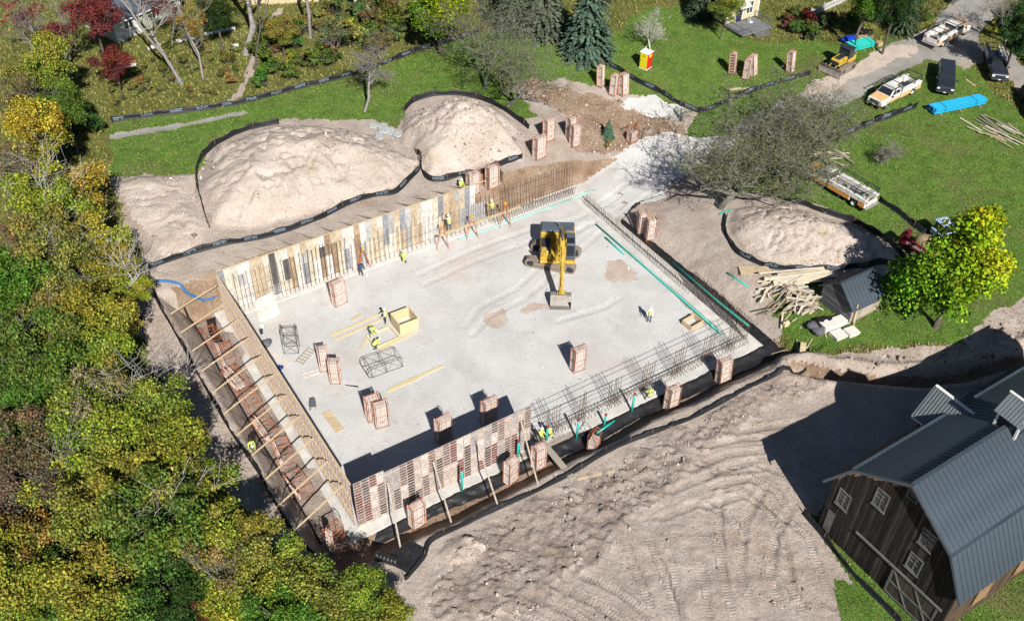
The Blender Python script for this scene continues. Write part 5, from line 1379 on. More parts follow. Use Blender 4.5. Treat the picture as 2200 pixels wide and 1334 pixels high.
def person(label, loc, ang, pose='stand', shirt='hivis', legs='jeans', hat='hat_white', vest=None, group='construction workers'):
    P = {k: (Vector(v) if not isinstance(v, list) else [Vector(q) for q in v]) for k, v in POSES[pose].items()}
    root = thing('person', label, 'person', loc, ang, group)
    V, E, Rd = [], [], []
    def vtx(p, r): V.append(tuple(p)); Rd.append((r, r)); return len(V) - 1
    def edge(a, b): E.append((a, b))
    hip = vtx(P['hip'], .155); mid_ = vtx(P['hip'].lerp(P['chest'], .5), .145); ch = vtx(P['chest'], .17); nk = vtx(P['neck'], .065); hd = vtx(P['head'], .10)
    up = (P['head'] - P['neck']).normalized(); top = vtx(P['head'] + up * .10, .085)
    for a, b in ((hip, mid_), (mid_, ch), (ch, nk), (nk, hd), (hd, top)): edge(a, b)
    segs = [(P['hip'], P['chest'], shirt), (P['chest'], P['neck'], shirt), (P['head'] - up * .08, P['head'] + up * .2, 'skin')]
    fwd = Vector((1, 0, 0))
    for i, sg in ((0, 1), (1, -1)):
        hj = P['hip'] + Vector((0, sg * .10, -.04)); a = vtx(hj, .105); k = vtx(P['kn'][i], .07); an = vtx(P['an'][i], .05); toe = vtx(P['an'][i] + Vector((.17, sg * .02, -.04)), .045)
        for q in ((hip, a), (a, k), (k, an), (an, toe)): edge(*q)
        segs += [(hj, P['kn'][i], legs), (P['kn'][i], P['an'][i], legs), (P['an'][i] + Vector((0, 0, -.02)), P['an'][i] + Vector((.17, 0, -.04)), 'boots')]
        sh = P['chest'] + Vector((0, sg * .19, .09)); a = vtx(sh, .075); e = vtx(P['el'][i], .05); h = vtx(P['ha'][i], .036)
        d = (P['ha'][i] - P['el'][i]).normalized()
        pal = vtx(P['ha'][i] + d * .07, .036)
        for q in ((ch, a), (a, e), (e, h), (h, pal)): edge(*q)
        sd = d.cross(Vector((0, 0, 1)))
        sd = sd.normalized() if sd.length > .1 else Vector((0, 1, 0))
        for f, (o, l) in enumerate(((-.03, .07), (-.01, .085), (.01, .08), (.03, .06))):
            b1 = P['ha'][i] + d * (.07 + l * .5) + sd * o; b2 = b1 + d * l * .35 + Vector((0, 0, -.025))
            x1 = vtx(b1, .010); x2 = vtx(b2, .009); edge(pal, x1); edge(x1, x2)
        th = vtx(P['ha'][i] + d * .05 + sd * (.05 * sg), .011); edge(h, th)
        segs += [(sh, P['el'][i], shirt), (P['el'][i], P['ha'][i], 'skin' if shirt == 'shirt_blue' else shirt), (P['ha'][i], P['ha'][i] + d * .2, 'skin')]
    me = bpy.data.meshes.new('body'); me.from_pydata(V, E, [])
    tmp = bpy.data.objects.new('tmp', me); COL.objects.link(tmp)
    sk = tmp.modifiers.new('skin', 'SKIN'); sk.use_smooth_shade = True
    for i, sv in enumerate(me.skin_vertices[0].data): sv.radius = Rd[i]; sv.use_root = (i == 0)
    ss = tmp.modifiers.new('sub', 'SUBSURF'); ss.levels = 1; ss.render_levels = 1
    dg = bpy.context.evaluated_depsgraph_get()
    bm = bpy.data.meshes.new_from_object(tmp.evaluated_get(dg))
    bpy.data.objects.remove(tmp)
    names = []
    for a, b, m in segs:
        if m not in names: names.append(m)
    for m in names: bm.materials.append(MATS[m])
    for p in bm.polygons:
        c = p.center; best, bi = 9, 0
        for a, b, m in segs:
            ab = b - a; u = max(0, min(1, (c - a).dot(ab) / max(ab.length_squared, 1e-9)))
            dd = (c - a - ab * u).length - (.06 if m == shirt else 0)
            if dd < best: best, bi = dd, names.index(m)
        p.material_index = bi
        p.use_smooth = True
    bm.name = 'body'
    body = link('body', bm, root)
    # face: nose, eyes
    f0 = P['head'] + fwd * .09
    MB().box(tuple(f0), (.03, .025, .04)).build('nose', MATS['skin'], body)
    for sg in (-1, 1): MB().box(tuple(f0 + Vector((-.012, sg * .035, .025))), (.012, .02, .012)).build('eye', MATS['cat_black'], body)
    # hard hat: dome with brim
    hh = MB().lathe([(.155, -.005), (.16, .0), (.125, .012), (.122, .05), (.10, .10), (.055, .135), (0.0, .145)], 12).build('hard_hat', MATS[hat], root, True)
    hh.location = P['head'] + up * .045 + fwd * .005
    hh.rotation_euler = up.to_track_quat('Z', 'Y').to_euler()
    if vest:
        c0, c1 = P['hip'].lerp(P['chest'], .1), P['chest'] + (P['chest'] - P['hip']).normalized() * .1
        v = MB().tube([c0, c0.lerp(c1, .5), c1.lerp(c0, .12), c1], [.19, .185, .205, .13], 10, cap=False).build('vest', MATS[vest], root, True)
        m = MB().tube([c0.lerp(c1, .35), c0.lerp(c1, .45)], [.192, .194], 10, cap=False).build('reflective_band', MATS['shirt_white'], v, True)
    else:
        MB().tube([P['hip'] + Vector((0, 0, .03)), P['hip'] + (P['chest'] - P['hip']).normalized() * .09], [.165, .165], 10, cap=False).build('tool_belt', MATS['boots'], root, True)
    return root
person('worker on the left of the scaffold plank, facing the form wall in a pale shirt', bw(22.9, 26.45, 1.80), YAW + 1.5, 'reach', 'shirt_white', 'jeans', vest='hivis')
person('worker in lime shirt reaching up on the right of the scaffold plank', bw(27.9, 26.35, 1.83), YAW + 1.8, 'reach', 'hivis', 'jeans')
person('worker standing behind the far form wall, only hat and shoulders showing', bw(25.9, 29.2, 3.55), YAW - 1.5, 'stand', 'hivis', 'jeans')
person('worker in dark blue shirt bending beside the far wall step ladder', g(776, 592), D2(75), 'bend', 'shirt_blue', 'trousers_dark')
person('worker kneeling at the foot of the far form wall', bw(17.6, 26.2, FZ), YAW + 1.2, 'kneel', 'hivis', 'trousers_dark')
person('worker standing beside the new box form', g(829, 694), D2(190), 'stand', 'shirt_white', 'trousers_dark', vest='hivis')
person('worker in lime vest bending over the square frame', g(799, 722), D2(-35), 'bend', 'hivis', 'jeans', vest='hivis')
person('worker kneeling at the lower corner of the square frame', g(806, 748), D2(25), 'kneel', 'hivis', 'trousers_dark', vest='hivis')
person('worker in lime vest standing alone on the right half of the gravel', g(1394, 691), D2(-100), 'stand', 'shirt_white', 'jeans', vest='hivis')
person('worker in lime shirt bending over the near footing', g(1388, 856), D2(-20), 'bend', 'hivis', 'trousers_dark')
person('worker in lime vest on the plank at the end of the near form wall', bw(15.9, -0.75, 0.85), YAW - 1.2, 'stand', 'hivis', 'trousers_dark', vest='hivis')
person('worker crouching behind the standpipe at the end of the near form wall', g(1182, 940), D2(120), 'kneel', 'hivis', 'trousers_dark')
person('worker in pale shirt and jeans walking across the muddy track', g(1463, 260), D2(-150), 'stand', 'shirt_white', 'jeans')
person('worker in lime shirt stooping in the left trench', g(541, 966), D2(-60), 'bend', 'hivis', 'trousers_dark')
person('worker in lime shirt stooping at the silt fence above the lumber heap', g(1803, 304), D2(160), 'bend', 'hivis', 'trousers_dark')
# ------------------------------------------------------------------ barn
mat('barn_board', (0.06, 0.045, 0.035), 0.9, 0.75, 1.4, objcol=True, stretch=(4, 4, 0.5))
mat('barn_rust', (0.28, 0.17, 0.09), 0.9, 0.4, 2.0)
mat('roof_metal', (0.052, 0.070, 0.088), 0.5, 0.28, 0.35, spec=0.4)
mat('roof_galv', (0.15, 0.175, 0.185), 0.4, 0.15, 2.0, spec=0.5)
mat('trim_white', (0.70, 0.70, 0.67), 0.7, 0.15)
mat('old_trim', (0.14, 0.135, 0.125), 0.85, 0.35, 3.0)
mat('pane', (0.05, 0.06, 0.06), 0.12, 0.0, spec=0.6)
BARN = thing('barn', 'weathered dark wooden barn with a grey metal gambrel roof', 'barn', (23.256, 45.554, 1.0), D2(-56.236 + 90))
# local x = along the ridge, y = minus the distance along the gable
BWID, BLEN = 10.8, 26.0
GAM = [(-0.55, 4.95), (1.30, 8.05), (5.40, 10.80), (9.50, 8.05), (11.35, 4.95)]
def gam_z(u):
    pts = GAM
    for (a, za), (b, zb) in zip(pts[:-1], pts[1:]):
        if a <= u <= b: return za + (zb - za) * (u - a) / (b - a)
    return 0
OPEN = [(0.62, 1.72, 3.6, 5.2), (3.15, 4.25, 6.3, 8.0), (5.1, 6.0, 9.2, 10.0), (7.05, 8.15, 6.45, 8.1), (6.95, 8.05, 3.65, 5.25)]
rb = random.Random(21)
u = 0.0
while u < BWID - 0.05:
    w = min(rb.uniform(0.20, 0.30), BWID - u)
    z1, z2 = gam_z(u) - .10, gam_z(u + w) - .10
    dx = rb.uniform(0, .035)
    tone = rb.uniform(0.35, 1.0) if rb.random() < .8 else rb.uniform(1.2, 2.2)
    spans = [(-0.2, None)]
    cuts = sorted([(o[2], o[3]) for o in OPEN if o[0] < u + w * .5 < o[1]])
    z = -0.2; pieces = []
    for c0, c1 in cuts: pieces.append((z, c0)); z = c1
    pieces.append((z, None))
    for p0, p1 in pieces:
        m = MB()
        a, b = (p1, p1) if p1 is not None else (z1, z2)
        prof = [(-u, p0), (-u - w + .022, p0), (-u - w + .022, b), (-u, a)]
        n = len(m.v)
        for xx in (-dx - .04, .02):
            for yy, zz in prof: m.v.append((xx, yy, zz))
        m.f += [(0, 1, 2, 3), (7, 6, 5, 4), (0, 4, 5, 1), (1, 5, 6, 2), (2, 6, 7, 3), (3, 7, 4, 0)]
        m.build('plank', MATS['barn_board'], BARN, col=(0.028 * tone, 0.022 * tone, 0.019 * tone))
    u += w
# sheltered brown strip of boards right under the roof edge is cleaner wood
for (a, b) in zip(GAM[:-1], GAM[1:]):
    n = 9
    for i in range(n):
        f0, f1 = i / n, (i + .86) / n
        ua, ub = a[0] + (b[0] - a[0]) * f0, a[0] + (b[0] - a[0]) * f1
        if ub < 0.02 or ua > BWID - .02: continue
        ua, ub = max(ua, .02), min(ub, BWID - .02)
        za, zb = gam_z(ua) - .12, gam_z(ub) - .12
        l = rb.uniform(.35, .8) * (0.7 if abs(b[1] - a[1]) > abs(b[0] - a[0]) else 1)
        m = MB()
        for xx in (-.095, -.078):
            m.v += [(xx, -ua, za), (xx, -ub, zb), (xx, -ub, zb - l * rb.uniform(.7, 1)), (xx, -ua, za - l)]
        m.f += [(0, 3, 2, 1), (4, 5, 6, 7), (0, 1, 5, 4), (1, 2, 6, 5), (2, 3, 7, 6), (3, 0, 4, 7)]
        m.build('gable_batten', MATS['barn_rust'], BARN)
MB().poly([(0.10, -uu, zz - .12) for uu, zz in [(.05, -.1 + .12), (.05, gam_z(.05)), (1.3, 8.05), (5.4, 10.8), (9.5, 8.05), (10.75, gam_z(10.75)), (10.75, .02)]]).build('inner_wall', MATS['cat_black'], BARN)
for i, (u0, u1, z0, z1) in enumerate(OPEN):
    wn_ = MB().bx(-.02, .03, -u1 + .1, -u0 - .1, z0 + .1, z1 - .1).build('window', MATS['pane'], BARN)
    if i == 2: wn_.data.materials[0] = MATS['cat_black']  # third one is an open hole, its unlit inside put in as black
    fr = MB()
    for (a0, a1, b0, b1) in ((u0, u1, z0, z0 + .1), (u0, u1, z1 - .1, z1), (u0, u0 + .1, z0 + .1, z1 - .1), (u1 - .1, u1, z0 + .1, z1 - .1)): fr.bx(-.11, -.03, -a1, -a0, b0 + .001, b1 - .001)
    fr.build('frame', MATS['old_trim'], wn_)
    if i != 2:
        mu = MB(); um, zm = (u0 + u1) / 2, (z0 + z1) / 2
        mu.bx(-.07, -.022, -um - .03, -um + .03, z0 + .1, z1 - .1); mu.bx(-.072, -.024, -u1 + .1, -u0 - .1, zm - .03, zm + .03)
        mu.bx(-.068, -.02, -u1 + .1, -u0 - .1, zm + .38, zm + .42)
        mu.build('muntin', MATS['old_trim'], wn_)
        MB().bx(-.16, -.05, -u1 - .06, -u0 + .06, z0 - .07, z0 - .002).build('sill', MATS['old_trim'], wn_)
MB().bx(-.22, -.10, -10.45, -2.97, 2.70, 2.86).build('door_rail', MATS['old_trim'], BARN)
sd = MB().bx(-.13, -.085, -10.2, -6.4, 0.02, 2.66).build('sliding_door', MATS['barn_board'], BARN, col=(.07, .055, .045))
br = MB()
for (a, b) in (((6.45, .08), (10.15, .08)), ((6.45, 1.3), (10.15, 1.3)), ((6.45, .08), (6.45, 2.6)), ((10.15, .08), (10.15, 2.6)), ((6.5, 2.55), (8.3, .1)), ((8.3, 2.55), (10.1, .1))):
    br.bar((-.155, -a[0], a[1]), (-.155, -b[0], b[1]), .14, .045, up=(1, 0, 0))
br.build('door_brace', MATS['old_trim'], sd)
MB().bx(-.12, -.09, -1.0, -.42, .3, 2.5).build('side_door', MATS['old_trim'], BARN)
# side walls
for yy, nm in ((0.0, 'side_wall'), (-BWID, 'side_wall')):
    m = MB(); x = 0.1
    while x < BLEN:
        w = rb.uniform(.22, .32); d = rb.uniform(0, .03); sgn = 1 if yy == 0 else -1
        m.bx(x, x + w - .02, min(yy, yy + sgn * (-.06)) + (d if sgn > 0 else -d), max(yy, yy + sgn * (-.06)) + (d if sgn > 0 else -d), -.6, 5.2); x += w
    o = m.build(nm, MATS['barn_board'], BARN, col=(.10, .065, .04)); o['kind'] = 'stuff'
for x in (3.0, 7.5): MB().bx(x, x + 1.6, -BWID - .12, -BWID - .08, 1.2, 3.8).build('side_hatch', MATS['barn_rust'], BARN)
# roof: one sheet per 0.45 m, each with its standing seam
def roof_run(root, a, b, x0, x1, m, pitch=0.45, over=.0, name='roof_sheet', skip=None):
    """sheets between edge points a=(u,z) and b=(u,z), laid side by side along x"""
    du, dzz = b[0] - a[0], b[1] - a[1]; l = math.hypot(du, dzz); nu, nz = -dzz / l, du / l
    if nz < 0: nu, nz = -nu, -nz
    mb = MB(); w = pitch
    for (y0, y1, h0, h1) in ((.0, w, .0, .03), (.0, .045, .0302, .075)):
        n = len(mb.v)
        for yy in (y0, y1):
            for (pu, pz) in ((a[0] + nu * h0, a[1] + nz * h0), (b[0] + nu * h0, b[1] + nz * h0), (b[0] + nu * h1, b[1] + nz * h1), (a[0] + nu * h1, a[1] + nz * h1)):
                mb.v.append((yy, -pu, pz))
        mb.f += [tuple(n + i for i in q) for q in ((0, 1, 2, 3), (7, 6, 5, 4), (0, 4, 5, 1), (1, 5, 6, 2), (2, 6, 7, 3), (3, 7, 4, 0))]
    me = mb.mesh(name, MATS[m])
    k = int((x1 - x0) / pitch)
    for i in range(k):
        x = x0 + i * pitch
        if skip and skip(x): continue
        link(name, me, root, loc=(x, 0, 0))
for i, (a, b) in enumerate(zip(GAM[:-1], GAM[1:])):
    z = .012
    roof_run(BARN, (a[0], a[1] + z), (b[0], b[1] + z), -.45, BLEN, 'roof_metal')
for (u_, zz) in GAM[1:4]: MB().bx(-.47, BLEN, -u_ - .13, -u_ + .13, zz + .075, zz + .115).build('ridge_cap', MATS['roof_metal'], BARN)
fa = MB()
for a, b in zip(GAM[:-1], GAM[1:]): fa.bar((-.47, -a[0], a[1] - .09), (-.47, -b[0], b[1] - .09), .05, .2)
fa.build('fascia', MATS['cat_grey'], BARN)
# cross gable on the far slope
dm = MB()
dm.bx(8.55, 11.25, .05, .12, 4.6, 6.8)
dm.poly([(8.55, .12, 6.8), (11.25, .12, 6.8), (9.9, .12, 8.85)]); dm.bx(8.55, 8.63, -2.0, .049, 5.2, 6.9); dm.bx(11.17, 11.25, -2.0, .049, 5.2, 6.9)
dm.build('cross_gable', MATS['barn_board'], BARN, col=(.09, .06, .045))
def slope_sheets(x_e, z_e, x_r, z_r, y0, y1, m, pitch=.24, clip=None):
    dx, dzz = x_r - x_e, z_r - z_e; l = math.hypot(dx, dzz); nx_, nz_ = -dzz / l, dx / l
    if nz_ < 0: nx_, nz_ = -nx_, -nz_
    k = int(round((y1 - y0) / pitch))
    for i in range(k):
        ya = y0 + i * pitch
        f0 = clip(ya) if clip else 0
        xe, ze = x_e + dx * f0, z_e + dzz * f0
        mb = MB()
        for (q0, q1, h0, h1) in ((0, pitch, 0, .03), (0, .06, .0302, .085)):
            n = len(mb.v)
            for yy in (ya + q0, ya + q1):
                for (px_, pz_, h) in ((xe, ze, h0), (x_r, z_r, h0), (x_r, z_r, h1), (xe, ze, h1)): mb.v.append((px_ + nx_ * h, yy, pz_ + nz_ * h))
            mb.f += [tuple(n + i_ for i_ in q) for q in ((0, 1, 2, 3), (7, 6, 5, 4), (0, 4, 5, 1), (1, 5, 6, 2), (2, 6, 7, 3), (3, 7, 4, 0))]
        mb.build('roof_sheet', MATS[m], BARN)
cl = lambda y: max(0.0, min(.97, (-y - 0.45) / 2.3))
slope_sheets(8.25, 6.7, 9.9, 9.0, -2.7, .55, 'roof_galv', clip=cl)
slope_sheets(11.55, 6.7, 9.9, 9.0, -2.7, .55, 'roof_galv', clip=cl)
MB().bx(9.78, 10.02, -2.75, .6, 9.03, 9.10).build('ridge_cap', MATS['trim_white'], BARN)
MB().bar((8.2, -.45, 6.72), (8.2, .55, 6.70), .1, .1).build('eave_trim', MATS['trim_white'], BARN)
# cupola astride the ridge
cu = MB().bx(9.0, 10.8, -6.2, -4.6, 9.9, 11.7).build('cupola', MATS['cat_black'], BARN)
for x in (9.0, 10.8):
    for y in (-6.2, -4.6): MB().bx(x - .08, x + .08, y - .08, y + .08, 9.8, 11.75).build('corner_post', MATS['trim_white'], cu)
for (sgx) in (-1, 1):
    for k in range(9):
        y = -6.5 + k * .245
        m = MB(); xe, xr = 9.9 + sgx * 1.25, 9.9
        m.v += [(xe, y, 11.6), (xr, y, 12.7), (xr, y + .2, 12.7), (xe, y + .2, 11.6), (xe, y, 11.64), (xr, y, 12.74), (xr, y + .2, 12.74), (xe, y + .2, 11.64)]
        m.f += [(0, 3, 2, 1), (4, 5, 6, 7), (0, 1, 5, 4), (1, 2, 6, 5), (2, 3, 7, 6), (3, 0, 4, 7)]
        m.build('cupola_sheet', MATS['roof_galv'], cu)
MB().bx(9.8, 10.0, -6.55, -4.25, 12.74, 12.80).build('ridge_cap', MATS['trim_white'], cu)
for y in (-6.2, -4.6): MB().poly([(9.0, y, 11.7), (10.8, y, 11.7), (9.9, y, 12.6)]).build('cupola_gable', MATS['trim_white'], cu)

# ------------------------------------------------------------------ shed
mat('shed_board', (0.12, 0.12, 0.12), 0.9, 0.45, 1.5, objcol=True, stretch=(1, 0.4, 6))
sl_ = g(1761, 645)
SH = thing('shed', 'small grey board shed with a blue-grey metal roof beside the maple', 'shed', (28.18, 69.61, hz(29, 69) - 0.02), D2(-58.1 + 90))
SW, SLn, SE, SP = 3.6, 3.6, 1.95, 3.55
z = 0.0; i = 0
while z < SP - .1:
    h = .16; m = MB()
    def half(zz): return SW / 2 if zz <= SE else max(.02, SW / 2 * (1 - (zz - SE) / (SP - SE)))
    a, b = half(z), half(z + h)
    cx_ = -SW / 2; d = rb.uniform(0, .02); tn = rb.uniform(.6, 1.5)
    for xx in (-.03 - d, .02):
        m.v += [(xx, cx_ - a, z), (xx, cx_ + a, z), (xx, cx_ + b, z + h - .014), (xx, cx_ - b, z + h - .014)]
    m.f += [(0, 3, 2, 1), (4, 5, 6, 7), (0, 1, 5, 4), (1, 2, 6, 5), (2, 3, 7, 6), (3, 0, 4, 7)]
    m.build('plank', MATS['shed_board'], SH, col=(.12 * tn, .12 * tn, .13 * tn)); z += h
for yy, c in ((-SW, (.34, .29, .22)), (0, (.13, .13, .13))):
    for k in range(11):
        tn = rb.uniform(.7, 1.3)
        MB().bx(.03, SLn, yy - .02 + rb.uniform(-.01, .01), yy + .02, k * .18, k * .18 + .165).build('plank', MATS['shed_board'], SH, col=[v * tn for v in c])
MB().bx(SLn - .04, SLn, -SW + .03, -.03, 0, SE).build('back_wall', MATS['shed_board'], SH, col=(.12, .12, .12))
MB().bx(1.2, 2.6, -SW - .06, -SW - .03, .3, 1.7).build('hatch', MATS['lumber_old'], SH)
MB().bar((.35, -SW - .35, 0), (.35, -SW - .1, 2.2), .16, .05).build('leaning_board', MATS['lumber'], SH)
ov = .3
roof_run(SH, (-ov, SE - ov * .89), (SW / 2, SP), -.3, SLn + .35, 'roof_metal', .42)
roof_run(SH, (SW + ov, SE - ov * .89), (SW / 2, SP), -.3, SLn + .35, 'roof_metal', .42)
MB().bx(-.3, SLn + .3, -SW / 2 - .1, -SW / 2 + .1, SP + .06, SP + .10).build('ridge_cap', MATS['roof_metal'], SH)

# ------------------------------------------------------------------ houses at the top edge
mat('clapboard_yellow', (0.56, 0.47, 0.30), 0.8, 0.12, 2.0)
mat('clapboard_green', (0.42, 0.45, 0.34), 0.8, 0.15, 2.0)
mat('deck_grey', (0.16, 0.17, 0.18), 0.85, 0.3, 2.0)
mat('door_blue', (0.03, 0.025, 0.08), 0.5, 0.1)
def wall_boards(root, a, b, z0, z1, m, step=.22, gaps=(), thick=.05):
    """horizontal boards from plan point a to b, with rectangular gaps given as (from, to, zlow, zhigh) along the wall"""
    a = Vector((*a, 0)); b = Vector((*b, 0)); L = (b - a).length; d = (b - a) / L
    z = z0
    while z < z1 - .01:
        h = min(step, z1 - z)
        runs = [(0.0, L)]
        for (p, q, c, e) in gaps:
            if c < z + h / 2 < e:
                new = []
                for r0, r1 in runs:
                    if q <= r0 or p >= r1: new.append((r0, r1)); continue
                    if p > r0: new.append((r0, p))
                    if q < r1: new.append((q, r1))
                runs = new
        for r0, r1 in runs:
            p0, p1 = a + d * r0, a + d * r1
            MB().bar((p0.x, p0.y, z + h / 2), (p1.x, p1.y, z + h / 2), thick, h - .015).build('clapboard', MATS[m], root)
        z += step
hb = g(1588, 72)
HS = thing('house', 'small yellow clapboard house with white trim and a grey deck at the top', 'house', hb, D2(33))
# local: x along its long side to the upper right, y to the upper left; the near end wall faces -y
wall_boards(HS, (-0.6, 2.0), (4.6, 2.0), .5, 4.2, 'clapboard_yellow', gaps=((1.5, 2.6, .5, 2.6), (3.2, 4.3, 1.2, 2.8)))
wall_boards(HS, (4.6, 2.05), (4.6, 9.0), .5, 3.4, 'clapboard_yellow', gaps=((1.2, 2.3, 1.2, 2.6), (4.5, 5.6, 1.2, 2.6)))
wall_boards(HS, (-0.6, 2.05), (-0.6, 9.0), .5, 3.4, 'clapboard_yellow', gaps=((2.0, 3.4, 1.2, 2.6),))
MB().bx(.9, 1.95, 1.99, 2.04, .5, 2.55).build('door', MATS['door_blue'], HS)
fr = MB()
for q in ((.78, .9, .5, 2.67), (1.95, 2.07, .5, 2.67), (.902, 1.948, 2.56, 2.67)): fr.bx(q[0], q[1], 1.93, 1.972, q[2], q[3])
fr.build('door_trim', MATS['trim_white'], HS)
w_ = MB().bx(2.65, 3.65, 1.99, 2.04, 1.22, 2.78).build('window', MATS['pane'], HS)
fr = MB()
for q in ((2.55, 2.67, 1.1, 2.9), (3.63, 3.75, 1.1, 2.9), (2.672, 3.628, 1.1, 1.2), (2.672, 3.628, 2.8, 2.9), (3.11, 3.19, 1.21, 2.79)): fr.bx(q[0], q[1], 1.93, 1.974, q[2], q[3])
fr.build('frame', MATS['trim_white'], w_)
for x in (-.62, 4.62): MB().bx(x - .1, x + .1, 1.9, 2.1, .45, 4.3).build('corner_board', MATS['trim_white'], HS)
# gable and roof
gb = MB().poly([(-.7, 2.0, 4.2), (4.7, 2.0, 4.2), (2.0, 2.0, 6.2)]).build('gable', MATS['clapboard_yellow'], HS)
for x0, x1 in ((-1.0, 2.0), (5.0, 2.0)):
    for k in range(8):
        y = 1.6 + k * 1.0
        m = MB(); z0_, z1_ = 4.0, 6.25
        m.v += [(x0, y, z0_), (x1, y, z1_), (x1, y + .985, z1_), (x0, y + .985, z0_), (x0, y, z0_ + .08), (x1, y, z1_ + .08), (x1, y + .985, z1_ + .08), (x0, y + .985, z0_ + .08)]
        m.f += [(0, 3, 2, 1), (4, 5, 6, 7), (0, 1, 5, 4), (1, 2, 6, 5), (2, 3, 7, 6), (3, 0, 4, 7)]
        m.build('roof_sheet', MATS['cat_grey'], HS)
MB().bar((-1.05, 1.55, 3.98), (2.0, 1.55, 6.27), .08, .25).build('bargeboard', MATS['trim_white'], HS)
MB().bar((5.05, 1.55, 3.98), (2.0, 1.55, 6.27), .08, .25).build('bargeboard', MATS['trim_white'], HS)
aw = MB()
for k in range(7): aw.box((.6 + k * .27, 1.35, 2.95), (.2, 1.3, .04), M=Matrix.Rotation(.35, 3, 'X'))
aw.build('awning', MATS['trim_white'], HS)
dk = MB().bx(-.8, 4.2, -1.4, 1.9, .28, .42).build('deck', MATS['deck_grey'], HS)
for k in range(12): MB().bx(-.8, 4.2, -1.38 + k * .272, -1.38 + k * .272 + .255, .423, .45).build('deck_board', MATS['deck_grey'], dk)
for k in range(3): MB().bx(1.0, 3.4, -1.75 - k * .3, -1.45 - k * .3, 0, .34 - k * .11).build('step', MATS['old_trim'], HS)
for (a, b) in (((-.8, -1.35), (-.8, 1.8)), ((-.8, -1.35), (.9, -1.35)), ((4.15, -1.35), (4.15, 1.8))):
    m = MB(); m.bar((*a, 1.35), (*b, 1.35), .07)
    L = (Vector(b) - Vector(a)).length; k = int(L / .3)
    for i in range(k + 1):
        p = Vector(a).lerp(Vector(b), i / k); m.bar((p.x, p.y, .45), (p.x, p.y, 1.33), .035)
    m.build('railing', MATS['deck_grey'], HS)
MB().prism([(-.25, .45), (.25, .45), (.25, .55), (-.2, .85), (-.25, 1.3)], .3, .8).build('porch_chair', MATS['trim_white'], HS).location = (2.6, .4, 0)
# white picket fence and dark roof edge further right
pf = thing('picket_fence', 'white picket fence above the bushes at the top edge', 'fence', g(1742, 38), 0)
a = g(1742, 38); b = g(1822, 2)
dd = b - a; L = Vector(dd[:2]).length; ang = math.atan2(dd.y, dd.x)
pf.rotation_euler = (0, 0, ang)
pk = MB().bx(-.035, .035, -.012, .012, .05, 1.1).mesh('picket', MATS['trim_white'])
sl2 = dd.z / L
for i in range(int(L / .17)): link('picket', pk, pf, loc=(i * .17, 0, sl2 * i * .17))
for z in (.25, .9): MB().bar((0, .035, z), (L, .035, z + dd.z), .04, .08).build('rail', MATS['trim_white'], pf)
for i in range(4): MB().bx(L * i / 3 - .06, L * i / 3 + .06, .06, .18, 0 + dd.z * i / 3, 1.25 + dd.z * i / 3).build('post', MATS['trim_white'], pf)
# second house, top left among the trees
h2 = g(258, 92)
H2 = thing('house', 'pale green and white cottage among the red trees at the top left', 'house', h2, D2(55))
wall_boards(H2, (-.3, 0), (9.5, 0), 0, 2.7, 'clapboard_green', gaps=((1.5, 2.5, 1.2, 2.3), (5.5, 6.7, 1.0, 2.2)))
MB().bx(-.35, 3.4, -.045, -.03, .02, 2.65).build('white_wall_section', MATS['trim_white'], H2)
for x in (1.2, 5.2):
    w_ = MB().bx(x, x + 1.0, -.05, -.046, 1.2, 2.3).build('window', MATS['pane'], H2)
    fr = MB()
    for q in ((x - .08, x, 1.12, 2.38), (x + 1.0, x + 1.08, 1.12, 2.38), (x + .001, x + .999, 1.12, 1.2), (x + .001, x + .999, 2.3, 2.38), (x + .47, x + .53, 1.201, 2.299)): fr.bx(q[0], q[1], -.09, -.05, q[2], q[3])
    fr.build('frame', MATS['trim_white'], w_)
for k in range(10):
    m = MB(); x0 = -.7 + k * 1.06
    m.v += [(x0, -.5, 2.6), (x0 + 1.04, -.5, 2.6), (x0 + 1.04, 3.2, 4.6), (x0, 3.2, 4.6), (x0, -.5, 2.68), (x0 + 1.04, -.5, 2.68), (x0 + 1.04, 3.2, 4.68), (x0, 3.2, 4.68)]
    m.f += [(0, 3, 2, 1), (4, 5, 6, 7), (0, 1, 5, 4), (1, 2, 6, 5), (2, 3, 7, 6), (3, 0, 4, 7)]
    m.build('roof_sheet', MATS['cat_grey'], H2)
MB().bar((-.72, -.55, 2.55), (9.9, -.55, 2.55), .06, .16).build('fascia', MATS['trim_white'], H2)
wall_boards(H2, (-.3, .05), (-.3, 6.0), 0, 2.7, 'clapboard_green')
# yellow cottage wall, top
h3 = g(575, 18)
H3 = thing('house', 'cream house wall behind the trunks at the top edge', 'house', h3, D2(10))
wall_boards(H3, (-2.0, 1.0), (6.5, 1.0), 0, 2.8, 'clapboard_yellow', gaps=((2.0, 3.0, 1.0, 2.2),))
w_ = MB().bx(0.0, 1.0, 0.96, .97, 1.0, 2.2).build('window', MATS['pane'], H3)
MB().bx(-.08, 1.08, .93, .959, .92, 1.0).build('sill', MATS['trim_white'], w_)
for k in range(9):
    m = MB(); x0 = -2.4 + k * 1.02
    m.v += [(x0, .5, 2.8), (x0 + 1.0, .5, 2.8), (x0 + 1.0, 4.0, 4.6), (x0, 4.0, 4.6), (x0, .5, 2.88), (x0 + 1.0, .5, 2.88), (x0 + 1.0, 4.0, 4.68), (x0, 4.0, 4.68)]
    m.f += [(0, 3, 2, 1), (4, 5, 6, 7), (0, 1, 5, 4), (1, 2, 6, 5), (2, 3, 7, 6), (3, 0, 4, 7)]
    m.build('roof_sheet', MATS['cat_grey'], H3)

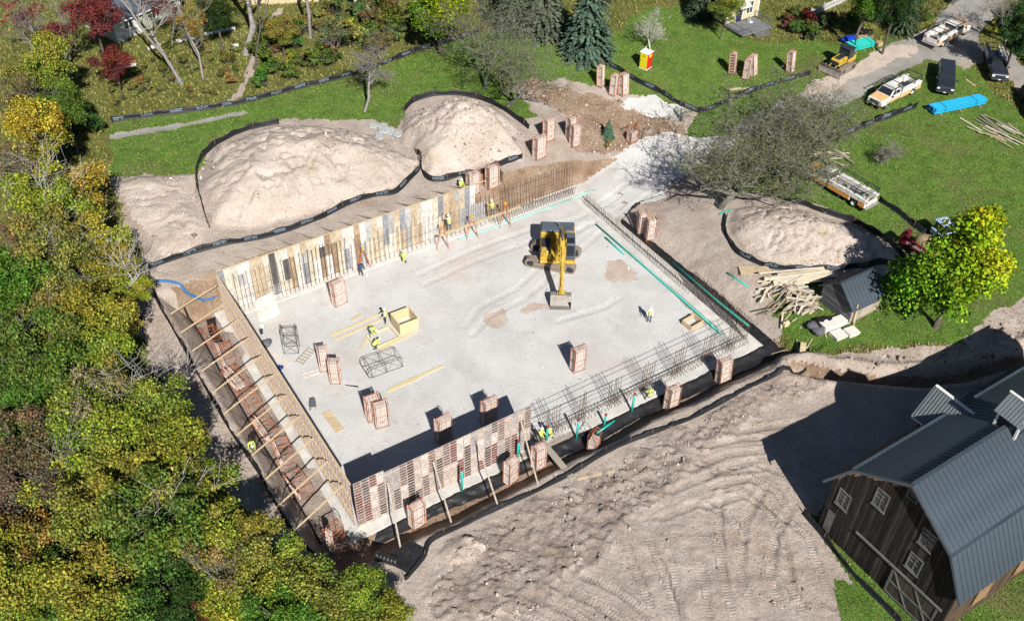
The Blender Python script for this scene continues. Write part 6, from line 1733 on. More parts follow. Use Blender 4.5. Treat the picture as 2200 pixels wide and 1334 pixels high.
# ------------------------------------------------------------------ stock of material
def pipe_bundle(label, a, b, nw, nh, r, m, endm):
    a, b = g(*a), g(*b); d = b - a; L = d.length
    root = thing('pipe_bundle', label, 'pipe bundle', a + Vector((0, 0, .12)), math.atan2(d.y, d.x), 'bundles of pipes')
    root.rotation_euler = (0, -math.asin(d.z / L), math.atan2(d.y, d.x))
    me = MB().tube([(0, 0, 0), (L, 0, 0)], r, 8).mesh('pipe', MATS[m])
    me2 = MB().lathe([(r * .6, -.006), (r * 1.02, -.006), (r * 1.02, .10), (r, .10)], 8, (0, 0, 0), 'x').mesh('pipe_end', MATS[endm])
    for j in range(nh):
        for i in range(nw - (j % 2)):
            y = (i - (nw - 1) / 2 + (.5 if j % 2 else 0)) * 2.04 * r; zz = r + j * 1.78 * r
            p = link('pipe', me, root, loc=(random.uniform(-.1, .1), y, zz)); link('pipe_end', me2, p)
    for f in (.2, .8):
        y = nw * r + .02; zz = r * 2 + (nh - 1) * 1.78 * r + .02
        MB().bar((L * f, -y, 0), (L * f, -y, zz), .04, .02).bar((L * f, y, 0), (L * f, y, zz), .04, .02).bar((L * f, -y, zz), (L * f, y, zz), .04, .02).build('strap', MATS['cat_black'], root)
    for f in (.12, .5, .88): MB().bx(L * f - .05, L * f + .05, -nw * r - .3, nw * r + .3, -.12, -.02).build('bearer', MATS['lumber'], root)
    return root
pipe_bundle('long strapped bundle of turquoise pipes with blue ends on the lawn', (1998, 243), (2108, 220), 7, 4, .10, 'blue_pipe', 'blue_hose')
pipe_bundle('short bundle of turquoise pipes behind the bulldozer', (1822, 108), (1872, 96), 9, 4, .09, 'teal_pipe', 'teal_pipe')
mat('cardboard', (0.42, 0.29, 0.17), 0.85, 0.2, 2.0)
mat('tarp_blue', (0.01, 0.05, 0.42), 0.45, 0.25, 3.0, 0.05, 4)
mat('stone_slab', (0.38, 0.40, 0.40), 0.85, 0.25, 2.0, 0.03, 6)
prop('tarp_bundle', 'bright blue tarp bundle behind the bulldozer', (1823, 90), 0, lambda r: sack(r, 1.2, .7, .7, 'tarp_blue', 1), 'tarp')
def carton(r, sx, sy, sz):
    MB().bx(-sx / 2, sx / 2, -sy / 2, sy / 2, 0, sz).build('carton', MATS['cardboard'], r, bevel=.01)
    MB().box((-sx / 2 - .14, 0, sz - .05), (.3, sy, .012), M=Matrix.Rotation(-.6, 3, 'Y')).build('flap', MATS['cardboard'], r)
    MB().box((0, 0, sz + .004), (sx * .98, .06, .005)).build('tape', MATS['old_trim'], r)
for px, s, lab in (((1848, 88), (.9, .7, .6), 'open cardboard box left behind the turquoise pipes'), ((1866, 84), (1.0, .8, .6), 'large cardboard box right behind the turquoise pipes'), ((1888, 98), (.7, .6, .5), 'lone cardboard box right of the turquoise pipes'), ((1856, 78), (.8, .6, .8), 'tallest cardboard box behind the turquoise pipes')):
    prop('cardboard_box', lab, px, rb.uniform(-.4, .4), lambda r: carton(r, *s), 'box')
# stone slabs between the heaps
for i in range(16):
    px, py = 832 + rb.uniform(-30, 32), 284 + rb.uniform(-14, 17)
    p = g(px, py); n = rb.randint(5, 7); rad = rb.uniform(.35, .75)
    pts = [(rad * rb.uniform(.7, 1.1) * math.cos(2 * PI * k / n), rad * rb.uniform(.6, 1) * math.sin(2 * PI * k / n)) for k in range(n)]
    m = MB()
    for zz, sc in ((0, 1), (.10, 1), (.13, .94)):
        for q in pts: m.v.append((q[0] * sc, q[1] * sc, zz))
    for l in (0, 1):
        for k in range(n): m.f.append((l * n + k, l * n + (k + 1) % n, (l + 1) * n + (k + 1) % n, (l + 1) * n + k))
    m.f.append(tuple(2 * n + k for k in range(n)))
    o = m.build('stone_slab', MATS['stone_slab']); o.location = p + Vector((0, 0, .02 + .05 * (i % 4))); o.rotation_euler = (rb.uniform(-.15, .15), rb.uniform(-.15, .15), rb.uniform(0, 6))
    tag(o, 'grey stone slab in the pile between the two big soil heaps', 'stone slab', 'stone slabs between the heaps')
# lumber scatters: every stick its own thing
def scatter(label, group, n, cpx, spread, ang, dang, lens, mats, w=.14, stackz=.5, seed=0, name='board', cat='board'):
    rd = random.Random(seed); c = g(*cpx)
    u = Vector((math.cos(ang), math.sin(ang), 0)); v = Vector((-u.y, u.x, 0))
    for i in range(n):
        a = ang + rd.gauss(0, dang); l = rd.uniform(*lens)
        q = c + u * rd.gauss(0, spread[0]) + v * rd.uniform(-spread[1], spread[1])
        d = Vector((math.cos(a), math.sin(a), 0)) * (l / 2)
        zz = rd.uniform(.03, stackz)
        p0, p1 = q - d, q + d
        p0.z = hz(p0.x, p0.y) + zz + rd.uniform(-.02, .05); p1.z = hz(p1.x, p1.y) + zz
        o = MB().bar((0, 0, 0), tuple(p1 - p0), w * rd.uniform(.6, 1.5), .045).build(name, MATS['board'], col=rd.choice(mats)); o.location = p0
        tag(o, ('short ' if l < lens[0] + .35 * (lens[1] - lens[0]) else 'long ' if l > lens[0] + .7 * (lens[1] - lens[0]) else '') + label, cat, group)
WOODC = [(0.52, 0.44, 0.33), (0.57, 0.49, 0.38), (0.45, 0.35, 0.23), (0.38, 0.30, 0.21), (0.60, 0.55, 0.47), (0.28, 0.24, 0.2)]
scatter('pale loose board in the scrap heap between the shed and the pit', 'scrap boards by the shed', 95, (1702, 646), (1.0, 2.1), .28, .55, (.5, 2.6), WOODC, seed=1, stackz=.8)
scatter('straight plank stacked behind the scrap heap', 'long planks behind the scrap heap', 34, (1712, 602), (.5, .75), .14, .05, (4.5, 6.2), [(0.66, 0.58, 0.44), (0.70, 0.63, 0.50), (0.60, 0.50, 0.36)], w=.18, seed=2, stackz=.7, name='plank', cat='plank')
scatter('loose stick in the lumber heap on the far right lawn', 'sticks on the far right lawn', 22, (2142, 285), (1.2, 2.0), D2(-48), .3, (1.6, 4.6), WOODC, seed=3, stackz=.25)
scatter('loose stick in the heap beside the cab of the truck on the lawn', 'sticks beside the lawn truck', 22, (1785, 338), (1.0, 1.3), D2(-30), .6, (1.2, 3.4), WOODC, seed=4, stackz=.3)
scatter('offcut lying in the grass in front of the scrap heap', 'offcuts in the grass', 7, (1722, 735), (1.0, 1.6), 1.0, .8, (.6, 1.6), WOODC, seed=5, stackz=.08, w=.1)
for (a, b, lab) in (((1592, 190), (1562, 193), 'left pale board on the grass below the lawn racks'), ((1628, 188), (1568, 195), 'right pale board on the grass below the lawn racks'), ((2075, 172), (2095, 186), 'pale board in the verge between the dark pickups')):
    timber('board', g(*a) + Vector((0, 0, .05)), g(*b) + Vector((0, 0, .05)), .2, .05, 'lumber', lab, 'board')
def pallet(r, n=7, w=1.2, d=1.0):
    sm = MB().bx(-w / 2, w / 2, 0, .10, .10, .125).mesh('slat', MATS['lumber'])
    for i in range(n): link('slat', sm, r, loc=(0, -d / 2 + i * (d - .1) / (n - 1), 0))
    for x in (-w / 2 + .05, 0, w / 2 - .05): MB().bx(x - .04, x + .04, -d / 2, d / 2, 0, .098).build('stringer', MATS['lumber'], r)
prop('pallet', 'wooden pallet on the dirt below the round soil heap', (1607, 583), -.5, lambda r: pallet(r, 7, 1.6, 1.2), 'pallet')
prop('pallet', 'second pallet beside the silt fence right of the first', (1640, 582), -.2, lambda r: pallet(r, 7, 1.3, 1.0), 'pallet')
# insulation boards, bags by the shed
mat('foam', (0.66, 0.64, 0.58), 0.8, 0.1)
def slabs(r, n, w, d, h, m='foam'):
    me = MB().bx(-w / 2, w / 2, -d / 2, d / 2, 0, h - .01).mesh('sheet', MATS[m])
    for i in range(n): link('sheet', me, r, loc=(rb.uniform(-.05, .05), rb.uniform(-.05, .05), i * h), rot=(0, 0, rb.uniform(-.05, .05)))
prop('board_stack', 'stack of pale sheets nearest the shed', (1790, 700), -.1, lambda r: slabs(r, 5, 2.6, .9, .12), 'sheet stack')
prop('board_stack', 'low stack of pale sheets at the front right, lying in grass', (1828, 716), -.1, lambda r: slabs(r, 3, 1.1, 1.0, .12), 'sheet stack')
prop('board_stack', 'low stack of sheets topped by a dark one, lying in grass', (1800, 722), -.1, lambda r: slabs(r, 3, 1.2, 1.1, .12), 'sheet stack')
for px, s, m, lab in (((1745, 705), (.6, .5, .6), 'sack_grey', 'left black rubbish bag by the sheet stack'), ((1762, 698), (.65, .5, .7), 'tarp_black', 'middle black rubbish bag by the sheet stack'), ((1757, 716), (.6, .5, .55), 'sack_grey', 'front dark rubbish bag by the sheet stack'), ((1779, 694), (.55, .45, .6), 'tarp_black', 'right black rubbish bag by the sheet stack')):
    prop('rubbish_bag', lab, px, rb.uniform(0, 3), lambda r: sack(r, *s, m, rb.uniform(0, 6)), 'rubbish bag', 'rubbish bags')
def jerry(r):
    MB().bx(-.3, .3, -.2, .2, 0, .5).build('can_body', MATS['toilet_yellow'] if False else MATS['lumber_new'], r, bevel=.06)
    MB().tube([(-.15, 0, .5), (-.1, 0, .6), (.1, 0, .6), (.15, 0, .5)], .03, 5).build('handle', MATS['lumber_new'], r)
prop('fuel_can', 'yellow can in the grass left of the rubbish bags', (1688, 700), 0, jerry, 'can')
# white logs / rails by the top left meadow
for (a, b, lab) in (((245, 152), (298, 140), 'white rail lying at the edge of the red trees'), ((318, 108), (345, 100), 'short white rail in the meadow below the cottage'), ((380, 92), (420, 86), 'white rail behind the twin trunks'), ((440, 78), (505, 64), 'long white rail left of the thick grey trunk'), ((496, 104), (512, 100), 'short white rail at the foot of the thick grey trunk')):
    timber('rail', g(*a) + Vector((0, 0, .2)), g(*b) + Vector((0, 0, .2)), .28, .28, 'trim_white', lab, 'rail', 'white rails in the meadow')
# clods and stones: nobody could count them
def rubble(name, label, poly_w, n, size, cols, seed, dens=None, m='leaf_solid'):
    r = np.random.default_rng(seed); P = np.array(poly_w)
    x = r.uniform(P[:, 0].min(), P[:, 0].max(), n); y = r.uniform(P[:, 1].min(), P[:, 1].max(), n)
    k = inside(x, y, poly_w)
    if dens is not None: k &= r.uniform(0, 1, n) < dens(x, y)
    x, y = x[k], y[k]; n = len(x); z = ground_z(x, y)
    o8 = np.array([(1, 0, 0), (0, 1, 0), (-1, 0, 0), (0, -1, 0), (0, 0, 1), (0, 0, -.6)], float)
    s_ = size * r.lognormal(0, .55, (n, 1, 1))
    V = np.stack([x, y, z], 1)[:, None] + o8[None] * s_ * r.uniform(.55, 1.4, (n, 6, 3)) + r.normal(size=(n, 6, 3)) * s_ * .18
    f8 = np.array([(0, 1, 4), (1, 2, 4), (2, 3, 4), (3, 0, 4), (1, 0, 5), (2, 1, 5), (3, 2, 5), (0, 3, 5)])
    F = (np.arange(n)[:, None, None] * 6 + f8[None]).reshape(-1, 3)
    t = np.repeat(np.array(cols)[r.integers(0, len(cols), n)] * r.uniform(.7, 1.25, (n, 1)), 8, 0)
    o = link(name, np_mesh(name, V.reshape(-1, 3), F, MATS[m], False, ('tint', t)))
    return tag(o, label, name.replace('_', ' '), None, 'stuff')
def tint_mat(name):
    m = bpy.data.materials.new(name); m.use_nodes = True
    at = m.node_tree.nodes.new('ShaderNodeAttribute'); at.attribute_name = 'tint'
    b = m.node_tree.nodes['Principled BSDF']; b.inputs['Roughness'].default_value = .95; b.inputs['Specular IOR Level'].default_value = .1
    m.node_tree.links.new(at.outputs['Color'], b.inputs['Base Color']); MATS[name] = m
tint_mat('leaf_solid')
SOILC = [(0.36, 0.29, 0.24), (0.28, 0.22, 0.18), (0.45, 0.38, 0.33), (0.22, 0.17, 0.15), (0.50, 0.44, 0.39)]
rubble('soil_clods', 'broken clods along the churned band in front of the pit', POLY['clods'], 17000, .05, SOILC, 1, lambda x, y: np.clip(.5 + 1.6 * fbm(x, y, 2.2, 3, 15), .05, 1))
rubble('small_stones', 'small stones strewn over the graded dirt', POLY['tracks'], 6000, .04, SOILC, 2, lambda x, y: np.clip(.25 + fbm(x, y, 3, 3, 16), .02, 1))
for i_, hp in enumerate(HEAPS[:4]):
    rubble('heap_clods', ['stones and clods lying on the largest soil heap', 'stones and clods lying on the steep soil heap', 'stones lying on the low soil mound', 'stones and clods lying on the round soil heap'][i_], hp['P'], 5200 if i_ < 2 else 2200, .05, SOILC, 5 + i_, lambda x, y: np.clip(.2 + 1.4 * fbm(x, y, 2.5, 3, 19), .03, 1))
rubble('trench_stones', 'stones and clods along the pipe trench', POLY['ruts'], 6000, .05, SOILC, 11, lambda x, y: (ground_id(x, y) != 1) * 1.0)
rubble('mud_clods', 'clods on the muddy track', POLY['mud'], 4000, .06, [(0.26, 0.18, 0.13), (0.36, 0.28, 0.22), (0.45, 0.38, 0.32)], 12)
rubble('ramp_stones', 'stray stones on the gravel floor', POLY['gravel'], 5000, .03, [(0.5, 0.48, 0.46), (0.35, 0.33, 0.31), (0.62, 0.6, 0.58)], 13)
# ------------------------------------------------------------------ foliage materials
def leaf_mat(name, trans=0.3, rough=0.6):
    m = bpy.data.materials.new(name); m.use_nodes = True
    nt = m.node_tree; N = nt.nodes; Lk = nt.links
    for n in list(N):
        if n.type != 'OUTPUT_MATERIAL': N.remove(n)
    out = [n for n in N if n.type == 'OUTPUT_MATERIAL'][0]
    oi = N.new('ShaderNodeObjectInfo'); at = N.new('ShaderNodeAttribute'); at.attribute_name = 'tint'
    mx = N.new('ShaderNodeMix'); mx.data_type = 'RGBA'; mx.blend_type = 'MULTIPLY'; mx.inputs['Factor'].default_value = 1
    Lk.new(oi.outputs['Color'], mx.inputs['A']); Lk.new(at.outputs['Color'], mx.inputs['B'])
    d = N.new('ShaderNodeBsdfDiffuse'); t = N.new('ShaderNodeBsdfTranslucent'); s = N.new('ShaderNodeMixShader'); s.inputs[0].default_value = trans
    Lk.new(mx.outputs['Result'], d.inputs['Color']); Lk.new(mx.outputs['Result'], t.inputs['Color'])
    Lk.new(d.outputs[0], s.inputs[1]); Lk.new(t.outputs[0], s.inputs[2]); Lk.new(s.outputs[0], out.inputs['Surface'])
    MATS[name] = m; return m
leaf_mat('leaf', 0.2)
leaf_mat('needle', 0.12)
mat('bark', (0.11, 0.09, 0.075), 0.9, 0.4, 3.0, 0.02, 8)
mat('bark_grey', (0.24, 0.225, 0.205), 0.9, 0.4, 3.0, 0.02, 8)
mat('bark_lichen', (0.085, 0.075, 0.062), 0.9, 0.5, 4.0, 0.02, 8, col2=(0.23, 0.235, 0.195))
mat('bark_birch', (0.52, 0.50, 0.46), 0.8, 0.3, 4.0)

def leaf_quads(P, Nrm, size, r):
    """small two-triangle leaves at P facing Nrm"""
    n = len(P)
    a = r.normal(size=(n, 3)); a -= Nrm * (a * Nrm).sum(1, keepdims=True)
    a /= np.linalg.norm(a, axis=1, keepdims=True) + 1e-9
    b = np.cross(Nrm, a)
    s = (size * r.uniform(.55, 1.35, n))[:, None]
    w = s * r.uniform(.55, .9, (n, 1))
    V = np.stack([P - a * s * .5, P + b * w * .5 - a * s * .05, P + a * s * .5, P - b * w * .5 + a * s * .05], 1).reshape(-1, 3)
    F = np.arange(4 * n).reshape(n, 4)
    return V, F
LOBE = 1.0
def crown_mesh(name, seed, R, Hc, z0, n, leaf, lobes=18, shape='round', mixc=None, gap=0.25, m='leaf', up=0.55):
    """crown of leaf clumps: lobes inside an envelope, leaves on the lobe shells. mixc(rel position)->rgb tint"""
    r = np.random.default_rng(seed)
    C = []; RR = []
    while len(C) < lobes:
        u = r.uniform(-1, 1, 3)
        if np.linalg.norm(u) > 1: continue
        k = r.uniform(.35, .85) if len(C) > 3 else r.uniform(0, .4)
        u = u / (np.linalg.norm(u) + 1e-6) * k
        if shape == 'cone':
            f = 1 - (u[2] + 1) / 2 * .85; u[0] = u[0] * f * 1.3 + .16 * u[2]; u[1] *= f * 1.3
        C.append((u[0] * R, u[1] * R, z0 + Hc / 2 + u[2] * Hc / 2)); RR.append(R * r.uniform(.15, .33) * LOBE * (1 if shape != 'cone' else (1.15 - .35 * (u[2] + 1) / 2)))
    C = np.array(C); RR = np.array(RR)
    w = RR ** 2; idx = r.choice(len(C), n, p=w / w.sum())
    d = r.normal(size=(n, 3)); d /= np.linalg.norm(d, axis=1, keepdims=True)
    d[:, 2] = np.where(d[:, 2] < -.45, -d[:, 2], d[:, 2])
    rad = RR[idx] * (1 - gap * r.uniform(0, 1, n) ** 1.5) * (1 + .12 * r.normal(size=n))
    P = C[idx] + d * rad[:, None] * np.array([1, 1, .8])
    # sub-clumping: pull leaves towards random twig ends
    k = max(30, n // 24)
    T = P[r.choice(n, k)]
    near = r.choice(k, n)
    own = r.uniform(0, 1, n) < .85
    # nearest of a few random twigs
    cand = r.choice(k, (n, 14))
    dist = np.linalg.norm(T[cand] - P[:, None], axis=2); best = cand[np.arange(n), dist.argmin(1)]
    P = np.where(own[:, None], P + (T[best] - P) * r.uniform(.35, .85, (n, 1)) * (dist.min(1) < R * .3)[:, None], P)
    Nn = d * .6 + np.array([0, 0, up]) + r.normal(size=(n, 3)) * .75
    Nn /= np.linalg.norm(Nn, axis=1, keepdims=True)
    V, F = leaf_quads(P, Nn, leaf, r)
    lob = r.uniform(.72, 1.22, (len(C), 1)) * (1 + r.normal(size=(len(C), 3)) * np.array([.07, .05, .1]))
    tint = lob[idx] * r.uniform(.22, 1.75, (n, 1)) * (1 + r.normal(size=(n, 3)) * np.array([.10, .08, .08]))
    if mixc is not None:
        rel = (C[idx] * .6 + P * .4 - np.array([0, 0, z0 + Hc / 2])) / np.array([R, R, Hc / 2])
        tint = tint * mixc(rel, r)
    return np_mesh(name, V, F, MATS[m], False, ('tint', np.clip(tint, .05, 4))), C, RR

def limb_segs(seed, h, spread, levels=3, n0=6, r0=.18, up=.35, lean=(0, 0), trunk=.45, kink=.25, twig=1.0, blen=.42):
    """branching skeleton: list of (points, radii)"""
    rd = random.Random(seed); out = []
    def grow(p, d, l, r, lev):
        k = 4 if lev < 2 else 3
        pts = [p.copy()]; rs = [r]
        q = p.copy(); dd = d.copy()
        for i in range(k):
            dd = (dd + Vector((rd.gauss(0, kink), rd.gauss(0, kink), rd.gauss(0, kink) + up * .12))).normalized()
            q = q + dd * (l / k); pts.append(q.copy()); rs.append(r * (1 - .8 * (i + 1) / k) if lev > 0 else r * (1 - .5 * (i + 1) / k))
        out.append((pts, rs, lev))
        if lev >= levels: return
        nb = int((n0 if lev == 0 else (4 if lev == 1 else 3)) * (twig if lev >= 2 else 1) + rd.random())
        for b in range(nb):
            f = (.45 + .55 * (b + rd.random()) / nb) if lev == 0 else rd.uniform(.2, 1)
            j = min(k - 1, int(f * k)); u = f * k - j
            sp = pts[j].lerp(pts[j + 1], min(1, u)); sr = rs[j] + (rs[j + 1] - rs[j]) * min(1, u)
            az = rd.uniform(0, 2 * PI) if lev else 2 * PI * (b + rd.uniform(-.3, .3)) / nb
            side = Vector((math.cos(az), math.sin(az), 0))
            nd = (d * (.4 if lev else .45) + side * (spread if lev == 0 else .9) + Vector((0, 0, up * (1 if lev == 0 else .4)))).normalized()
            grow(sp, nd, (h * blen * rd.uniform(.7, 1.15)) if lev == 0 else l * rd.uniform(.45, .8), max(sr * .66, .012), lev + 1)
    grow(Vector((0, 0, -.15)), Vector((lean[0], lean[1], 1)).normalized(), h * trunk, r0, 0)
    return out
def limbs_mesh(name, segs, m, minlev=0, maxlev=9, thin=1.0):
    mb = MB()
    for pts, rs, lev in segs:
        if minlev <= lev <= maxlev: mb.tube(pts, [max(.011 * thin, x * (thin if lev else 1.0)) for x in rs], 7 if lev == 0 else (5 if lev == 1 else 3), cap=False)
    return mb.mesh(name, MATS[m], True)

def crown_limbs(name, C, RR, z0, seed, r0=.2, m='bark'):
    rd = random.Random(seed); mb = MB()
    top = Vector((rd.uniform(-.3, .3), rd.uniform(-.3, .3), z0 + (max(c[2] for c in C) - z0) * .6))
    mb.tube([(0, 0, -.4), (rd.uniform(-.1, .1), rd.uniform(-.1, .1), z0 * .5), (top.x * .5, top.y * .5, z0), tuple(top)], [r0 * 1.3, r0, r0 * .8, r0 * .25], 8, cap=False)
    for c in C:
        f = rd.uniform(.35, .9); s = Vector((top.x * f * .5, top.y * f * .5, z0 * .7 + (top.z - z0 * .7) * f))
        e = Vector(c); mid_ = s.lerp(e, .5) + Vector((0, 0, .15 * (e - s).length))
        mb.tube([s, mid_, e], [r0 * .38, r0 * .24, r0 * .07], 5, cap=False)
    return mb.mesh(name, MATS[m], True)

# shared broadleaf shapes
YEL, YGR, GRN, DGR, ORA, RED, BRN, OLV = (0.36, 0.31, 0.045), (0.255, 0.27, 0.042), (0.105, 0.17, 0.033), (0.045, 0.075, 0.022), (0.28, 0.18, 0.055), (0.18, 0.045, 0.04), (0.165, 0.11, 0.07), (0.235, 0.225, 0.05)
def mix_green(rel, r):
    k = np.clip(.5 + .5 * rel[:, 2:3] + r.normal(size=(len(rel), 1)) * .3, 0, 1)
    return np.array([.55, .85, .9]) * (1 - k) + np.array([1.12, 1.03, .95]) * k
SHAPES = []
for i in range(7):
    R_, Hc = 3.9, 6.4
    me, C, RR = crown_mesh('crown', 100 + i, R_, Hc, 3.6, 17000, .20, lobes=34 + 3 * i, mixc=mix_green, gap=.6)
    SHAPES.append((me, crown_limbs('trunk', C, RR, 4.2, i, .2)))
for i in range(2):          # thin, nearly leafless ones
    me, C, RR = crown_mesh('crown', 140 + i, 3.6, 6.5, 4.0, 2600, .20, lobes=16, gap=.5)
    SHAPES.append((me, limbs_mesh('trunk', limb_segs(50 + i, 10, .8, 3, 8, .17, .6, trunk=.6, twig=1.3), 'bark_grey')))
rt = random.Random(77)
def tree_at(label, px, zc, R, h, col, shape, group='broadleaf trees of the wood on the left', name='broadleaf_tree', bark=None):
    """tree whose crown centre shows at px; zc = crown centre height over ground"""
    q = at_z(px[0], px[1], 2.0 + zc)
    b = onz(q)
    q = at_z(px[0], px[1], b.z + zc); b = onz(q)
    root = thing(name, label, 'tree', b, 0, group)
    me, tr = SHAPES[shape % len(SHAPES)]
    k = R / 3.9 * rt.uniform(.9, 1.08); kz = h / 10.6 * rt.uniform(.75, 1.2)
    rz = rt.uniform(0, 6.28)
    link('crown', me, root, rot=(0, 0, rz), scale=(k, k, kz), col=[c * rt.uniform(.88, 1.12) for c in col])
    link('trunk', tr, root, rot=(0, 0, rz), scale=(k, k, kz))
    return root
FOREST = [
    ((40, 30), 3.4, 9, RED, 7, 'thin red-leaved tree in the top left corner'), ((120, 70), 3.0, 9, RED, 8, 'thin red tree with bare branches, left of the cottage'), ((205, 55), 3.6, 9.5, RED, 0, 'deep red maple left of the cottage'), ((240, 125), 2.6, 7, RED, 1, 'small red maple just below the cottage'),
    ((55, 140), 3.6, 10, OLV, 2, 'olive tree at the left edge below the red corner tree'), ((115, 150), 3.4, 10, YGR, 3, 'yellow-green tree beside the bare branches at the upper left'), ((135, 225), 2.9, 9, GRN, 4, 'green tree above the golden one at the upper left'), ((40, 235), 3.0, 9, BRN, 7, 'sparse brown tree at the left edge, upper third'),
    ((95, 310), 3.2, 10.5, YEL, 5, 'golden tree left of the low soil mound, upper one'), ((20, 350), 3.0, 10, BRN, 8, 'bare brown tree at the left edge beside the golden tree'), ((140, 375), 3.9, 11.5, YEL, 6, 'large golden tree left of the low soil mound'), ((95, 440), 3.6, 11, YGR, 0, 'yellow-green tree just below the large golden tree'),
    ((190, 470), 3.4, 10.5, YEL, 1, 'golden tree behind the white birch branches'), ((30, 470), 3.2, 9.5, BRN, 7, 'dark brown bare tree at the left edge, middle'), ((50, 540), 3.3, 9, DGR, 2, 'dark green tree at the left edge, middle'), ((230, 545), 3.0, 9, YGR, 3, 'yellow-green tree beside the end of the silt fence'),
    ((120, 560), 3.6, 10.5, OLV, 4, 'olive tree behind the birch trunks'), ((40, 630), 3.8, 11, GRN, 5, 'green tree at the left edge below the middle'), ((130, 650), 3.8, 11, OLV, 6, 'olive tree left of the birch clump'), ((70, 720), 4.0, 11.5, GRN, 0, 'large deep green tree at the left edge'),
    ((190, 720), 3.6, 11, YGR, 1, 'yellow-green tree opposite the braced form wall'), ((215, 775), 3.2, 10, YGR, 2, 'yellow-green tree beside the dark conifer shrub'), ((20, 800), 3.4, 11, GRN, 3, 'green tree at the left edge with a yellow one below'), ((120, 810), 3.7, 11, GRN, 4, 'green tree below the large deep green one'),
    ((6, 850), 1.9, 8, YEL, 5, 'small bright yellow tree cut by the left edge'), ((240, 860), 3.0, 10, OLV, 6, 'small olive tree left of the pale dead branches'), ((50, 890), 3.5, 10.5, GRN, 0, 'green tree above the red-brown tree at the left edge'), ((165, 915), 3.4, 10.5, YGR, 1, 'yellow-green tree above the red-brown one, right of it'),
    ((335, 920), 3.3, 10, OLV, 2, 'olive tree nearest the trench fence'), ((250, 970), 3.7, 11, YGR, 3, 'yellow-green tree in the middle of the lower wood'), ((45, 985), 3.4, 10.5, BRN, 4, 'red-brown tree at the left edge, lower half'), ((390, 1000), 3.2, 10, YGR, 5, 'yellow-green tree bordering the dirt below the trench braces'),
    ((140, 1040), 3.5, 11, YGR, 6, 'yellow-green tree between the red-brown tree and the middle of the wood'), ((300, 1070), 3.9, 11.5, YGR, 0, 'broad yellow-green tree in the lower wood'), ((420, 1080), 3.2, 10, YGR, 1, 'bright tree bordering the dirt, lower wood'), ((40, 1090), 3.4, 10, BRN, 2, 'brown tree under the red-brown one at the left edge'),
    ((200, 1140), 3.6, 11, OLV, 3, 'olive tree above the scarlet saplings'), ((345, 1165), 3.7, 11, GRN, 4, 'green tree in the lower wood, left of the dark hollow'), ((60, 1170), 3.0, 9.5, ORA, 5, 'orange tree near the lower left corner'), ((445, 1170), 3.4, 10, YGR, 6, 'yellow-green tree left of the brown one near the culvert'),
    ((535, 1190), 3.0, 9, OLV, 0, 'olive-brown tree at the lower end of the trench fence'), ((130, 1235), 3.2, 9.5, GRN, 1, 'green tree beside the scarlet saplings'), ((45, 1270), 3.4, 9.5, YGR, 2, 'yellow-green tree in the lower left corner'), ((210, 1290), 3.5, 9.5, YGR, 3, 'yellow-green tree at the bottom edge, left'),
    ((380, 1285), 3.0, 8.5, DGR, 4, 'dark green tree at the bottom edge'), ((500, 1275), 3.3, 9, YGR, 5, 'yellow-green tree at the bottom edge below the brown one'), ((610, 1240), 3.0, 8.5, OLV, 6, 'brown-green tree in front of the near left corner of the pit'), ((600, 1320), 3.2, 9, GRN, 0, 'green tree at the bottom edge below the culvert'),
    ((700, 1300), 3.0, 8, OLV, 1, 'olive tree at the bottom edge right of the culvert'), ((790, 1290), 2.7, 7.5, YGR, 2, 'small yellow-green tree at the bottom edge, last before the dirt'), ((290, 1330), 3.2, 9, GRN, 3, 'green tree cut by the bottom edge, left of the middle'), ((840, 1335), 2.2, 6.5, YGR, 3, 'low yellow-green tree cut by the bottom edge beside the dirt'),
    ((275, 615), 2.0, 7, YGR, 4, 'small yellow tree between the birches and the trench fence'), ((265, 700), 1.9, 6.5, OLV, 5, 'small olive tree on the dirt edge below the birches'),
    ((145, 1165), 1.5, 7.5, RED, 6, 'upper scarlet sapling in the lower wood'), ((168, 1225), 1.5, 7.0, RED, 0, 'lower scarlet sapling in the lower wood'), ((250, 1222), 1.0, 6.5, RED, 1, 'smallest scarlet sapling, right of its twins'), ((430, 1325), 1.0, 6.0, RED, 2, 'scarlet sapling at the bottom edge')]
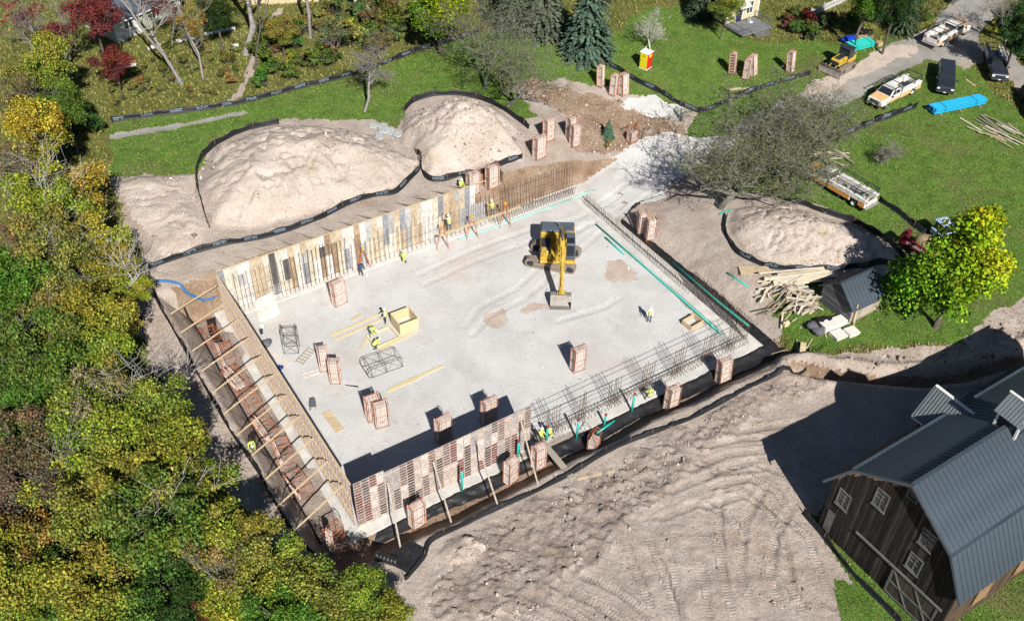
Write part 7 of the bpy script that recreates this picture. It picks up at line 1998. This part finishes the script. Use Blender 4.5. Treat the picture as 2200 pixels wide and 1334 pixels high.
FOREST += [((415, 55), 2.2, 8.5, ORA, 7, 'sparse orange tree among the slender trunks'), ((460, 12), 3.0, 9, DGR, 3, 'dark green tree at the top edge behind the slender trunks'), ((602, 62), 2.2, 5.5, OLV, 4, 'olive yellow tree right of the footpath'), ((350, 8), 2.6, 8, RED, 8, 'thin rust red tree over the cottage roof'),
    ((720, 55), 2.6, 6.5, (0.13, 0.14, 0.07), 7, 'sparse grey-green tree in the brush'), ((815, 65), 2.4, 6.0, (0.17, 0.15, 0.07), 8, 'sparse brown-green tree in the brush left of the yellow-green tree'), ((1560, 10), 2.2, 7, OLV, 1, 'olive tree beside the yellow house'), ((1860, 12), 3.0, 9, GRN, 2, 'green tree left of the road at the top edge'), ((1920, 30), 2.6, 8, DGR, 5, 'dark tree left of the road at the top edge'), ((2190, 70), 3.0, 9, DGR, 6, 'dark tree at the right edge above the dark trucks'),
    ((60, 400), 2.8, 11, (0.20, 0.16, 0.10), 7, 'grey bare tree left of the large golden tree'), ((20, 600), 2.8, 10, (0.16, 0.13, 0.09), 8, 'grey bare tree at the left edge above the green ones'), ((225, 905), 2.6, 11, (0.24, 0.2, 0.08), 7, 'half bare tree in the middle of the wood'), ((380, 1060), 2.6, 11.5, (0.26, 0.22, 0.08), 8, 'half bare tree beside the bright one in the lower wood'), ((290, 1130), 2.4, 12, (0.25, 0.22, 0.08), 7, 'half bare tree among yellow-green crowns in the lower wood'), ((470, 1225), 2.4, 10.5, (0.27, 0.2, 0.08), 8, 'half bare brown tree near the culvert')]
for (px, R_, h, col, sh, lab) in FOREST:
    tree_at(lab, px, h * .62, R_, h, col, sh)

# ------------------------------------------------------------------ bare birches and dead branches
def bare(label, px, h, segs, m='bark_birch', rz=0.0, group='bare trees', name='bare_tree', foliage=None, base=None, thin=1.0):
    b = base if base is not None else g(*px)
    root = thing(name, label, 'tree', b, rz, group)
    link('trunk', limbs_mesh('trunk', segs, m, 0, 1, thin), root)
    link('crown', limbs_mesh('crown', segs, m, 2, 9, thin), root)
    if foliage:
        n, leaf, col, seed = foliage
        r = np.random.default_rng(seed)
        ends = [p for pts, rs, lev in segs if lev >= 2 for p in pts[1:]]
        E_ = np.array([tuple(p) for p in ends]); idx = r.choice(len(E_), n)
        P = E_[idx] + r.normal(size=(n, 3)) * .14
        Nn = r.normal(size=(n, 3)); Nn[:, 2] = np.abs(Nn[:, 2]) + .3; Nn /= np.linalg.norm(Nn, axis=1, keepdims=True)
        V, F = leaf_quads(P, Nn, leaf, r)
        t = r.uniform(.55, 1.35, (n, 1)) * np.ones((1, 3))
        link('leaves', np_mesh('leaves', V, F, MATS['leaf'], False, ('tint', t)), root, col=col)
    return root
bare('white birch with bare limbs at the edge of the wood, left stem', (188, 665), 9, limb_segs(1, 9, .55, 3, 6, .14, .8, trunk=.75), 'bark_birch', group='bare birches')
bare('white birch with bare limbs at the edge of the wood, right stem', (228, 672), 9, limb_segs(2, 9, .5, 3, 6, .13, .8, (.15, 0), trunk=.75), 'bark_birch', group='bare birches')
bare('thin white birch low in the wood beside the dark conifer shrub', (345, 870), 6, limb_segs(3, 6, .6, 3, 5, .09, .8, (.1, .1), trunk=.6), 'bark_birch', group='bare birches')
bare('bleached dead sapling leaning over the dirt by the trench fence', (368, 872), 6, limb_segs(4, 6, .7, 2, 6, .10, .5, (.5, .2), trunk=.7), 'bark_birch', group='bare birches')
bare('fallen bleached branch reaching the trench fence', (420, 902), 3, limb_segs(5, 4, .8, 2, 6, .07, .0, (1.6, .4), trunk=.6), 'bark_birch', group='bare birches')
bare('grey bare tree among the red trees at the upper left', (118, 160), 9, limb_segs(6, 10, .6, 3, 7, .15, .7, (-.1, .1), trunk=.7), 'bark_grey', group='bare birches')
bare('grey bare tree above the black gap at the upper left', (150, 130), 8, limb_segs(7, 9, .7, 3, 7, .13, .6, (.25, 0), trunk=.7), 'bark_grey', group='bare birches')
for i_, (px, h_, lab) in enumerate((((165, 930), 13, 'bare grey limbs sticking out of the wood above the red-brown tree'), ((320, 1130), 13, 'bare grey limbs sticking out of the lower wood'), ((95, 760), 13.5, 'bare grey limbs over the green trees at the left edge'), ((345, 1010), 12, 'bare pale limbs over the trees next to the dirt'), ((450, 1190), 11.5, 'bare pale limbs over the trees near the culvert'), ((140, 560), 13, 'bare pale limbs over the golden trees'))):
    bare(lab, px, h_, limb_segs(80 + i_, h_, .6, 3, 8, .13, .7, trunk=.62, blen=.36), 'bark_birch' if i_ > 2 else 'bark_grey', group='bare limbs over the wood')
# tall trunks at the top edge
for px, h, r_, ln, sd, lab, bk in (((385, 178), 15, .20, (-.08, .0), 11, 'left of the twin slender trunks in the meadow', 'bark_grey'), ((392, 182), 15, .22, (-.04, .05), 12, 'right of the twin slender trunks in the meadow', 'bark_grey'), ((437, 170), 14, .15, (-.1, .0), 13, 'slender trunk with dead twigs in the meadow', 'bark_grey'),
                                     ((528, 118), 17, .48, (-.06, .0), 14, 'thickest grey trunk near the top edge', 'bark_grey'), ((668, 82), 16, .32, (0, .05), 15, 'grey trunk left of the yellow-green tree', 'bark_grey'), ((772, 42), 14, .3, (.05, 0), 16, 'pale trunk pair behind the brush at the top', 'bark_birch'), ((795, 28), 14, .34, (-.05, 0), 17, 'stout grey trunk right of the pale one at the top', 'bark_grey'), ((548, 150), 12, .14, (0, 0), 18, 'thin dark trunk beside the footpath', 'bark')):
    bare(lab, px, h, limb_segs(sd, h, .5, 2, 7, r_, .3, ln, trunk=.85, twig=.8), bk, group='tall bare trunks', name='bare_tree')
# gnarled apple trees
def apple(label, px, h, spread, seed, leaves=0, lean=(0, 0), lv=4, n0=6, r0=.2, trunk=.33, up=.25, bk='bark_lichen', col=(0.19, 0.20, 0.095), leaf=.14, thin=1.0, kink=.33, blen=.5):
    return bare(label, px, h, limb_segs(seed, h, spread, lv, n0, r0, up, lean, trunk=trunk, kink=kink, twig=1.55, blen=blen), bk, 0, 'old apple trees', 'apple_tree', (leaves, leaf, col, seed) if leaves else None, thin=thin)
apple('dead drooping apple tree standing in the grass behind the heaps', (783, 240), 8.5, .55, 21, 500, lv=4, n0=11, r0=.19, trunk=.78, up=-.1, bk='bark_grey', blen=.26)
apple('tall lichened apple tree in front of the yellow-green tree', (1042, 190), 12, .75, 22, 3000, lv=4, n0=7, r0=.24, trunk=.5, up=.45)
apple('forked lichened apple tree beside the steep soil heap', (1084, 232), 11, .8, 23, 5000, lean=(.2, .1), n0=8, r0=.24, trunk=.42, up=.4)
apple('big old apple tree with the widest crown beside the gravel ramp', (1549, 447), 9.5, 1.1, 24, 12000, lean=(.15, .1), n0=10, r0=.40, trunk=.36, up=.42, blen=.68, thin=1.45)
apple('second old apple tree behind the truck on the lawn', (1702, 412), 10, 1.0, 25, 11000, lean=(.0, .15), n0=10, r0=.36, trunk=.36, up=.42, blen=.66, thin=1.4)
apple('third old apple tree between the gravel ramp and the pickup', (1735, 330), 8.5, 1.0, 26, 10000, lean=(-.1, .1), n0=9, r0=.30, trunk=.34, up=.4, blen=.66, thin=1.4)
apple('small pale bare tree behind the yellow toilet', (1397, 106), 5, .8, 27, 300, n0=6, r0=.12, trunk=.4, up=.5, bk='bark_birch')
apple('thin bare bush on the lawn right of the truck', (1905, 352), 3.2, 1.0, 28, 500, n0=8, r0=.05, trunk=.25, up=.5, bk='bark_grey')
apple('bare leaning tree at the top right corner', (2160, 95), 9, .8, 29, 900, lean=(.05, .1), n0=7, r0=.2, trunk=.5, up=.4, bk='bark_grey')

# ------------------------------------------------------------------ big maple on the right
def maple_mix(rel, r):
    k = np.clip(.30 + .55 * rel[:, 0:1] + .40 * rel[:, 2:3] + r.normal(size=(len(rel), 1)) * .16, 0, 1)
    return np.array([.42, .80, .7]) * (1 - k) + np.array([1.22, 1.14, .55]) * k
me, C, RR = crown_mesh('crown', 301, 5.3, 13.4, 0.2, 22000, .31, lobes=95, shape='cone', mixc=maple_mix, gap=.3)
MP = thing('maple_tree', 'large maple turning from green to bright yellow beside the shed', 'tree', onz(at_z(2052, 600, 8.0)), 0)
link('crown', me, MP, col=(0.33, 0.37, 0.03)); link('trunk', crown_limbs('trunk', C, RR, 1.6, 5, .26), MP)
me, C, RR = crown_mesh('crown', 302, 4.6, 7.5, 2.0, 12000, .30, lobes=26, mixc=maple_mix, gap=.3)
YT = thing('maple_tree', 'bright yellow-green tree at the top edge, left of the spruces', 'tree', onz(at_z(942, 25, 10.5)), 0)
link('crown', me, YT, col=(0.25, 0.27, 0.02)); link('trunk', crown_limbs('trunk', C, RR, 2.0, 6, .22), YT)

# ------------------------------------------------------------------ spruces
def spruce_mesh(seed, h, R):
    r = np.random.default_rng(seed); Ps = []; Ns = []; T = []
    for i in range(int(h / .22)):
        z = .4 + i * .22; rad = R * max(0.0, 1 - z / h) ** .85 + .1
        nb = int(10 + 14 * rad / R)
        for b in range(nb):
            az = r.uniform(0, 2 * PI); l = rad * r.uniform(.65, 1.08)
            k = max(3, int(l / .17))
            f = np.linspace(.25, 1, k)[:, None]
            droop = -.22 * l
            base = np.array([math.cos(az), math.sin(az), 0])
            p = base * (l * f) + np.array([0, 0, z]) + np.array([0, 0, 1]) * (droop * f ** 1.6)
            side = np.array([-math.sin(az), math.cos(az), 0])
            p = p + side * r.normal(size=(k, 1)) * .12 * (1.2 - f)
            Ps.append(p); n = np.tile(np.array([0, 0, 1.]) + base * .5, (k, 1)) + r.normal(size=(k, 3)) * .3; Ns.append(n)
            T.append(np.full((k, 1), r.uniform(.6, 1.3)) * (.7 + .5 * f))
    P = np.concatenate(Ps); Nn = np.concatenate(Ns); Nn /= np.linalg.norm(Nn, axis=1, keepdims=True)
    V, F = leaf_quads(P, Nn, .36, r)
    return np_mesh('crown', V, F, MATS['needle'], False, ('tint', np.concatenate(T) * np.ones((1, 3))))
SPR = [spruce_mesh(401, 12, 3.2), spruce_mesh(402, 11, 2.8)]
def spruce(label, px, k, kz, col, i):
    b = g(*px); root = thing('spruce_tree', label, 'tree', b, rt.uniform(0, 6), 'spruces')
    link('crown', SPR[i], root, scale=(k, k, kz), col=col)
    MB().tube([(0, 0, -.2), (0, 0, 10.5 * kz)], [.22 * k, .03], 7).build('trunk', MATS['bark'], root)
spruce('dense blue-green spruce at the top edge, right of its neighbours', (1262, 118), 1.15, 1.1, (0.075, 0.12, 0.085), 0)
spruce('grey-green spruce left of the dense blue-green one', (1165, 75), 1.2, 1.15, (0.085, 0.105, 0.07), 1)
spruce('dark spruce behind the lichened apple trees', (1105, 60), 1.0, 1.1, (0.06, 0.08, 0.05), 0)
spruce('dark yew-like conifer left of the yellow house', (1500, 38), .75, .45, (0.05, 0.075, 0.045), 1)
spruce('small young spruce between the form racks', (1306, 298), .30, .22, (0.09, 0.16, 0.10), 1)
spruce('low dark conifer shrub at the edge of the wood by the trench fence', (292, 845), .62, .34, (0.05, 0.075, 0.035), 0)
spruce('dark spruce above the bulldozer at the top edge', (1935, 68), .85, .75, (0.055, 0.08, 0.04), 1)

# ------------------------------------------------------------------ shrubs
BSH = []
for i in range(4):
    me, C, RR = crown_mesh('crown', 500 + i, 1.3, 1.9, .1, 1500, .17, lobes=9, mixc=mix_green, gap=.5)
    BSH.append((me, limbs_mesh('stems', limb_segs(60 + i, 2.2, 1.0, 2, 7, .03, .6, trunk=.3), 'bark')))
def shrub(label, px, k, kz, col, group):
    b = g(*px); root = thing('shrub', label, 'shrub', b, rt.uniform(0, 6), group)
    me, st = BSH[rt.randrange(4)]
    link('crown', me, root, scale=(k, k, kz), col=[c * rt.uniform(.8, 1.2) for c in col]); link('stems', st, root, scale=(k, k, kz))
    return root
BR = [OLV, GRN, (0.20, 0.17, 0.06), (0.13, 0.15, 0.045), (0.17, 0.13, 0.06), (0.10, 0.14, 0.035)]
def thicket(label, group, poly, n, k, cols=BR, seed=1):
    rd = random.Random(seed); xs = [p[0] for p in poly]; ys = [p[1] for p in poly]; c = 0
    while c < n:
        x, y = rd.uniform(min(xs), max(xs)), rd.uniform(min(ys), max(ys))
        if not inside(np.array([x]), np.array([y]), poly)[0]: continue
        s = rd.uniform(*k); col = rd.choice(cols); w_ = 'red' if col[0] > 2 * col[1] else ('brown' if col[0] > 1.25 * col[1] else ('olive' if col[0] > .95 * col[1] else 'green')); w_ = ('large ' if s > k[0] + .7 * (k[1] - k[0]) else 'small ' if s < k[0] + .3 * (k[1] - k[0]) else '') + w_
        shrub(w_ + ' ' + label, (x, y), s, s * rd.uniform(.7, 1.2), col, group); c += 1
thicket('wild shrub in the brush between the footpath and the dead apple tree', 'brush behind the long silt fence, right', [(560, 195), (555, 110), (590, 60), (720, 30), (880, 10), (880, 90), (780, 130), (680, 160)], 62, (.8, 1.7), seed=2)
thicket('weedy shrub in the meadow left of the footpath', 'brush behind the long silt fence, left', [(250, 235), (230, 180), (330, 120), (480, 80), (525, 120), (520, 180), (470, 215)], 46, (.35, .8), [(0.22, 0.19, 0.06), (0.16, 0.16, 0.05), (0.26, 0.20, 0.08), (0.14, 0.15, 0.04)], seed=3)
thicket('garden bush beside the yellow house', 'bushes round the yellow house', [(1650, 80), (1690, 30), (1745, 50), (1830, 40), (1880, 50), (1830, 75), (1750, 90)], 20, (.7, 1.3), [GRN, (0.12, 0.16, 0.05), (0.14, 0.15, 0.05), (0.16, 0.06, 0.05)], seed=4)
thicket('bush along the far side of the road at the top', 'bushes along the road', [(1880, 60), (1900, 0), (2050, -10), (2060, 15), (1990, 50), (1930, 72)], 16, (.8, 1.6), [DGR, GRN, (0.09, 0.11, 0.04)], seed=5)
thicket('bush at the right edge beside the dark trucks', 'bushes at the right edge', [(2140, 60), (2200, 40), (2240, 160), (2180, 110)], 12, (.9, 1.7), [DGR, (0.08, 0.10, 0.04)], seed=6)
thicket('undergrowth bush among the trunks of the wood', 'undergrowth in the wood', [(0, 100), (220, 180), (240, 330), (200, 560), (230, 700), (220, 830), (330, 960), (430, 1110), (560, 1260), (640, 1330), (0, 1330)], 46, (.9, 1.8), [DGR, GRN, BRN, OLV], seed=7)
thicket('scrubby bush behind the spruces', 'brush behind the spruces', [(860, 60), (900, 0), (1100, -20), (1330, -30), (1330, 10), (1150, 40), (1000, 60)], 20, (1.0, 1.8), [DGR, GRN, (0.12, 0.13, 0.05)], seed=8)
shrub('orange-brown bush at the corner of the yellow house', (1555, 45), 1.4, 1.4, ORA, 'bushes round the yellow house')
shrub('dark red bush right of the yellow house', (1735, 70), 1.2, 1.5, (0.13, 0.03, 0.03), 'bushes round the yellow house')
shrub('yellow sapling beside the road at the top right', (2128, 78), .6, 1.0, YEL, 'bushes along the road')
shrub('small bush below the young spruce', (1307, 318), .45, .45, OLV, 'bushes round the young spruce')

# ------------------------------------------------------------------ grass, weeds, fallen leaves: uncountable
def tufts(name, label, zone, n, hgt, cols, blades, seed, box, wid=.05, dens=None):
    r = np.random.default_rng(seed)
    x = r.uniform(box[0], box[1], n); y = r.uniform(box[2], box[3], n)
    z = ground_z(x, y); ids = ground_id(x, y)
    k = np.isin(ids, zone)
    # only what the camera could see, with a margin
    zc = y * math.cos(PITCH) - (z - CAMH) * math.sin(PITCH); yu = y * math.sin(PITCH) + (z - CAMH) * math.cos(PITCH)
    k &= (np.abs(x / zc) < .60) & (np.abs(yu / zc) < .40)
    if dens is not None: k &= r.uniform(0, 1, n) < dens(x, y)
    x, y, z = x[k], y[k], z[k]; n = len(x)
    Vs = []; Fs = []; Ts = []
    for b in range(blades):
        az = r.uniform(0, 2 * PI, n); h = hgt * r.uniform(.5, 1.4, n); ln = h * r.uniform(.2, .8, n)
        w = wid * r.uniform(.6, 1.5, n)
        ox, oy = x + r.normal(size=n) * .06, y + r.normal(size=n) * .06
        dx, dy = np.cos(az), np.sin(az)
        a = np.stack([ox - dy * w, oy + dx * w, z - .02], 1); c = np.stack([ox + dy * w, oy - dx * w, z - .02], 1); t = np.stack([ox + dx * ln, oy + dy * ln, z + h], 1)
        Vs.append(np.stack([a, c, t], 1).reshape(-1, 3))
        pal = np.array(cols)[r.integers(0, len(cols), n)]
        Ts.append(pal * r.uniform(.65, 1.35, (n, 1)))
    V = np.concatenate(Vs); F = np.arange(len(V)).reshape(-1, 3)
    o = link(name, np_mesh(name, V, F, MATS['leaf'], False, ('tint', np.concatenate(Ts))), col=(1, 1, 1))
    return tag(o, label, name, None, 'stuff')
GR = [(0.12, 0.24, 0.035), (0.155, 0.29, 0.045), (0.21, 0.30, 0.06), (0.08, 0.16, 0.028), (0.28, 0.27, 0.11)]
tufts('grass', 'short green grass of the lawns', [1], 190000, .10, GR, 2, 1, (-50, 62, 36, 132), .06)
tufts('weeds', 'rough olive weeds and dry grass behind the long silt fence', [0], 170000, .22, [(0.20, 0.23, 0.05), (0.27, 0.26, 0.08), (0.14, 0.19, 0.035), (0.33, 0.29, 0.12), (0.20, 0.17, 0.07)], 2, 2, (-75, 66, 60, 150), .08)
def leaf_dens(x, y):
    s, t = to_st(x, y); return np.clip(smooth(-1, -14, s) + .06, 0, 1)
tufts('fallen_leaves', 'fallen brown leaves strewn over the bare ground by the wood', [2], 60000, .05, [(0.30, 0.13, 0.06), (0.22, 0.12, 0.06), (0.36, 0.22, 0.08)], 1, 3, (-40, 0, 36, 85), .07, leaf_dens)
tufts('lawn_leaves', 'yellow leaves fallen on the lawn behind the heaps', [1], 16000, .03, [(0.45, 0.38, 0.08), (0.35, 0.28, 0.10)], 1, 6, (-46, 20, 84, 122), .07)
tufts('sprouts', 'sparse weeds sprouting on bare soil and heaps', [2, 3, 10, 11, 13], 26000, .10, [(0.13, 0.14, 0.05), (0.18, 0.16, 0.07), (0.16, 0.12, 0.07)], 2, 4, (-40, 60, 36, 125), .05, lambda x, y: np.clip(fbm(x, y, 5, 3, 91) * 2.2 - .35, 0, 1))
